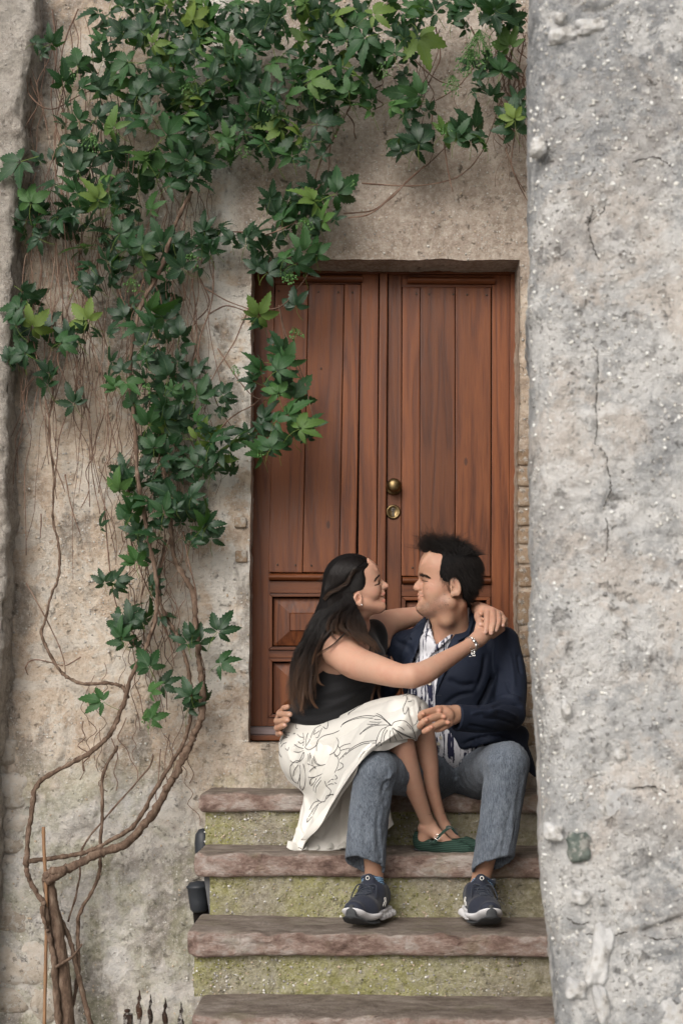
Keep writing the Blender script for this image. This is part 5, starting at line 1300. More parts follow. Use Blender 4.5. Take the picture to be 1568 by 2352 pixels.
PROF = [(845, 1285), (853, 1293), (861.2, 1302.5), (866.6, 1311), (870.2, 1319), (871.2, 1325), (872.6, 1329.5), (878, 1332.8), (884.6, 1337.2), (890, 1341.6), (892.3, 1346), (891.2, 1350.6), (887, 1353.6), (882.2, 1355.2), (881.6, 1358.6), (884.2, 1362.4), (884.6, 1365), (881.2, 1368.2),
        (880.4, 1372.6), (882.2, 1376.2), (885.2, 1378.6), (885, 1382.4), (882.4, 1386), (883.4, 1390.4), (884.8, 1395.6), (883.6, 1399.8), (879.6, 1403.6), (868, 1409), (845, 1405), (838, 1300)]
profile_slab(B, PROF, H, [(1285, 26), (1312, 26), (1322, 14), (1329, 6.5), (1338, 6.5), (1347, 8), (1354, 7), (1360, 11), (1368, 14), (1378, 12), (1386, 12), (1396, 13), (1409, 10)], 4.5, 5)
sym(lambda s: B.E(wp(878.5, 1349.6, s*7.2), (7, 4*q, 5), k=2.6))
sym(lambda s: B.E(wp(881, 1354.5, s*4), (3, 2*q, 1.6), k=1.2, op='-'))
for s_ in (1, -1):
    B.C((*wp(880.2, 1364, s_*2), 2.6), (*wp(874.0, 1368.6, s_*15), 1.8), k=2.5); B.C((*wp(880.6, 1380.2, s_*2), 3.2), (*wp(874.2, 1374.6, s_*14), 2.0), k=2.5)
    B.CH([(*wp(880, 1358, s_*14), 1.0), (*wp(872.5, 1366, s_*22), 1.3), (*wp(871.5, 1374, s_*22), 1.1)], k=2.6, op='-')
    B.C((*wp(884, 1371.8, s_*2), 1.9), (*wp(875.4, 1371.2, s_*15), 1.4), k=1.2, op='-')
ear(B, 821, 1375.5, 10.8, 15.5, 45, 0, 10, H, -1)
# neck, shoulders, trunk
B.C((822, 1392, 4.75, 27), (806, 1448, 4.80, 33), k=14)
B.C((815, 1440, 4.80, 32), (800, 1480, 4.80, 52), k=22)
B.E((795, 1530, 4.82), (74, .120, 72), k=24)
B.E((768, 1588, 4.84), (77, .107, 70), k=24)
B.E((738, 1650, 4.86), (68, .110, 60), k=24)
B.E((716, 1735, 4.88), (48, .115, 50), k=24)
B.E((852, 1545, 4.80), (24, .075, 30), k=16)                                    # bust
B.C((800, 1474, 4.78, 34), (780, 1492, 4.675, 40), k=18)                       # near shoulder
B.C((758, 1500, 4.76, 36), (745, 1540, 4.80, 40), k=20)                        # shoulder blade
B.CH([(780, 1494, 4.670, 40), (815, 1522, 4.61, 38.5), (865, 1538, 4.53, 33.5), (915, 1552, 4.465, 28.5), (945, 1553, 4.44, 27)], k=12)
B.CH([(945, 1553, 4.44, 27), (975, 1545, 4.455, 27.5), (1015, 1521, 4.50, 22.5), (1055, 1497, 4.56, 18), (1082, 1481, 4.605, 16.5)], k=10)
# near hand lying on his shoulder
B.C((1082, 1481, 4.605, 16.5), (1100, 1466, 4.635, 17), k=8)
B.C((1092, 1470, 4.625, 15), (1112, 1448, 4.662, 13), k=8); B.C((1098, 1470, 4.63, 16), (1128, 1450, 4.672, 13), k=8)
for pts in ([(1112, 1440, 4.668, 9), (1136, 1420, 4.70, 7.5), (1150, 1412, 4.74, 6.5)], [(1120, 1447, 4.668, 9), (1150, 1425, 4.71, 7.5), (1160, 1424, 4.74, 6.5)],
            [(1128, 1452, 4.672, 8.5), (1152, 1437, 4.715, 7.2), (1161, 1434, 4.74, 6)], [(1130, 1460, 4.68, 8), (1146, 1450, 4.705, 6.8), (1154, 1446, 4.73, 5.5)]): B.CH(pts, k=2.5)
B.CH([(1096, 1455, 4.64, 9), (1100, 1434, 4.665, 8), (1104, 1424, 4.68, 6.8)], k=3)
# far arm behind his neck
B.C((830, 1470, 4.88, 38), (872, 1446, 4.95, 32), k=20); B.C((874, 1452, 4.94, 30), (886, 1478, 4.93, 14), k=14)
B.CH([(872, 1440, 4.955, 35), (915, 1424, 4.985, 27), (965, 1414, 5.01, 20)], k=14)
B.CH([(965, 1414, 5.01, 20), (1030, 1400, 5.03, 18), (1078, 1400, 4.95, 15.5), (1092, 1404, 4.89, 15)], k=10)
def rz(x, y): return (1041.25+x*.09766, 1365.9+y*.09766)                     # zoomed hand picture -> survey grid
def R_(pts, k=2.0): B.CH([(*rz(x, y), d, r) for x, y, d, r in pts], k=k)
R_([(560, 330, 4.86, 15), (700, 400, 4.76, 14)], 6); R_([(600, 320, 4.86, 13.5), (880, 400, 4.735, 11.5)], 6); R_([(760, 330, 4.84, 10), (1090, 460, 4.765, 8)], 6)
R_([(640, 390, 4.81, 13), (800, 410, 4.725, 10)], 5)
R_([(790, 400, 4.728, 8.0), (785, 620, 4.655, 7.4), (765, 790, 4.625, 6.4), (752, 880, 4.620, 5.6)])
R_([(920, 400, 4.732, 7.8), (935, 620, 4.650, 7.2), (900, 800, 4.622, 6.4), (882, 905, 4.618, 5.6)])
R_([(1030, 430, 4.745, 7.4), (1060, 600, 4.668, 6.8), (1020, 760, 4.638, 6.1), (990, 840, 4.632, 5.4)])
R_([(1110, 480, 4.77, 6.8), (1180, 590, 4.70, 6.2), (1160, 680, 4.668, 5.4), (1150, 730, 4.660, 4.8)])
R_([(600, 440, 4.80, 10.5), (570, 520, 4.745, 8.6), (605, 630, 4.680, 7.6), (645, 715, 4.645, 6.4)], 3)
R_([(1180, 560, 4.80, 5), (1235, 640, 4.77, 4.6)])
for x, y, d in ((795, 640, 4.645), (930, 630, 4.641), (1075, 590, 4.660)): B.E((*rz(x, y), d), (4.6, .005, 4.6), k=3)
# thighs, shins, feet
B.CH([(724, 1735, 4.85, 38), (835, 1692, 4.64, 29), (923, 1662, 4.46, 25)], k=14)
B.CH([(750, 1740, 4.93, 38), (860, 1690, 4.74, 29), (964, 1654, 4.56, 23)], k=14)
B.CH([(922, 1668, 4.465, 27), (922, 1712, 4.46, 31), (939, 1775, 4.50, 26.5), (955, 1820, 4.54, 21.5), (973, 1868, 4.59, 17), (984, 1898, 4.62, 16)], k=8)
B.CH([(968, 1660, 4.55, 24), (975, 1700, 4.55, 26), (985, 1760, 4.57, 22), (992, 1810, 4.60, 17), (1008, 1868, 4.65, 13.5), (1020, 1896, 4.67, 12)], k=8)
B.E((968, 1902, 4.63), (9, .03, 10), k=8)
B.CH([(984, 1898, 4.62, 17), (975, 1925, 4.64, 17)], k=8); B.CH([(984, 1900, 4.62, 16), (1018, 1929, 4.60, 12), (1048, 1946, 4.59, 7)], k=8)
B.CH([(1020, 1896, 4.67, 12), (1042, 1922, 4.665, 9), (1066, 1942, 4.655, 5)], k=6)
V, Fc = B.mesh((-.24, -1.0, 1.10), (.64, -.12, 2.24), .0060,
    fine=[((WV(738, 0, 4.74)[0], CY+4.60, WV(0, 1428, 4.74)[2]), (WV(898, 0, 4.74)[0], CY+4.88, WV(0, 1266, 4.74)[2]), .0019),
          ((WV(1072, 0, 4.6)[0], CY+4.57, WV(0, 1496, 4.6)[2]), (WV(1176, 0, 4.8)[0], CY+4.93, WV(0, 1378, 4.8)[2]), .0019),
          ((WV(935, 0, 4.6)[0], CY+4.46, WV(0, 1968, 4.6)[2]), (WV(1100, 0, 4.6)[0], CY+4.75, WV(0, 1870, 4.6)[2]), .003)])
V = folds(V, Fc, [([(858, 1346), (850, 1350)], 1.5, -.0007), ([(872, 1340.5), (866, 1343.5), (859, 1345)], 1.4, -.0013), ([(870, 1334), (862, 1337), (857, 1341)], 1.6, -.0006),
                  ([(948, 1578), (940, 1574)], 3, -.001), ([(772, 1546), (790, 1548), (805, 1553)], 3, -.004), ([(757, 1544), (772, 1548)], 2.5, -.003), ([(1102, 1414), (1107, 1424)], 1.5, -.0015), ([(960, 1895), (975, 1905)], 3, .002)])
V = relax(V, Fc, 1, .3)
P = P_of(V); base = np.tile(np.array([.47, .270, .190]), (len(V), 1))
head = (P[:, 1] < 1430) & (P[:, 0] < 905) & (P[:, 2] < 4.9)
base = paint(base, np.maximum(blob(882, 1364, 9, 3.6, .4), blob(882.5, 1380, 9, 4.6, .4))*head*.75, (.46, .15, .12))
base = paint(base, blob(861, 1358, 16, 12, .9)*.3*head, (.56, .24, .17)); base = paint(base, blob(889, 1347, 8, 7, .8)*.3*head, (.58, .25, .18))
base = paint(base, blob(821, 1372, 9, 13, .8)*.35*head, (.50, .19, .13)); base = paint(base, blob(867, 1343, 6.5, 1.1, .5)*head*.8, (.04, .022, .018))
hnd = (P[:, 0] > 1070) & (P[:, 1] < 1500)
for x, y in ((752, 885), (885, 915), (995, 840), (1165, 725), (620, 690)): c = rz(x, y); base = paint(base, blob(c[0], c[1], 3.3, 3.6, .25)*.6*hnd, (.62, .42, .38))
for x, y in ((795, 640), (930, 630), (1075, 590), (790, 360), (920, 370)): c = rz(x, y); base = paint(base, blob(c[0], c[1], 6, 5, .9)*.45*hnd, (.46, .21, .15))
M_skin2 = skin_mat('skin_fair')
body = mk('body', V, Fc, M_skin2, woman); vcol(body, base); wb = bvh_of(V, Fc)
mb = MB(); mb.lathe([(1e-4, 0), (5.6*q, .0004), (6.0*q, .003), (5.6*q, .0055), (1e-4, .006)], WV(876.2, 1372.4, H)+Vector((0, 0, -.003)), (0, 0, 1), 20)
M_teeth = new_mat('teeth', .35, .5, (.62, .58, .52)); mb.build('teeth', M_teeth, woman, True)
brow(wb, [(860, 1336), (864, 1330), (868.5, 1325), (871.5, 1322)], 260, 1.0, .0050, (-.55, .55), M_hair, woman, 'eyebrow')
brow(wb, [(860, 1344), (866, 1342), (872, 1338)], 80, .3, .0055, (.7, -.35), M_hair, woman, 'eyelashes', seed=4)
M_silver = new_mat('silver', .22, .5, (.75, .74, .72)); M_silver.node_tree.nodes['Principled BSDF'].inputs['Metallic'].default_value = 1
mb = MB()
for dx, dz in ((0, 0), (.0016, .001), (-.0015, .001), (0, -.0018), (.0002, .0022)):
    c = WV(830.3, 1389.6, H-48*q)+Vector((dx, 0, dz)); mb.lathe([(1e-4, -.0016), (.0013, -.0008), (.0016, 0), (.0013, .0008), (1e-4, .0016)], c, (0, 0, 1), 8)
mb.build('ear_stud', M_silver, woman, True)
# ring
c = WV(*rz(1050, 478), 4.722); mb = MB(); 
mb.tube([c+Vector((math.cos(t)*.0105, math.sin(t)*.0100, math.sin(t)*-.004+math.cos(t)*.0008)) for t in np.linspace(0, 6.28, 22)], .0010, 6)
mb.lathe([(1e-4, 0), (.0024, .0012), (.0024, .002), (1e-4, .0036)], c+Vector((.004, -.0105, .004)), (0, -1, .5), 8); mb.build('ring', M_silver, woman, True)
# bracelet
cc = WV(1082, 1480, 4.60); ax = (WV(1100, 1466, 4.635)-WV(1060, 1494, 4.567)).normalized(); u = ax.cross(Vector((0, 0, 1))).normalized(); w_ = ax.cross(u)
ringp = [cc+(u*math.cos(t)+w_*math.sin(t))*.0262+ax*.003*math.sin(t) for t in np.linspace(0, 6.283, 36)]
mb = MB(); mb.tube(ringp, .0014, 6); br = mb.build('bracelet', M_silver, woman, True)
rg = np.random.RandomState(8)
mb = MB(); dz = [(*rz(440, 1040), 4.575), (*rz(490, 1095), 4.568), (*rz(505, 1150), 4.566)]
mb.lathe([(.0038, -.0024), (.005, 0), (.0038, .0024)], WV(*dz[0]), (.5, 0, -.6), 12); mb.lathe([(.0058, -.0012), (.0058, .0012), (.0002, .0016)], WV(*dz[1]), (0, -1, .1), 18)
for i in range(2): mb.tube([WV(*rz(510+i*22, 1110), 4.568), WV(*rz(520+i*18, 1200), 4.566), WV(*rz(515+i*28, 1330), 4.568)], .0013, 5)
for i in range(26):
    x = 475+rg.normal()*42; y = 1390+rg.normal()*42; c = WV(*rz(x, y), 4.566+rg.uniform(-.006, .006)); a_ = rg.normal(size=3); r0 = rg.uniform(.0022, .0040)
    mb.lathe([(1e-4, -r0*.5), (r0, -r0*.2), (r0, r0*.2), (1e-4, r0*.5)], c, a_, 7)
o = mb.build('charms', M_silver, None, True); o.parent = br

# black top
T = Body()
T.E((795, 1530, 4.82), (78, .126, 74), k=1); T.E((768, 1588, 4.84), (87, .120, 70), k=24); T.E((738, 1648, 4.85), (86, .136, 52), k=24)
T.E((853, 1545, 4.80), (27, .079, 34), k=16); T.C((812, 1450, 4.83, 34), (862, 1462, 4.90, 26), k=20); T.C((815, 1462, 4.81, 36), (850, 1510, 4.84, 36), k=20)
T.C((858, 1448, 4.895, 26), (866, 1490, 4.90, 24), k=14)
T.poly([(690, 1400), (705, 1480), (716, 1520), (737, 1537), (752, 1546), (772, 1550), (792, 1548), (812, 1552), (836, 1558), (846, 1500), (838, 1460), (845, 1436), (852, 1424), (861, 1414), (861, 1380), (700, 1380)], 4.3, 4.88, 3)
T.poly([(640, 1658), (657, 1659), (700, 1667), (748, 1669), (775, 1664), (830, 1646), (900, 1610), (900, 1760), (640, 1760)], 4.3, 5.3, 2)
V, Fc = T.mesh((-.26, -.75, 1.52), (.18, -.28, 2.02), .0048)
TFo = [([(662, 1640), (700, 1645), (750, 1640), (800, 1622)], 5, -.005), ([(665, 1628), (710, 1630), (770, 1618), (830, 1590)], 5, .005), ([(680, 1612), (730, 1612), (790, 1598), (850, 1575)], 6, -.004), ([(690, 1598), (740, 1594), (800, 1580)], 5, .004),
       ([(670, 1652), (720, 1656), (780, 1648)], 4, .003), ([(700, 1575), (750, 1572), (790, 1562)], 5, -.003), ([(855, 1560), (862, 1585), (856, 1605)], 5, -.005), ([(868, 1470), (874, 1500), (870, 1530)], 5, -.003), ([(672, 1600), (684, 1585), (692, 1560)], 4, -.004)]
V = folds(V, Fc, TFo); V = relax(V, Fc, 2, .4)
M_black = fabric('black_jersey', (.0050, .0052, .0060), (.009, .009, .011), .75, 1300, .3, .12)
top = mk('black_top', V, Fc, M_black, woman); tpb = bvh_of(V, Fc)
piping('armhole_seam', [(722, 1528), (737, 1539), (752, 1548), (772, 1552), (792, 1550), (812, 1554)], tpb, M_black, top, .0016, .0008)
piping('hem_seam', [(656, 1652), (700, 1659), (748, 1661), (775, 1655), (826, 1639)], tpb, M_black, top, .0010, .0004)

# ---- skirt: hips and thighs as a body, the hanging drape as sheets
M_skirt = fabric('ivory_satin', (.56, .54, .495), (.64, .62, .575), .48, 900, .12, .2); M_skirt.node_tree.nodes['Principled BSDF'].inputs['Specular IOR Level'].default_value = .35
m = M_skirt; M_skin_in = fabric('skirt_lining', (.68, .655, .61), (.74, .71, .665), .65, 900, .1, .1)
K = Body()
K.E((709, 1735, 4.87), (69, .140, 74), k=1); K.E((736, 1668, 4.86), (80, .134, 36), k=24)
K.CH([(718, 1732, 4.84, 60), (835, 1682, 4.63, 50), (925, 1643, 4.455, 42)], k=18)
K.CH([(745, 1732, 4.93, 54), (860, 1668, 4.72, 46), (944, 1636, 4.55, 40)], k=16)
K.C((925, 1645, 4.45, 42), (935, 1672, 4.46, 34), k=12)
K.poly([(560, 1600), (640, 1650), (700, 1655), (748, 1657), (775, 1650), (830, 1628), (830, 1560)], 4.3, 5.3, 2)
K.poly([(955, 1701), (935, 1697), (890, 1712), (870, 1800), (1060, 1800), (1060, 1660), (962, 1690)], 4.2, 4.8, 2)
V, Fc = K.mesh((-.26, -1.02, 1.28), (.33, -.26, 1.66), .0052)
KF = [([(745, 1695), (700, 1712), (668, 1722)], 4, .006), ([(745, 1690), (712, 1697), (680, 1700)], 3, -.004), ([(690, 1735), (700, 1755), (720, 1778)], 4, .005), ([(655, 1700), (665, 1740), (690, 1775)], 4, .003)]
V = folds(V, Fc, KF); V = relax(V, Fc, 1, .4)
skirt = mk('skirt', V, Fc, M_skirt, woman)
ROW = [[(655, 1668, 4.87), (640, 1715, 4.87), (656, 1785, 4.86), (696, 1824, 4.81), (690, 1863, 4.79), (681, 1905, 4.75), (663, 1951, 4.71)],
       [(700, 1668, 4.82), (690, 1720, 4.715), (694, 1782, 4.73), (718, 1832, 4.74), (711, 1870, 4.74), (701, 1912, 4.72), (690, 1955.5, 4.685)],
       [(745, 1662, 4.78), (735, 1720, 4.675), (736, 1780, 4.66), (742, 1830, 4.67), (734, 1870, 4.67), (720, 1905, 4.66), (703, 1930, 4.63)],
       [(790, 1640, 4.72), (785, 1695, 4.60), (780, 1750, 4.57), (772, 1800, 4.565), (762, 1840, 4.565), (750, 1870, 4.56), (736, 1895, 4.55)],
       [(840, 1614, 4.63), (832, 1668, 4.51), (820, 1712, 4.465), (806, 1748, 4.44), (794, 1782, 4.435), (780, 1812, 4.44), (766, 1840, 4.45)],
       [(890, 1601, 4.53), (882, 1645, 4.415), (870, 1682, 4.36), (856, 1706, 4.33), (842, 1722, 4.305), (830, 1738, 4.30), (818, 1762, 4.31)],
       [(918, 1597, 4.49), (908, 1640, 4.385), (897, 1676, 4.345), (888, 1694, 4.325), (881, 1703, 4.315), (873, 1710, 4.31), (864, 1719, 4.31)],
       [(942, 1594, 4.475), (934, 1632, 4.375), (926, 1662, 4.35), (919, 1680, 4.345), (912, 1689, 4.345), (905, 1696, 4.35), (897, 1706, 4.36)],
       [(966, 1604, 4.49), (962, 1635, 4.405), (958, 1660, 4.385), (955, 1676, 4.38), (952, 1684, 4.38), (948, 1690, 4.385), (941, 1697, 4.39)],
       [(984, 1622, 4.54), (979, 1640, 4.47), (973, 1657, 4.44), (968, 1670, 4.43), (964, 1680, 4.43), (960, 1690, 4.43), (955, 1702, 4.43)],
       [(980, 1630, 4.60), (978, 1645, 4.56), (972, 1660, 4.52), (968, 1674, 4.50), (964, 1684, 4.50), (960, 1690, 4.49), (957, 1700, 4.48)]]
def psheet(name, rows, mat, parent, nu, nv, fl=(), noise=0, th=.0016):
    A = net(rows, nu, nv); nr, nc = A.shape[:2]; V = Wn(A.reshape(-1, 3)); Fq = quads(nr, nc)
    N = normals(V, Fq)
    if N[:, 1].mean() > 0: Fq = Fq[:, ::-1]
    V = folds(V, Fq, fl)
    if noise: V = V+normals(V, Fq)*(noise*fbm(V[:, 0], V[:, 1], V[:, 2], 13, 3, 707))[:, None]
    o = mk(name, V, Fq, mat, parent)
    md_ = o.modifiers.new('thick', 'SOLIDIFY'); md_.thickness = th; md_.offset = -1
    return o, V, Fq
FL = [([(846, 1650), (800, 1730), (760, 1800), (725, 1870), (700, 1925)], 9, .009), ([(828, 1665), (786, 1740), (748, 1810), (715, 1880), (688, 1935)], 6, -.008), ([(792, 1680), (760, 1740), (735, 1800), (712, 1860), (690, 1910)], 8, .006),
      ([(770, 1690), (745, 1750), (728, 1800)], 6, -.006), ([(880, 1625), (850, 1670), (815, 1725), (785, 1790), (765, 1830)], 9, .006), ([(868, 1640), (838, 1690), (805, 1750), (778, 1805)], 5, -.005),
      ([(750, 1690), (758, 1720), (745, 1760)], 5, -.006), ([(748, 1692), (720, 1740), (712, 1800)], 5, .006), ([(748, 1690), (700, 1705), (662, 1725)], 4.5, .007), ([(745, 1697), (700, 1717), (670, 1745)], 4, -.006), ([(742, 1700), (705, 1740), (690, 1790)], 4, .005),
      ([(735, 1705), (722, 1750), (724, 1800)], 3.5, -.005), ([(700, 1830), (704, 1870), (694, 1920)], 5, .005), ([(712, 1840), (716, 1880), (706, 1920)], 4, -.005), ([(728, 1850), (724, 1890), (712, 1915)], 4, .005), ([(680, 1900), (684, 1925), (676, 1950)], 3, .004),
      ([(690, 1905), (696, 1930), (692, 1950)], 3, -.004), ([(938, 1597), (942, 1630), (952, 1665), (956, 1690)], 4.5, -.006), ([(952, 1602), (960, 1640), (962, 1670)], 5, .005), ([(968, 1612), (966, 1640)], 4, -.004), ([(660, 1750), (680, 1790), (700, 1812)], 5, .004),
      ([(905, 1610), (860, 1640), (800, 1655)], 7, .003), ([(930, 1640), (900, 1670), (865, 1700)], 6, -.003), ([(745, 1690), (790, 1670), (840, 1640)], 4, -.003)]
_, SV, SF = psheet('skirt_panel', ROW, M_skirt, skirt, 90, 170, [(p, w*.85, a*1.6) for p, w, a in FL], .0018)
skb = bvh_of(SV, SF)
psheet('skirt_underlap', [[(972, 1655, 4.53), (962, 1680, 4.50), (957, 1702, 4.47)], [(930, 1690, 4.42), (930, 1698, 4.41), (925, 1707, 4.40)], [(900, 1690, 4.375), (898, 1708, 4.365), (891, 1723, 4.36)], [(875, 1698, 4.33), (872, 1714, 4.32), (870, 1725, 4.325)], [(850, 1708, 4.33), (844, 1720, 4.315), (843, 1726, 4.318)],
        [(832, 1722, 4.325), (828, 1734, 4.31), (826, 1734, 4.31)], [(815, 1745, 4.34), (817, 1758, 4.325), (820, 1768, 4.325)], [(790, 1775, 4.42), (800, 1788, 4.40), (806, 1796, 4.385)], [(772, 1815, 4.47), (782, 1822, 4.455), (786, 1824, 4.45)], [(750, 1850, 4.54), (759, 1858, 4.525), (764, 1862, 4.52)], [(715, 1895, 4.60), (728, 1900, 4.58), (734, 1900, 4.575)], [(690, 1930, 4.66), (702, 1930, 4.65), (708, 1920, 4.64)]],
       M_skin_in, skirt, 24, 90, (), .0005)
psheet('skirt_back_panel', [[(700, 1850, 4.78), (740, 1830, 4.72), (780, 1800, 4.68), (812, 1790, 4.66), (850, 1800, 4.68), (890, 1815, 4.72)], [(700, 1880, 4.76), (742, 1870, 4.71), (782, 1850, 4.70), (815, 1850, 4.66), (855, 1850, 4.69), (893, 1850, 4.73)],
        [(704, 1915, 4.73), (742, 1915, 4.70), (785, 1905, 4.71), (815, 1905, 4.67), (855, 1900, 4.70), (898, 1872, 4.74)], [(706, 1940, 4.70), (745, 1946, 4.685), (788, 1942, 4.70), (812, 1946, 4.67), (858, 1925, 4.70), (903, 1889, 4.74)], [(700, 1955, 4.68), (745, 1955, 4.668), (790, 1950.5, 4.685), (815, 1952, 4.65), (858, 1932, 4.70), (905, 1894, 4.74)]],
       M_skin_in, skirt, 80, 60, [([(770, 1835), (760, 1880), (735, 1930)], 8, -.012), ([(790, 1830), (782, 1880), (770, 1940)], 7, .010), ([(798, 1860), (795, 1930)], 4, -.006), ([(735, 1880), (720, 1920)], 6, .008), ([(893, 1845), (896, 1890)], 3, .004)], .003)
# crumpled hem lying on the tread
ys = []
hem = [(661, 1947), (672, 1953), (690, 1956), (705, 1951), (718, 1957), (732, 1951), (745, 1954), (760, 1949), (775, 1952), (790, 1948), (803, 1950)]
psheet('skirt_hem', [[(x, y-16-3*math.sin(i*2.1), 4.715-.01*(i % 2)) for i, (x, y) in enumerate(hem)], [(x-2, y-7, 4.700-.018*(i % 2)) for i, (x, y) in enumerate(hem)], [(x-3, y, 4.690-.022*(i % 2)) for i, (x, y) in enumerate(hem)]], M_skirt, skirt, 90, 16, (), .003)

# black line print of the cloth (flat print on the weave)
def z4(l): return [(612.5+x*.2539, 1561.9+y*.2539) for x, y in l]
PR = [[(735, 320), (760, 290), (820, 250), (880, 215)], [(735, 318), (745, 300), (800, 265)], [(670, 430), (700, 390), (800, 345), (900, 325), (980, 330)], [(680, 410), (740, 375), (850, 345), (960, 348)],
      [(840, 495), (870, 470), (960, 420), (1060, 410), (1130, 415)], [(845, 495), (900, 440), (980, 400)], [(930, 380), (1000, 385), (1040, 382)], [(910, 402), (980, 405), (1020, 398)], [(975, 358), (1010, 362), (1030, 360)], [(995, 305), (1040, 330), (1080, 370), (1125, 412)], [(985, 322), (1040, 345), (1095, 390), (1115, 415)],
      [(1130, 415), (1150, 385), (1200, 370), (1250, 375), (1300, 420), (1330, 480), (1348, 545)], [(1185, 425), (1210, 430), (1240, 455)], [(1265, 405), (1290, 430), (1300, 450)], [(1100, 420), (1040, 450), (1010, 500), (990, 560), (985, 600)], [(985, 600), (1020, 565), (1035, 600)], [(1080, 430), (1050, 480), (1030, 560)], [(1090, 455), (1065, 500), (1055, 560)],
      [(1120, 460), (1110, 520), (1120, 570)], [(1135, 440), (1150, 500), (1175, 550)], [(1140, 435), (1190, 490), (1225, 530)], [(1145, 440), (1220, 490), (1300, 525)], [(1170, 455), (1250, 495), (1340, 535)], [(1260, 140), (1265, 180), (1235, 250), (1235, 285), (1250, 312), (1280, 255)], [(1275, 200), (1305, 193)], [(1230, 150), (1290, 130), (1345, 142)], [(1385, 150), (1390, 180), (1405, 165)],
      [(1385, 245), (1368, 290), (1368, 310)], [(1370, 350), (1345, 400), (1325, 412)],
      [(465, 545), (520, 505), (600, 485), (655, 460)], [(465, 545), (450, 590), (450, 645)], [(570, 680), (610, 655), (640, 610), (650, 560), (630, 522)], [(610, 655), (620, 690), (650, 680), (668, 640), (640, 590)], [(660, 615), (700, 590), (765, 575)], [(665, 640), (720, 625), (750, 620)], [(610, 665), (650, 720), (640, 790), (615, 840)], [(640, 820), (690, 790), (685, 760), (660, 750)],
      [(660, 720), (740, 640), (860, 570), (990, 550)], [(690, 700), (760, 640), (880, 580), (990, 575)], [(345, 610), (380, 635), (430, 610), (460, 575)], [(345, 610), (390, 540), (430, 450), (490, 410)], [(350, 590), (360, 520), (375, 480)], [(330, 480), (335, 540), (330, 600)], [(275, 490), (300, 515), (335, 520)], [(250, 585), (290, 610), (330, 620)], [(245, 650), (290, 655), (335, 640)], [(285, 560), (310, 575), (335, 560)],
      [(440, 455), (425, 495), (480, 460)], [(445, 520), (465, 520), (500, 440)], [(510, 425), (540, 445), (555, 410), (550, 370)], [(265, 405), (265, 435), (280, 442)], [(240, 490), (255, 487), (250, 480)], [(215, 730), (240, 750), (280, 745), (300, 725), (335, 655), (335, 700), (300, 740)], [(215, 780), (250, 740), (290, 730)], [(215, 780), (215, 850), (240, 910), (270, 935)], [(240, 870), (250, 820), (285, 770)], [(300, 770), (305, 850), (280, 940)],
      [(330, 760), (350, 850), (345, 950), (320, 1000)], [(300, 860), (300, 960), (315, 990)], [(375, 670), (378, 740)], [(390, 660), (395, 760)], [(400, 680), (410, 760)], [(420, 690), (450, 750), (490, 775)], [(415, 710), (440, 755), (470, 772)], [(370, 760), (420, 780), (440, 805)], [(385, 830), (430, 790), (530, 765)], [(375, 880), (430, 880), (505, 850)], [(390, 945), (400, 900), (440, 880)], [(425, 1010), (430, 960), (490, 880)], [(400, 960), (430, 930), (450, 890)],
      [(440, 1020), (450, 970), (490, 910)], [(525, 915), (540, 960), (580, 1000), (570, 1040), (540, 1080)], [(545, 960), (580, 940), (605, 945)], [(555, 930), (590, 900), (605, 905)], [(455, 1075), (480, 1100), (525, 1100), (545, 1050), (605, 1035)], [(385, 1180), (430, 1110), (480, 1095)], [(380, 1240), (440, 1150), (500, 1105)], [(370, 1250), (365, 1290), (420, 1220), (470, 1120)], [(550, 1065), (580, 1040), (605, 1045)],
      [(150, 465), (175, 480), (210, 478)], [(150, 470), (170, 495), (205, 503)], [(120, 560), (150, 520), (185, 508)], [(125, 580), (150, 535), (190, 520)], [(110, 650), (120, 680), (135, 700)], [(130, 610), (150, 580), (180, 570)], [(200, 610), (190, 640), (170, 620)], [(620, 860), (640, 890), (615, 900)], [(615, 930), (632, 940)], [(240, 1530), (290, 1520), (330, 1540)], [(340, 1550), (390, 1530), (410, 1550)]]
M_ink = new_mat('black_print', .6, .3, (.015, .014, .018))
mb = MB(); sk2 = bvh_of(np.array([v.co[:] for v in skirt.data.vertices]), np.array([p.vertices[:] for p in skirt.data.polygons]))
for l in PR:
    Q = []
    for p in smooth_path(z4(l), 5):
        h, nn = cast(skb, p[0], p[1])
        h2, n2 = cast(sk2, p[0], p[1])
        if h is None or (h2 is not None and h2.y < h.y): h, nn = h2, n2
        if h is None:
            if len(Q) > 1: mb.tube(Q, .00105, 4)
            Q = []; continue
        if Q and (h-Q[-1]).length > .03:
            if len(Q) > 1: mb.tube(Q, .00105, 4)
            Q = []
        Q.append(h+(nn if nn.y < 0 else -nn)*.0007)
    if len(Q) > 1: mb.tube(Q, .00105, 4)
mb.build('printed_lines', M_ink, skirt, True, kind='stuff')

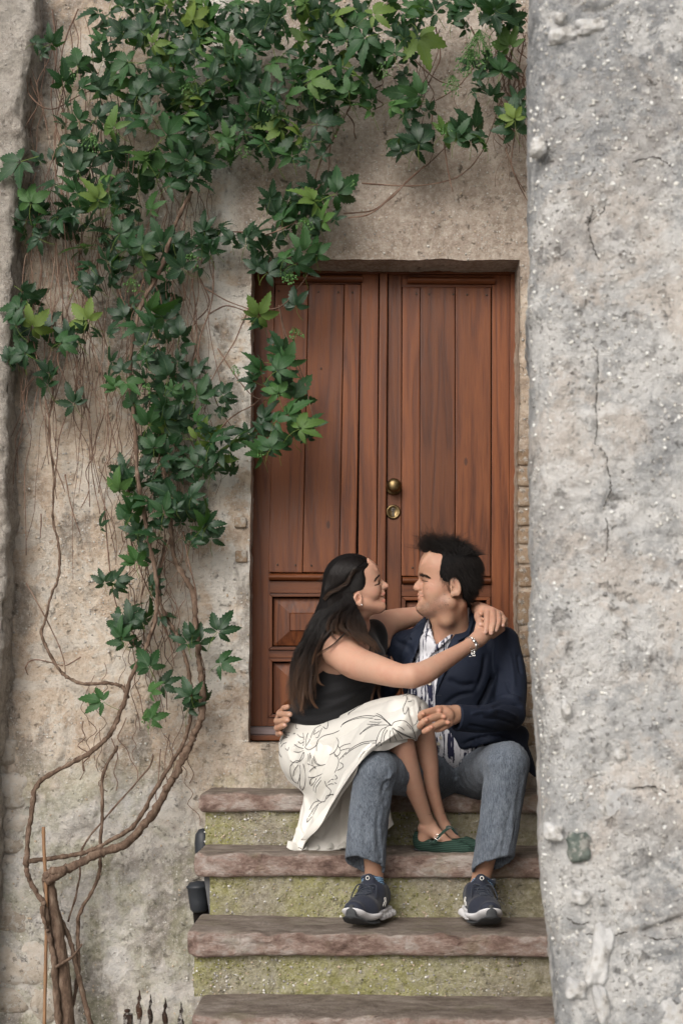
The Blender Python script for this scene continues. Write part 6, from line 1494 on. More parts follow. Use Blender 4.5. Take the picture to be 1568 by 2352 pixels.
# ---- green flat shoes
M_grn = new_mat('green_ribbed_knit', .8, .3); n = NT(M_grn); co = n.coord('Object', (.35, .8, 1.0), (0, math.radians(-4), 0)); rb = n.wave(co, 52, .5, 1, 1, 'Z'); n.set(color=n.mix(n.mr(rb, .3, .7), (.008, .022, .017), (.026, .062, .045)), normal=n.bump(rb, .7, .002))
M_gtrim = fabric('green_trim', (.012, .036, .027), (.02, .055, .041)); M_gsole = new_mat('grey_sole', .8, .3, (.055, .055, .058))
def flat_shoe(name, off, z0):
    ox, od = off; G = Body()
    def g(px, py, d, r): return (px+ox, py-ox*0+z0, d+od, r)
    G.CH([g(970, 1933, 4.66, 22), g(1000, 1941, 4.63, 22), g(1042, 1947, 4.59, 20), g(1072, 1952, 4.57, 12)], k=12); G.C(g(968, 1920, 4.66, 18), g(975, 1940, 4.65, 20), k=10); G.C(g(1072, 1953, 4.57, 10), g(1086, 1957, 4.565, 6), k=8)
    V0 = [(1086+ox, 1880+z0), (1052+ox, 1921+z0), (1042+ox, 1928+z0), (1038+ox, 1930.5+z0), (1010+ox, 1933+z0), (985+ox, 1928+z0), (960+ox, 1912+z0), (950+ox, 1905+z0), (950+ox, 1880+z0)]
    G.poly(V0, 4.3, 4.9, 2)
    G.poly([(920+ox, 1952+z0), (960+ox, 1955+z0), (1000+ox, 1964+z0), (1040+ox, 1967+z0), (1100+ox, 1963+z0), (1100+ox, 2000+z0), (920+ox, 2000+z0)], 4.3, 4.9, 1.5)
    lo = np.array(W(938+ox, 1985+z0, 4.60+od)); hi = np.array(W(1104+ox, 1890+z0, 4.60+od)); lo[1] = CY+4.49+od; hi[1] = CY+4.76+od
    V, Fc = G.mesh(lo, hi, .0030); o = mk(name, V, Fc, M_grn, woman); return o, bvh_of(V, Fc)
fl, fb = flat_shoe('ballet_flat', (0, 0), 0)
S2 = Body(); S2.CH([(965, 1951, 4.66, 17), (1003, 1962, 4.62, 14), (1045, 1966, 4.585, 17), (1078, 1962, 4.57, 9)], k=10, flat=((0, 0, 1), 4.5)); V, Fc = S2.mesh(np.array(W(940, 1985, 4.6))-[0, .14, 0], np.array(W(1100, 1935, 4.6))+[0, .14, 0], .003); o = mk('sole', V, Fc, M_gsole, None); o.parent = fl
def zs(x, y): return (918.75+x*.125, 1862+y*.125)
def strap(name, pts, w, parent, mat=M_gtrim, th=.0016):
    P = [np.array(W(*zs(x, y), d)) for x, y, d in pts]; P = smooth_path(P, 5); V = []; 
    for i, p in enumerate(P):
        t = P[min(i+1, len(P)-1)]-P[max(i-1, 0)]; t /= np.linalg.norm(t); sd = np.cross(t, [0, -1, .35]); sd /= np.linalg.norm(sd); V += [p-sd*w/2, p+sd*w/2]
    Fq = [(2*i, 2*i+1, 2*i+3, 2*i+2) for i in range(len(P)-1)]; o = mk(name, V, Fq, mat, None); o.parent = parent
    md_ = o.modifiers.new('thick', 'SOLIDIFY'); md_.thickness = th; md_.offset = 0; return o
strap('strap', [(540, 575, 4.590), (620, 580, 4.572), (700, 490, 4.560), (800, 390, 4.548), (880, 335, 4.560), (940, 325, 4.60)], .0085, fl)
mb = MB(); a, b, c, d_ = [WV(*zs(x, y), 4.558) for x, y in ((620, 500), (680, 435), (750, 480), (690, 550))]; mb.tube([a, b, c, d_, a], .0011, 5); mb.tube([(a+d_)/2, (b+c)/2], .0009, 5); o = mb.build('buckle', M_silver, None, True); o.parent = fl
fl2, _ = flat_shoe('ballet_flat', (26, .055), -6)
strap('strap', [(840, 310, 4.64), (900, 300, 4.618), (960, 340, 4.605), (1010, 400, 4.612), (1060, 440, 4.63)], .0085, fl2)

# ---- hair
Hc = Body(); Hc.E(wp(806, 1330), (64.5, 54.5*q, 59), k=1); Hc.C((*wp(775, 1372), 40), (*wp(762, 1400), 34), k=18)
HL = [(853, 1287), (857, 1294), (845, 1303), (836, 1310), (840, 1330), (842, 1352), (848, 1364), (843, 1372), (838, 1366), (828, 1358), (816, 1360), (809, 1372), (812, 1392), (826, 1412), (836, 1440), (800, 1440), (740, 1430), (728, 1400), (735, 1330), (760, 1285), (800, 1268), (830, 1272)]
Hc.C((770, 1400, 4.80, 42), (752, 1440, 4.80, 44), k=18); Hc.C((805, 1405, 4.77, 26), (822, 1448, 4.76, 22), k=14)
Hc.poly(smooth_path(HL+[HL[0]], 3), 4.5, 5.0, 4, '&')
Hc.C((752, 1425, 4.765, 32), (712, 1500, 4.775, 16), k=18); Hc.C((712, 1500, 4.775, 16), (696, 1560, 4.75, 8), k=12)
V, Fc = Hc.mesh((-.17, -.88, 1.70), (.14, -.36, 2.18), .0036)
# combed relief and the twisted strand
V = folds(V, Fc, [([(815, 1306), (800, 1322), (792, 1338), (775, 1350), (752, 1362), (742, 1376)], 3.0, -.006), ([(822, 1308), (806, 1322), (798, 1340), (780, 1354), (758, 1366), (745, 1380)], 3.6, .006)])
N = normals(V, Fc)
hair = mk('hair', V, Fc, M_scalp, woman); vcol(hair, np.tile([.0065, .0055, .0055], (len(V), 1)))
hcb = bvh_of(V, Fc)
HV = []; HF = []; HC = []; nb_ = 0
def add_st(P_, R_, dark=(.009, .0068, .0062), tip=(.15, .078, .043), pw=3.0, amt=.8, seed=1):
    global nb_
    rg = np.random.RandomState(seed); n_, m_ = R_.shape; V, Fq = tubes(P_, R_); t = np.linspace(0, 1, m_)
    k = (t[None, :]**pw)*amt*rg.uniform(.35, 1.1, (n_, 1)); b = rg.uniform(.6, 1.7, (n_, 1))
    C = (np.array(dark)[None, None]*b[..., None])*(1-k[..., None])+np.array(tip)[None, None]*k[..., None]
    HV.append(V); HF.append(Fq+nb_); HC.append(np.repeat(C.reshape(-1, 3), 3, 0)); nb_ += len(V)
# (a) combed cap: strands following the skull surface from the parting/hairline to the gather at the back
rg = np.random.RandomState(21)
def cap(starts, ends, n, lift=.0012, seed=0, bend=0):
    rg = np.random.RandomState(seed); S_ = []; 
    A = resample([(*p, 0) for p in starts], 60)[:, :2]; E_ = resample([(*p, 0) for p in ends], 60)[:, :2]
    for i in range(n):
        u = rg.uniform(0, 59); a = A[int(u)]+rg.normal(size=2)*.8; e = E_[int(u)]+rg.normal(size=2)*1.4; nrm = np.array([-(e-a)[1], (e-a)[0]]); t = np.linspace(0, 1, 12); u0 = rg.uniform(0, .35); t = u0+(1-u0)*t
        pts = a+(e-a)*t[:, None]+nrm*(bend*np.sin(t*np.pi))[:, None]; Q = []
        for p in pts:
            h, nn = cast(hcb, p[0], p[1])
            if h is None: Q = None; break
            Q.append(np.array(h)+np.array(nn if nn.y < 0 else -nn)*rg.uniform(.2, 1)*lift)
        if Q is not None: S_.append(Q)
    S_ = np.array(S_); return S_, np.full(S_.shape[:2], .00034)*np.linspace(1, .7, 12)
for (st, en, n_, be, sd) in [([(851, 1290), (846, 1300), (838, 1308), (840, 1325), (842, 1345), (846, 1360)], [(812, 1306), (802, 1318), (794, 1332), (784, 1344), (768, 1355), (752, 1366)], 900, -.10, 31),
                             ([(846, 1285), (820, 1276), (795, 1280), (775, 1290), (760, 1308)], [(806, 1322), (796, 1336), (784, 1348), (766, 1360), (748, 1374)], 1300, .10, 32),
                             ([(806, 1330), (798, 1345), (786, 1352), (768, 1362), (752, 1372)], [(818, 1398), (806, 1410), (790, 1420), (770, 1425), (748, 1425)], 1000, -.05, 33)]:
    P_, R_ = cap(st, en, n_, seed=sd, bend=be)
    if len(P_): add_st(P_, R_, amt=.0, seed=sd)
# twist highlight strand
tw = resample([(818, 1306, 0), (806, 1320, 0), (797, 1338, 0), (778, 1352, 0), (756, 1364, 0), (744, 1378, 0)], 30); S_ = []
for k in range(70):
    ph = rg.uniform(0, 6.28); rr = rg.uniform(2, 4.6); Q = []
    for i, p in enumerate(tw):
        h, nn = cast(hcb, p[0], p[1]); y = (h.y if h is not None else 4.68+CY)
        Q.append(np.array(W(p[0]+rr*math.cos(i*.42+ph)*.75, p[1]+rr*math.cos(i*.42+ph)*.75, y-CY-.004-.0013*rr*math.sin(i*.42+ph))))
    S_.append(Q)
add_st(np.array(S_), np.full((70, 30), .0005), amt=.35, pw=.3, seed=40, dark=(.022, .017, .015))
# (b) long hair down the back
BK = [[(750, 1366, 4.72), (742, 1392, 4.72), (727, 1414, 4.72), (708, 1456, 4.72), (688, 1500, 4.73), (676, 1545, 4.73), (674, 1590, 4.725), (684, 1640, 4.71)],
      [(764, 1362, 4.705), (758, 1392, 4.70), (736, 1420, 4.695), (716, 1460, 4.69), (698, 1502, 4.70), (684, 1550, 4.70), (682, 1600, 4.695), (690, 1642, 4.68)],
      [(776, 1358, 4.70), (772, 1395, 4.685), (748, 1425, 4.67), (726, 1462, 4.665), (707, 1505, 4.675), (694, 1552, 4.68), (692, 1600, 4.675), (700, 1638, 4.665)],
      [(786, 1356, 4.695), (786, 1400, 4.675), (758, 1432, 4.655), (734, 1468, 4.65), (716, 1510, 4.665), (704, 1556, 4.67), (704, 1600, 4.665), (716, 1634, 4.655)],
      [(792, 1356, 4.69), (796, 1404, 4.67), (765, 1438, 4.645), (741, 1474, 4.64), (724, 1515, 4.655), (716, 1560, 4.66), (714, 1600, 4.655), (722, 1628, 4.65)]]
P_, R_, t_ = strands(BK, 2300, 28, 3.0, .009, 8.0, 2.0, .68, .00042, .35, np.random.RandomState(41)); add_st(P_, R_, seed=42, amt=.75, pw=5.5)
P_, R_, t_ = strands([[(x-4, y, d+.05) for x, y, d in BK[0]], [(x+2, y-12, d+.05) for x, y, d in BK[1]]], 350, 20, 4, .012, 4, 3, .6, .00046, .35, np.random.RandomState(43)); add_st(P_, R_, seed=44, amt=.5)
# tapering locks at the ends
for g, n_, sd in ([[(716, 1540, 4.655), (712, 1580, 4.65), (714, 1610, 4.645), (724, 1628, 4.64), (733, 1633, 4.64)], 60, 45], [[(712, 1560, 4.65), (716, 1600, 4.64), (730, 1625, 4.635), (744, 1632, 4.635)], 50, 46], [[(700, 1560, 4.665), (696, 1600, 4.655), (693, 1630, 4.645), (687, 1646, 4.645)], 140, 47],
                  [[(742, 1455, 4.60), (733, 1480, 4.60), (728, 1510, 4.62), (733, 1545, 4.65), (742, 1568, 4.645), (768, 1576, 4.635)], 45, 48], [[(760, 1448, 4.60), (738, 1470, 4.60), (722, 1500, 4.62), (716, 1530, 4.64)], 50, 49],
                  [[(795, 1450, 4.60), (770, 1478, 4.60), (745, 1500, 4.60), (726, 1520, 4.62)], 26, 50], [[(680, 1560, 4.71), (670, 1575, 4.70), (669, 1592, 4.70), (676, 1600, 4.70)], 40, 51],
                  [[(868, 1560, 4.66), (862, 1580, 4.66), (856, 1596, 4.655), (852, 1612, 4.65)], 90, 52], [[(872, 1562, 4.66), (872, 1585, 4.655), (878, 1602, 4.65), (886, 1611, 4.65)], 80, 53], [[(862, 1506, 4.56), (880, 1508, 4.56), (893, 1512, 4.555), (897, 1522, 4.555)], 8, 54]):
    P_, R_, t_ = strands([g], n_, 16, 2.2, .005, .8, 1.2, .75, .00042, .3, np.random.RandomState(sd)); add_st(P_, R_, seed=sd, amt=1.0, pw=1.4 if sd in (47, 52, 53) else 2.2, dark=(.028, .017, .013))
# (c) hair falling over the near shoulder
FR = [[(786, 1352, 4.685), (790, 1385, 4.665), (770, 1410, 4.64), (752, 1436, 4.615), (748, 1452, 4.60), (758, 1458, 4.59)], [(796, 1354, 4.68), (802, 1388, 4.66), (788, 1415, 4.635), (780, 1438, 4.605), (792, 1455, 4.59), (812, 1466, 4.585)],
      [(802, 1356, 4.68), (812, 1392, 4.66), (806, 1415, 4.635), (808, 1438, 4.61), (822, 1460, 4.595), (846, 1482, 4.585)], [(806, 1360, 4.68), (814, 1396, 4.665), (818, 1418, 4.64), (826, 1442, 4.62), (838, 1466, 4.605), (858, 1486, 4.59), (866, 1502, 4.58)],
      [(808, 1364, 4.68), (816, 1392, 4.67), (828, 1418, 4.65), (840, 1444, 4.64), (850, 1468, 4.62), (860, 1480, 4.60), (862, 1494, 4.59)]]
P_, R_, t_ = strands(FR, 1900, 24, 2.4, .006, 3.6, 2.0, .74, .00044, .35, np.random.RandomState(61)); add_st(P_, R_, seed=62, amt=.6, pw=3.5)
P_, R_, t_ = strands([[(842, 1470, 4.60), (852, 1478, 4.59), (858, 1486, 4.58), (852, 1496, 4.58), (858, 1504, 4.575)], [(848, 1468, 4.60), (860, 1474, 4.59), (866, 1484, 4.58), (862, 1496, 4.58), (868, 1506, 4.575)]], 110, 14, 1.6, .004, .8, 1.5, .8, .00042, .3, np.random.RandomState(63)); add_st(P_, R_, seed=64, amt=.9, pw=1.0)
P_, R_, t_ = strands([[(838, 1438, 4.64), (845, 1462, 4.62), (872, 1500, 4.56), (892, 1516, 4.54)]], 14, 16, 4, .006, 3, 1.2, .6, .00030, .3, np.random.RandomState(65)); add_st(P_, R_, seed=66, amt=.4)
# stray hairs
rg = np.random.RandomState(70); S_ = []
for i in range(150):
    g = BK[0] if i % 3 == 0 else [(815, 1275, 4.74), (780, 1282, 4.74), (752, 1305, 4.74), (740, 1345, 4.73), (738, 1380, 4.72)] if i % 3 == 1 else [(760, 1440, 4.60), (800, 1448, 4.59), (840, 1478, 4.58)]
    P0 = resample(g, 30); a = rg.randint(0, 20); seg = P0[a:a+10].copy(); o_ = rg.normal(size=3)*np.array([5, 5, .004]); seg = seg+np.linspace(0, 1, 10)[:, None]*o_+np.linspace(0, 1, 10)[:, None]**2*rg.normal(size=3)*np.array([6, 6, .004])
    S_.append(Wn(seg))
add_st(np.array(S_), np.full((150, 10), .00024), amt=.3, seed=71)
V = np.concatenate(HV); Fq = np.concatenate(HF); o = mk('hair_strands', V, Fq, M_hair, hair, kind='stuff'); vcol(o, np.concatenate(HC))
# ================================================================== CREEPER
creeper = thing('creeper_vine', 'green five-leaved creeper climbing the wall and hanging over the door', 'climbing plant', WV(150, 2352, 5.05))
M_bark = new_mat('creeper_bark', .9, .25); n = NT(M_bark); co = n.coord('Object', (1, 1, .35)); n.set(color=n.ramp(n.noise(co, 60, 5, .7), [(.3, (.045, .028, .019)), (.5, (.125, .082, .058)), (.75, (.24, .18, .135))]), normal=n.bump(n.noise(co, 120, 5, .7), .9, .004))
M_twig = new_mat('young_stem', .7, .3); n = NT(M_twig); n.set(color=n.ramp(n.noise(n.coord(), 9, 4, .6), [(.3, (.07, .040, .027)), (.55, (.16, .095, .065)), (.75, (.27, .20, .15))]))
M_gstem = new_mat('green_stalk', .6, .4, (.13, .20, .035)); M_berry = new_mat('unripe_berry', .4, .5, (.075, .17, .04))
def stem(pts, d, r0, r1, mat, name='stem', wob=1.0, n=5, sides=7, parent=creeper, knob=0):
    P = smooth_path([(x, y) for x, y in pts], n); m_ = len(P); rgs = np.random.RandomState(int(abs(pts[0][0]*7+pts[0][1]))); Q = []; R_ = []
    ph = rgs.uniform(0, 6, 3)
    for i, p in enumerate(P):
        t = i/(m_-1); dd = (d if not hasattr(d, '__len__') else d[0]+(d[1]-d[0])*t)
        ii = i*5.0/n; w = wob*(math.sin(ii*.9+ph[0])+.6*math.sin(ii*2.1+ph[1]))
        Q.append(WV(p[0]+w*.6, p[1]+w*.3, dd+.006*math.sin(i*.7+ph[2]))); r = (r0+(r1-r0)*t)*dd/FP
        R_.append(r*(1+.12*math.sin(i*1.7+ph[1])+knob*(rgs.uniform() > .7)))
    mb = MB(); mb.tube(Q, R_, sides); o = mb.build(name, mat, parent, True)
    if mat is M_bark:
        V = np.array([v.co[:] for v in o.data.vertices]); Fv = np.array([p.vertices[:] for p in o.data.polygons if len(p.vertices) == 4]); V = V+normals(V, Fv)*(r0*.5*5/FP*fbm(V[:, 0]*1.5, V[:, 1]*1.5, V[:, 2]*.8, 70, 3, 811)+.0012*fbm(V[:, 0], V[:, 1], V[:, 2], 160, 2, 813))[:, None]
        o.data.vertices.foreach_set('co', V.astype(np.float32).ravel()); o.data.update()
    return o
# old trunk with rough bark
tp = [(162, 2420), (155, 2352), (143, 2223), (128, 2125), (118, 2066), (111, 2030), (113, 2008)]
P = smooth_path(tp, 10); mb = MB(); mb.tube([WV(p[0], p[1], 5.03) for p in P], [(17.5+(13.5-17.5)*i/(len(P)-1))*5.03/FP for i in range(len(P))], 20)
tk = mb.build('trunk', M_bark, creeper, True); V = np.array([v.co[:] for v in tk.data.vertices]); Fv = np.array([p.vertices[:] for p in tk.data.polygons if len(p.vertices) == 4])
V = V+normals(V, Fv)*(.004*fbm(V[:, 0]*2, V[:, 1]*2, V[:, 2]*.7, 40, 4, 801)+.003*fbm(V[:, 0], V[:, 1], V[:, 2], 110, 2, 803))[:, None]; tk.data.vertices.foreach_set('co', V.astype(np.float32).ravel())
stem([(150, 1998), (114, 2003), (106, 2012), (108, 2024), (130, 2014)], 5.0, 9, 8, M_bark, 'trunk_knot', .5, 6, 12)
for pts, d, a, b in [([(118, 2020), (135, 2008), (156, 1996), (218, 1965), (289, 1937), (344, 1879), (383, 1812), (410, 1766), (434, 1715), (449, 1683), (465, 1632), (461, 1554), (456, 1500), (449, 1437), (441, 1359), (402, 1285), (394, 1222), (385, 1150), (372, 1060)], (5.0, 5.1), 10.5, 4.5),
                     ([(60, 1980), (117, 1972), (187, 1961), (250, 1934), (312, 1891), (359, 1809), (400, 1745), (428, 1690), (440, 1630), (436, 1560), (420, 1490), (395, 1440), (370, 1390), (366, 1320), (380, 1240)], (5.06, 5.1), 5.5, 3.5),
                     ([(100, 2072), (94, 2066), (70, 2027), (60, 1988), (64, 1930), (74, 1852), (90, 1797), (156, 1758), (219, 1720), (254, 1683), (281, 1625), (300, 1560), (330, 1500), (352, 1440), (362, 1370), (350, 1280), (330, 1180), (315, 1080), (310, 980), (300, 880), (305, 780), (330, 690), (372, 610), (400, 520), (440, 440)], (5.0, 5.02), 5.8, 4),
                     ([(293, 1601), (281, 1578), (250, 1570), (187, 1570), (144, 1547), (117, 1507), (96, 1460), (105, 1418), (121, 1359), (137, 1312), (133, 1242), (121, 1187), (124, 1100), (112, 1000), (118, 920)], (5.06, 5.12), 4.2, 2),
                     ([(270, 1715), (238, 1777), (234, 1879), (230, 1969), (224, 2023), (187, 2090), (178, 2145), (180, 2234), (156, 2352)], 5.08, 3.6, 4.6), ([(101, 2074), (113, 2145), (125, 2223), (135, 2360)], 5.0, 5.5, 8), ([(137, 2105), (164, 2172), (184, 2262), (214, 2370)], 5.06, 5, 6),
                     ([(190, 2170), (164, 2199), (129, 2223)], 4.99, 2.5, 3.5), ([(352, 1734), (332, 1777), (234, 1887), (187, 1957), (182, 2027), (156, 2117)], 5.1, 1.8, 2.2), ([(100, 2074), (98, 2105), (110, 2140)], 4.98, 5, 4)]:
    stem(pts, d, a, b, M_bark, 'branch', 1.3, 12, 12, knob=.10)
thin = [[(390, 1234), (367, 1320), (363, 1398), (390, 1476), (400, 1530)], [(300, 1240), (330, 1330), (372, 1420), (400, 1500)], [(420, 1220), (436, 1300), (452, 1380), (450, 1470), (470, 1540), (462, 1640)], [(240, 1165), (250, 1290), (270, 1400), (310, 1460), (345, 1500)],
        [(60, 700), (80, 800), (112, 960), (118, 1040), (150, 1130)], [(60, 1340), (105, 1420), (145, 1510), (150, 1560)], [(150, 1090), (160, 1150), (185, 1230)], [(95, 1180), (92, 1235)], [(58, 1535), (70, 1518), (95, 1517), (145, 1530)], [(58, 1535), (64, 1550)], [(185, 1510), (150, 1530)],
        [(460, 640), (480, 700), (440, 760), (470, 850), (500, 930), (540, 990)], [(350, 640), (372, 700), (364, 790), (400, 870), (420, 960)], [(330, 640), (300, 720), (290, 830), (300, 930), (330, 1030)], [(575, 700), (540, 780), (498, 850), (470, 900)], [(480, 720), (520, 702), (560, 712), (575, 715)], [(470, 660), (520, 690), (580, 712)],
        [(500, 800), (540, 862), (585, 912), (640, 920)], [(480, 1010), (530, 960), (580, 930), (610, 905)], [(640, 700), (660, 780), (690, 850), (705, 910)], [(600, 712), (650, 700), (700, 640), (720, 600)], [(640, 700), (660, 800), (688, 860), (700, 920)], [(700, 880), (720, 960)],
        [(830, 420), (900, 425), (980, 424), (1060, 400), (1110, 340), (1150, 230)], [(800, 500), (850, 490), (900, 452), (940, 410), (1000, 360), (1060, 300)], [(790, 490), (860, 480), (920, 430), (975, 380)], [(1020, 330), (1030, 400), (1040, 440)], [(1160, 340), (1190, 420), (1210, 460)], [(1170, 200), (1180, 300), (1175, 380), (1205, 440)], [(1190, 60), (1170, 160), (1180, 260)],
        [(1200, 20), (1178, 100), (1168, 200), (1178, 300)], [(1205, 80), (1190, 180), (1200, 280)], [(720, 420), (740, 360), (770, 310), (800, 250)], [(700, 470), (750, 400), (760, 330), (790, 260)], [(610, 540), (680, 510), (740, 470)], [(500, 530), (600, 530), (700, 500)],
        [(60, 180), (70, 220), (120, 250), (200, 210), (300, 190)], [(60, 100), (72, 190), (95, 240), (110, 300)], [(120, 20), (130, 120), (118, 230), (140, 330), (170, 430)], [(60, 440), (75, 520), (95, 600), (80, 700)], [(25, 370), (45, 440), (80, 500)], [(160, 600), (210, 700), (250, 820), (240, 940), (210, 1060), (230, 1180)], [(140, 420), (150, 540), (160, 640), (215, 800), (260, 930)],
        [(1000, 60), (1010, 130), (980, 200), (960, 260)], [(900, 40), (940, 120), (1000, 180), (1060, 200)], [(1080, 60), (1100, 120), (1060, 190), (1000, 230)], [(180, 20), (150, 90), (140, 170), (160, 260)], [(440, 640), (452, 760), (430, 900), (445, 1010)], [(490, 600), (485, 700), (455, 800), (470, 940)]]
for i, pts in enumerate(thin): stem(pts, 5.13-(.02 if i % 2 else .06), 1.9, 1.1, M_twig, 'twig', .9, 6, 5)
# fine hanging shoots too thin to pick apart: one mass
rg = np.random.RandomState(5); mb = MB()
for i in range(330):
    zone = [(60, 240, 0, 900, 500), (200, 480, 100, 1100, 350), (290, 420, 900, 1500, 260), (1130, 1210, 0, 260, 230), (640, 1190, 60, 260, 160), (180, 440, 1500, 1750, 180)][rg.choice(6, p=[.25, .3, .2, .1, .1, .05])]
    x = rg.uniform(zone[0], zone[1]); y = rg.uniform(zone[2], zone[3]); L = rg.uniform(.4, 1)*zone[4]; sx_ = rg.uniform(-.25, .25); pts = [(x+sx_*L*t+rg.normal()*7, y+L*t) for t in np.linspace(0, 1, 7)]
    d = 5.13-rg.uniform(0, .05); P = smooth_path(pts, 3); mb.tube([WV(p[0], p[1], d) for p in P], rg.uniform(.6, 1.5)*d/FP, 4)
mb.build('fine_shoots', M_twig, creeper, True, kind='stuff')

# leaves: five serrated leaflets round one point
def leaf_mesh(seed, fold=.25, droop=.25):
    rg = np.random.RandomState(seed); V = []; Fc = []
    for li, (ang, L) in enumerate([(0, 1.0), (52, .88), (-50, .9), (104, .62), (-106, .60)]):
        ang = math.radians(ang+rg.normal()*7); L *= rg.uniform(.9, 1.1); wd = L*rg.uniform(.17, .235); dr = droop*rg.uniform(.6, 1.7); tw = rg.normal()*.28; fo = fold*rg.uniform(.5, 1.5)
        ts = [0, .10, .26, .42, .50, .58, .65, .72, .79, .86, .93, 1.0]
        b = len(V)
        for k, t in enumerate(ts):
            w = wd*(max(0, math.sin(math.pi*min(1, t**.82)))**.75 if t < 1 else 0)*(1.0 if t < .3 else 1)
            if k >= 3 and k < 11: w *= 1.16 if k % 2 else .86
            x = L*(.06+t*.94); z = -dr*L*(t**1.8)+.05*L*math.sin(t*3.1)
            for s, ww in ((0, 0), (1, w), (-1, w)):
                ex = x+(.035*L if (k % 2 and s) else 0); yy = s*ww; zz_ = z+fo*abs(ww)+tw*s*ww+.02*L*math.sin(9*t+s)*(abs(s))
                V.append((ex*math.cos(ang)-yy*math.sin(ang), ex*math.sin(ang)+yy*math.cos(ang), zz_))
            if k:
                o0, o1 = b+(k-1)*3, b+k*3; Fc += [(o0, o1, o1+1, o0+1), (o0+2, o1+2, o1, o0)]
    # petiole
    pl = rg.uniform(.5, .8); bpt = len(V); m_ = 4
    for i in range(m_):
        t = i/(m_-1); c = (-pl*t, .06*math.sin(t*3), -.25*t*t)
        for a in range(3): V.append((c[0], c[1]+.012*math.cos(a*2.1), c[2]+.012*math.sin(a*2.1)))
    pf = []
    for i in range(m_-1):
        for a in range(3): pf.append((bpt+i*3+a, bpt+i*3+(a+1) % 3, bpt+(i+1)*3+(a+1) % 3, bpt+(i+1)*3+a))
    me = bpy.data.meshes.new('leaf'); me.from_pydata(V, [], Fc+pf); me.update(); me.validate()
    me.polygons.foreach_set('use_smooth', np.ones(len(me.polygons), bool)); mi = np.zeros(len(me.polygons), np.int32); mi[len(Fc):] = 1; me.polygons.foreach_set('material_index', mi)
    # leaf-local coordinate for the midrib and veins
    uv = me.attributes.new('lf', 'FLOAT_VECTOR', 'POINT'); vals = np.zeros((len(V), 3), np.float32)
    for k in range(5*12):
        for j, s in enumerate((0, 1, -1)): vals[k*3+j] = ([0, .10, .26, .42, .50, .58, .65, .72, .79, .86, .93, 1.0][k % 12], s, k//12)
    uv.data.foreach_set('vector', vals.ravel()); return me
M_leaf = new_mat('creeper_leaf', .45, .4); n = NT(M_leaf); r = n.rand(); lf = n.sep(n.attr('lf', 'Vector')); av = n.math('ABSOLUTE', lf[1])
base = n.ramp(r, [(0, (.009, .033, .014)), (.35, (.014, .052, .016)), (.68, (.024, .078, .020)), (.86, (.044, .115, .022)), (.975, (.13, .19, .030))])
base = n.mix(n.mr(n.noise(n.coord(), 60, 3, .6), .4, .7, 0, .35), base, (.02, .05, .02))
vein = n.math('ADD', n.mr(av, .0, .09, .45, 0), n.math('MULTIPLY', n.mr(n.math('FRACT', n.math('ADD', n.math('MULTIPLY', lf[0], 7.0), n.math('MULTIPLY', av, -1.6))), .0, .13, .35, 0), 1.0))
col = n.mix(vein, base, (.10, .17, .07)); gi = n.n.new('ShaderNodeNewGeometry'); bf = gi.outputs['Backfacing']; col = n.mix(n.math('MULTIPLY', bf, .55), col, (.10, .16, .06))
n.set(color=col, rough=n.mr(r, 0, 1, .42, .60, False), normal=n.bump(n.math('MULTIPLY', vein, -1.0), .5, .0015))
tr = n.n.new('ShaderNodeBsdfTranslucent'); n.l.new(n.mix(.5, col, (.10, .30, .02)), tr.inputs['Color']); mx = n.n.new('ShaderNodeMixShader'); mx.inputs[0].default_value = .22
n.l.new(n.b.outputs[0], mx.inputs[1]); n.l.new(tr.outputs[0], mx.inputs[2]); n.l.new(mx.outputs[0], n.n['Material Output'].inputs['Surface'])
LM = []
for i in range(9):
    me = leaf_mesh(900+i, .18+.04*(i % 4), .15+.09*(i % 5)); me.materials.append(M_leaf); me.materials.append(M_gstem); LM.append(me)
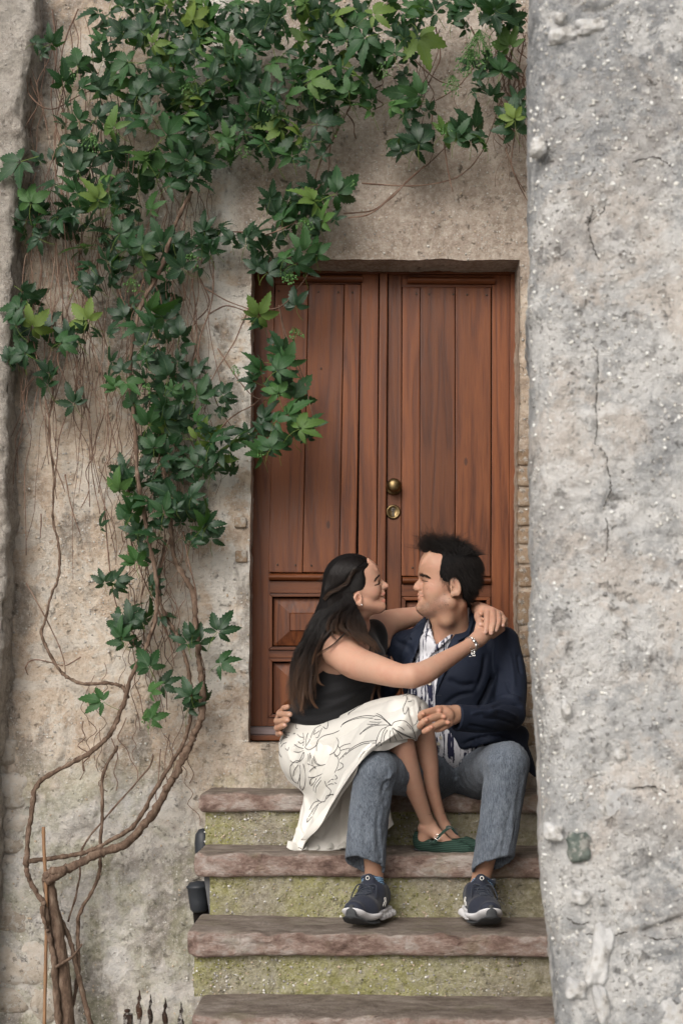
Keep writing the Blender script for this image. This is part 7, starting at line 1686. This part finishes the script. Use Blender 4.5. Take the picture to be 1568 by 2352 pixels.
BL = [(330, 40, 120, 55, 26), (520, 60, 110, 55, 26), (700, 50, 100, 48, 22), (880, 55, 100, 52, 18), (1050, 35, 100, 36, 12), (1160, 60, 40, 50, 6), (280, 150, 105, 75, 24), (450, 160, 105, 65, 26), (620, 170, 95, 65, 24), (780, 145, 85, 65, 18), (925, 115, 70, 60, 10),
      (380, 260, 110, 55, 24), (540, 265, 95, 55, 22), (680, 265, 75, 55, 15), (800, 235, 55, 45, 8), (940, 240, 55, 32, 7), (1120, 180, 50, 52, 8), (1180, 265, 26, 42, 5), (935, 325, 28, 26, 4), (1040, 308, 55, 18, 5), (1100, 330, 22, 16, 3), (100, 100, 32, 28, 4), (180, 240, 60, 60, 6),
      (200, 320, 75, 60, 13), (90, 370, 45, 14, 3), (270, 400, 110, 55, 20), (150, 460, 85, 45, 10), (95, 520, 60, 35, 9), (250, 500, 105, 48, 18), (400, 390, 80, 60, 14), (590, 340, 60, 40, 8), (700, 345, 45, 35, 6), (480, 360, 55, 50, 7),
      (645, 475, 50, 32, 6), (735, 450, 45, 30, 7), (720, 505, 55, 30, 8), (595, 555, 50, 26, 5), (690, 600, 42, 26, 5), (620, 615, 34, 20, 4), (500, 545, 50, 32, 6), (440, 590, 55, 34, 8), (360, 590, 55, 45, 9), (250, 570, 55, 35, 6), (230, 640, 55, 34, 6), (330, 715, 55, 45, 8),
      (60, 690, 32, 22, 3), (65, 765, 38, 26, 4), (45, 820, 28, 18, 3), (150, 790, 34, 24, 3), (108, 880, 16, 26, 2), (215, 765, 40, 30, 4), (370, 800, 62, 45, 10), (280, 860, 60, 40, 8), (420, 880, 55, 45, 8), (350, 945, 60, 40, 8), (430, 985, 52, 38, 7), (500, 930, 34, 34, 4), (510, 1015, 50, 26, 6), (170, 935, 16, 10, 1),
      (380, 1060, 72, 34, 9), (480, 1080, 50, 32, 6), (300, 1110, 50, 32, 6), (395, 1150, 62, 42, 9), (330, 1195, 52, 34, 6), (425, 1200, 44, 34, 5), (238, 1210, 12, 10, 1), (462, 1240, 30, 20, 2), (340, 1240, 34, 14, 2),
      (600, 738, 30, 14, 2), (676, 708, 14, 14, 1), (640, 800, 22, 14, 2), (640, 850, 42, 22, 4), (575, 872, 22, 14, 2), (650, 905, 34, 18, 3), (630, 962, 36, 22, 3), (695, 1000, 30, 26, 3), (620, 1030, 30, 24, 4), (588, 990, 24, 22, 2),
      (310, 1280, 16, 14, 2), (268, 1335, 30, 16, 4), (345, 1345, 26, 16, 2), (296, 1430, 36, 20, 3), (300, 1475, 30, 18, 2), (360, 1420, 30, 16, 2), (432, 1480, 34, 26, 3), (355, 1585, 24, 24, 2), (445, 1610, 20, 26, 3)]
SOLO = [(345, 1535, 62, 240, 4.98), (300, 1432, 52, 262, 5.0), (500, 1452, 56, 300, 4.96), (506, 1526, 50, 335, 4.98), (236, 1612, 58, 200, 4.98), (346, 1655, 48, 285, 5.0), (432, 1478, 52, 250, 4.96), (440, 1600, 46, 255, 4.98), (286, 1474, 44, 235, 5.0), (688, 985, 66, 330, 4.92),
        (622, 1030, 52, 290, 4.96), (636, 852, 56, 320, 4.96), (640, 905, 48, 250, 4.97), (476, 1208, 50, 300, 5.0), (60, 812, 46, 200, 4.92), (140, 788, 50, 340, 4.9), (962, 330, 62, 262, 5.0), (1150, 165, 62, 275, 4.98), (1172, 275, 60, 285, 4.98), (960, 85, 78, 70, 4.93), (840, 85, 66, 150, 4.93), (1130, 30, 60, 20, 4.95)]
rg = np.random.RandomState(77); LV = []
for (cx, cy, rx, ry, cnt) in BL:
    cnt = max(1, int(round(cnt*(.88 if cnt > 9 else 1.05)*(.80 if (cx < 330 and cy < 560) else 1))))
    pts = []
    for k in range(cnt):
        best = None
        for tr_ in range(8):
            a = rg.uniform(0, 6.283); rr = math.sqrt(rg.uniform(0, 1)); p = (cx+rx*rr*math.cos(a), cy+ry*rr*math.sin(a)); dm = min([math.hypot(p[0]-q_[0], p[1]-q_[1]) for q_ in pts] or [99])
            if best is None or dm > best[0]: best = (dm, p)
        pts.append(best[1])
    dens = cnt/(rx*ry)*1000
    for p in pts:
        dep = 5.10-abs(rg.normal())*.075-(.05 if p[1] < 340 else 0); dep = max(dep, 4.84)
        size = rg.uniform(30, 64)*(1.0 if p[1] < 1250 else .85); out = 270+rg.normal()*48+(p[0]-cx)*.35
        LV.append((p[0], p[1], size, out, dep, None))
for s in SOLO: LV.append((*s[:4], s[4], 1))
LV.sort(key=lambda l: -(l[2]*(5.3-l[4])+(100 if l[5] else 0)))
mbs = []; stuffV = []; stuffF = []; stuffM = []; sb0 = 0
for i, (px, py, size, ang, d, solo) in enumerate(LV):
    me = LM[rg.randint(len(LM))]; k = size*d/FP*rg.uniform(.9, 1.1)
    # local x = main leaflet direction, local z = upper face; leaf faces viewer and sky
    a = math.radians(-ang); fwd = Vector((math.cos(a), rg.uniform(-.55, .15) if not solo else rg.uniform(-.25, .1), math.sin(a) if True else 0)).normalized()
    nrm = Vector((rg.normal()*.85, -1.0, .40+rg.normal()*.80)) if not solo else Vector((rg.normal()*.2, -1, .35+rg.normal()*.15))
    nrm = (nrm-fwd*nrm.dot(fwd)).normalized(); sidev = nrm.cross(fwd)
    M = Matrix((( fwd.x, sidev.x, nrm.x), (fwd.y, sidev.y, nrm.y), (fwd.z, sidev.z, nrm.z))).to_4x4(); M = Matrix.Translation(WV(px, py, d))@M@Matrix.Scale(k, 4)
    if i < 300:
        o = bpy.data.objects.new('leaf', me); COL.objects.link(o); adopt(o, creeper); o.matrix_basis = M
    else:
        V = np.array([v.co[:] for v in me.vertices]); Vw = V@np.array(M.to_3x3()).T+np.array(M.translation); stuffV.append(Vw); stuffF += [tuple(v+sb0 for v in p.vertices) for p in me.polygons]; stuffM += [p.material_index for p in me.polygons]; sb0 += len(V)
        lfv = np.zeros(len(V)*3, np.float32); me.attributes['lf'].data.foreach_get('vector', lfv); mbs.append(lfv)
V = np.concatenate(stuffV); o = mk('leaves', V, stuffF, None, creeper, kind='stuff'); o.data.materials.append(M_leaf); o.data.materials.append(M_gstem); o.data.polygons.foreach_set('material_index', np.array(stuffM, np.int32))
at = o.data.attributes.new('lf', 'FLOAT_VECTOR', 'POINT'); at.data.foreach_set('vector', np.concatenate(mbs))
# berry clusters
def berries(cx, cy, rx, ry, cnt, d, seed):
    rg = np.random.RandomState(seed); mb = MB(); root = WV(cx, cy-ry*1.3, d+.02)
    for i in range(cnt):
        a = rg.uniform(0, 6.28); rr = math.sqrt(rg.uniform(.05, 1)); c = WV(cx+rx*rr*math.cos(a), cy+ry*rr*math.sin(a), d-rg.uniform(0, .03)); r = rg.uniform(1.7, 2.6)*d/FP
        mb.lathe([(r*.1, -r), (r*.75, -r*.66), (r, 0), (r*.75, r*.66), (r*.1, r)], c, (rg.normal(), rg.normal(), 1), 7)
        mb.tube([root, (root+c)/2+Vector((rg.normal()*.006, 0, rg.normal()*.006)), c], .5*d/FP, 3)
    mb.build('berry_cluster', M_berry, creeper, True, kind='stuff')
for i, b in enumerate([(1100, 110, 42, 34, 60, 4.97), (1080, 150, 40, 30, 40, 4.97), (770, 285, 24, 28, 24, 5.02), (700, 520, 22, 16, 22, 5.0), (665, 640, 18, 14, 20, 5.02), (800, 420, 14, 12, 10, 5.03), (680, 770, 20, 12, 18, 5.03), (210, 330, 24, 20, 24, 4.95), (430, 205, 18, 14, 14, 4.95), (560, 350, 22, 14, 18, 5.0),
                       (440, 600, 22, 16, 18, 5.0), (700, 330, 18, 14, 14, 5.0), (330, 1230, 18, 10, 8, 5.0), (600, 1040, 14, 10, 12, 5.0), (345, 1655, 20, 20, 12, 5.02), (400, 615, 20, 16, 14, 5.0), (880, 160, 22, 20, 20, 4.98), (1040, 200, 26, 22, 26, 4.98), (160, 180, 26, 18, 18, 4.95), (540, 850, 12, 10, 9, 5.0), (340, 900, 22, 16, 14, 4.97), (300, 660, 22, 16, 14, 4.97), (1020, 300, 18, 12, 12, 4.99), (620, 250, 18, 16, 12, 4.95)]): berries(*b, 900+i)
# bamboo cane leaning by the trunk
m = new_mat('weathered_bamboo', .6, .4); n = NT(m); n.set(color=n.ramp(n.noise(n.coord('Object', (1, 1, .1)), 60, 4, .6), [(.3, (.13, .065, .032)), (.7, (.30, .17, .085))]))
mb = MB(); P = [(99.6, 1900), (101, 1950), (103.5, 1996), (107, 2086), (104.7, 2223), (102, 2360), (100, 2600)]; Q = smooth_path(P, 6); mb.tube([WV(p[0], p[1], 5.0) for p in Q], [3.9*5.0/FP*(1.18 if i in (2, 10, 19, 25, 30) else 1) for i in range(len(Q))], 10)
o = mb.build('bamboo_cane', m, None, True); tag(o, 'thin brown bamboo cane standing upright against the creeper trunk', 'cane')
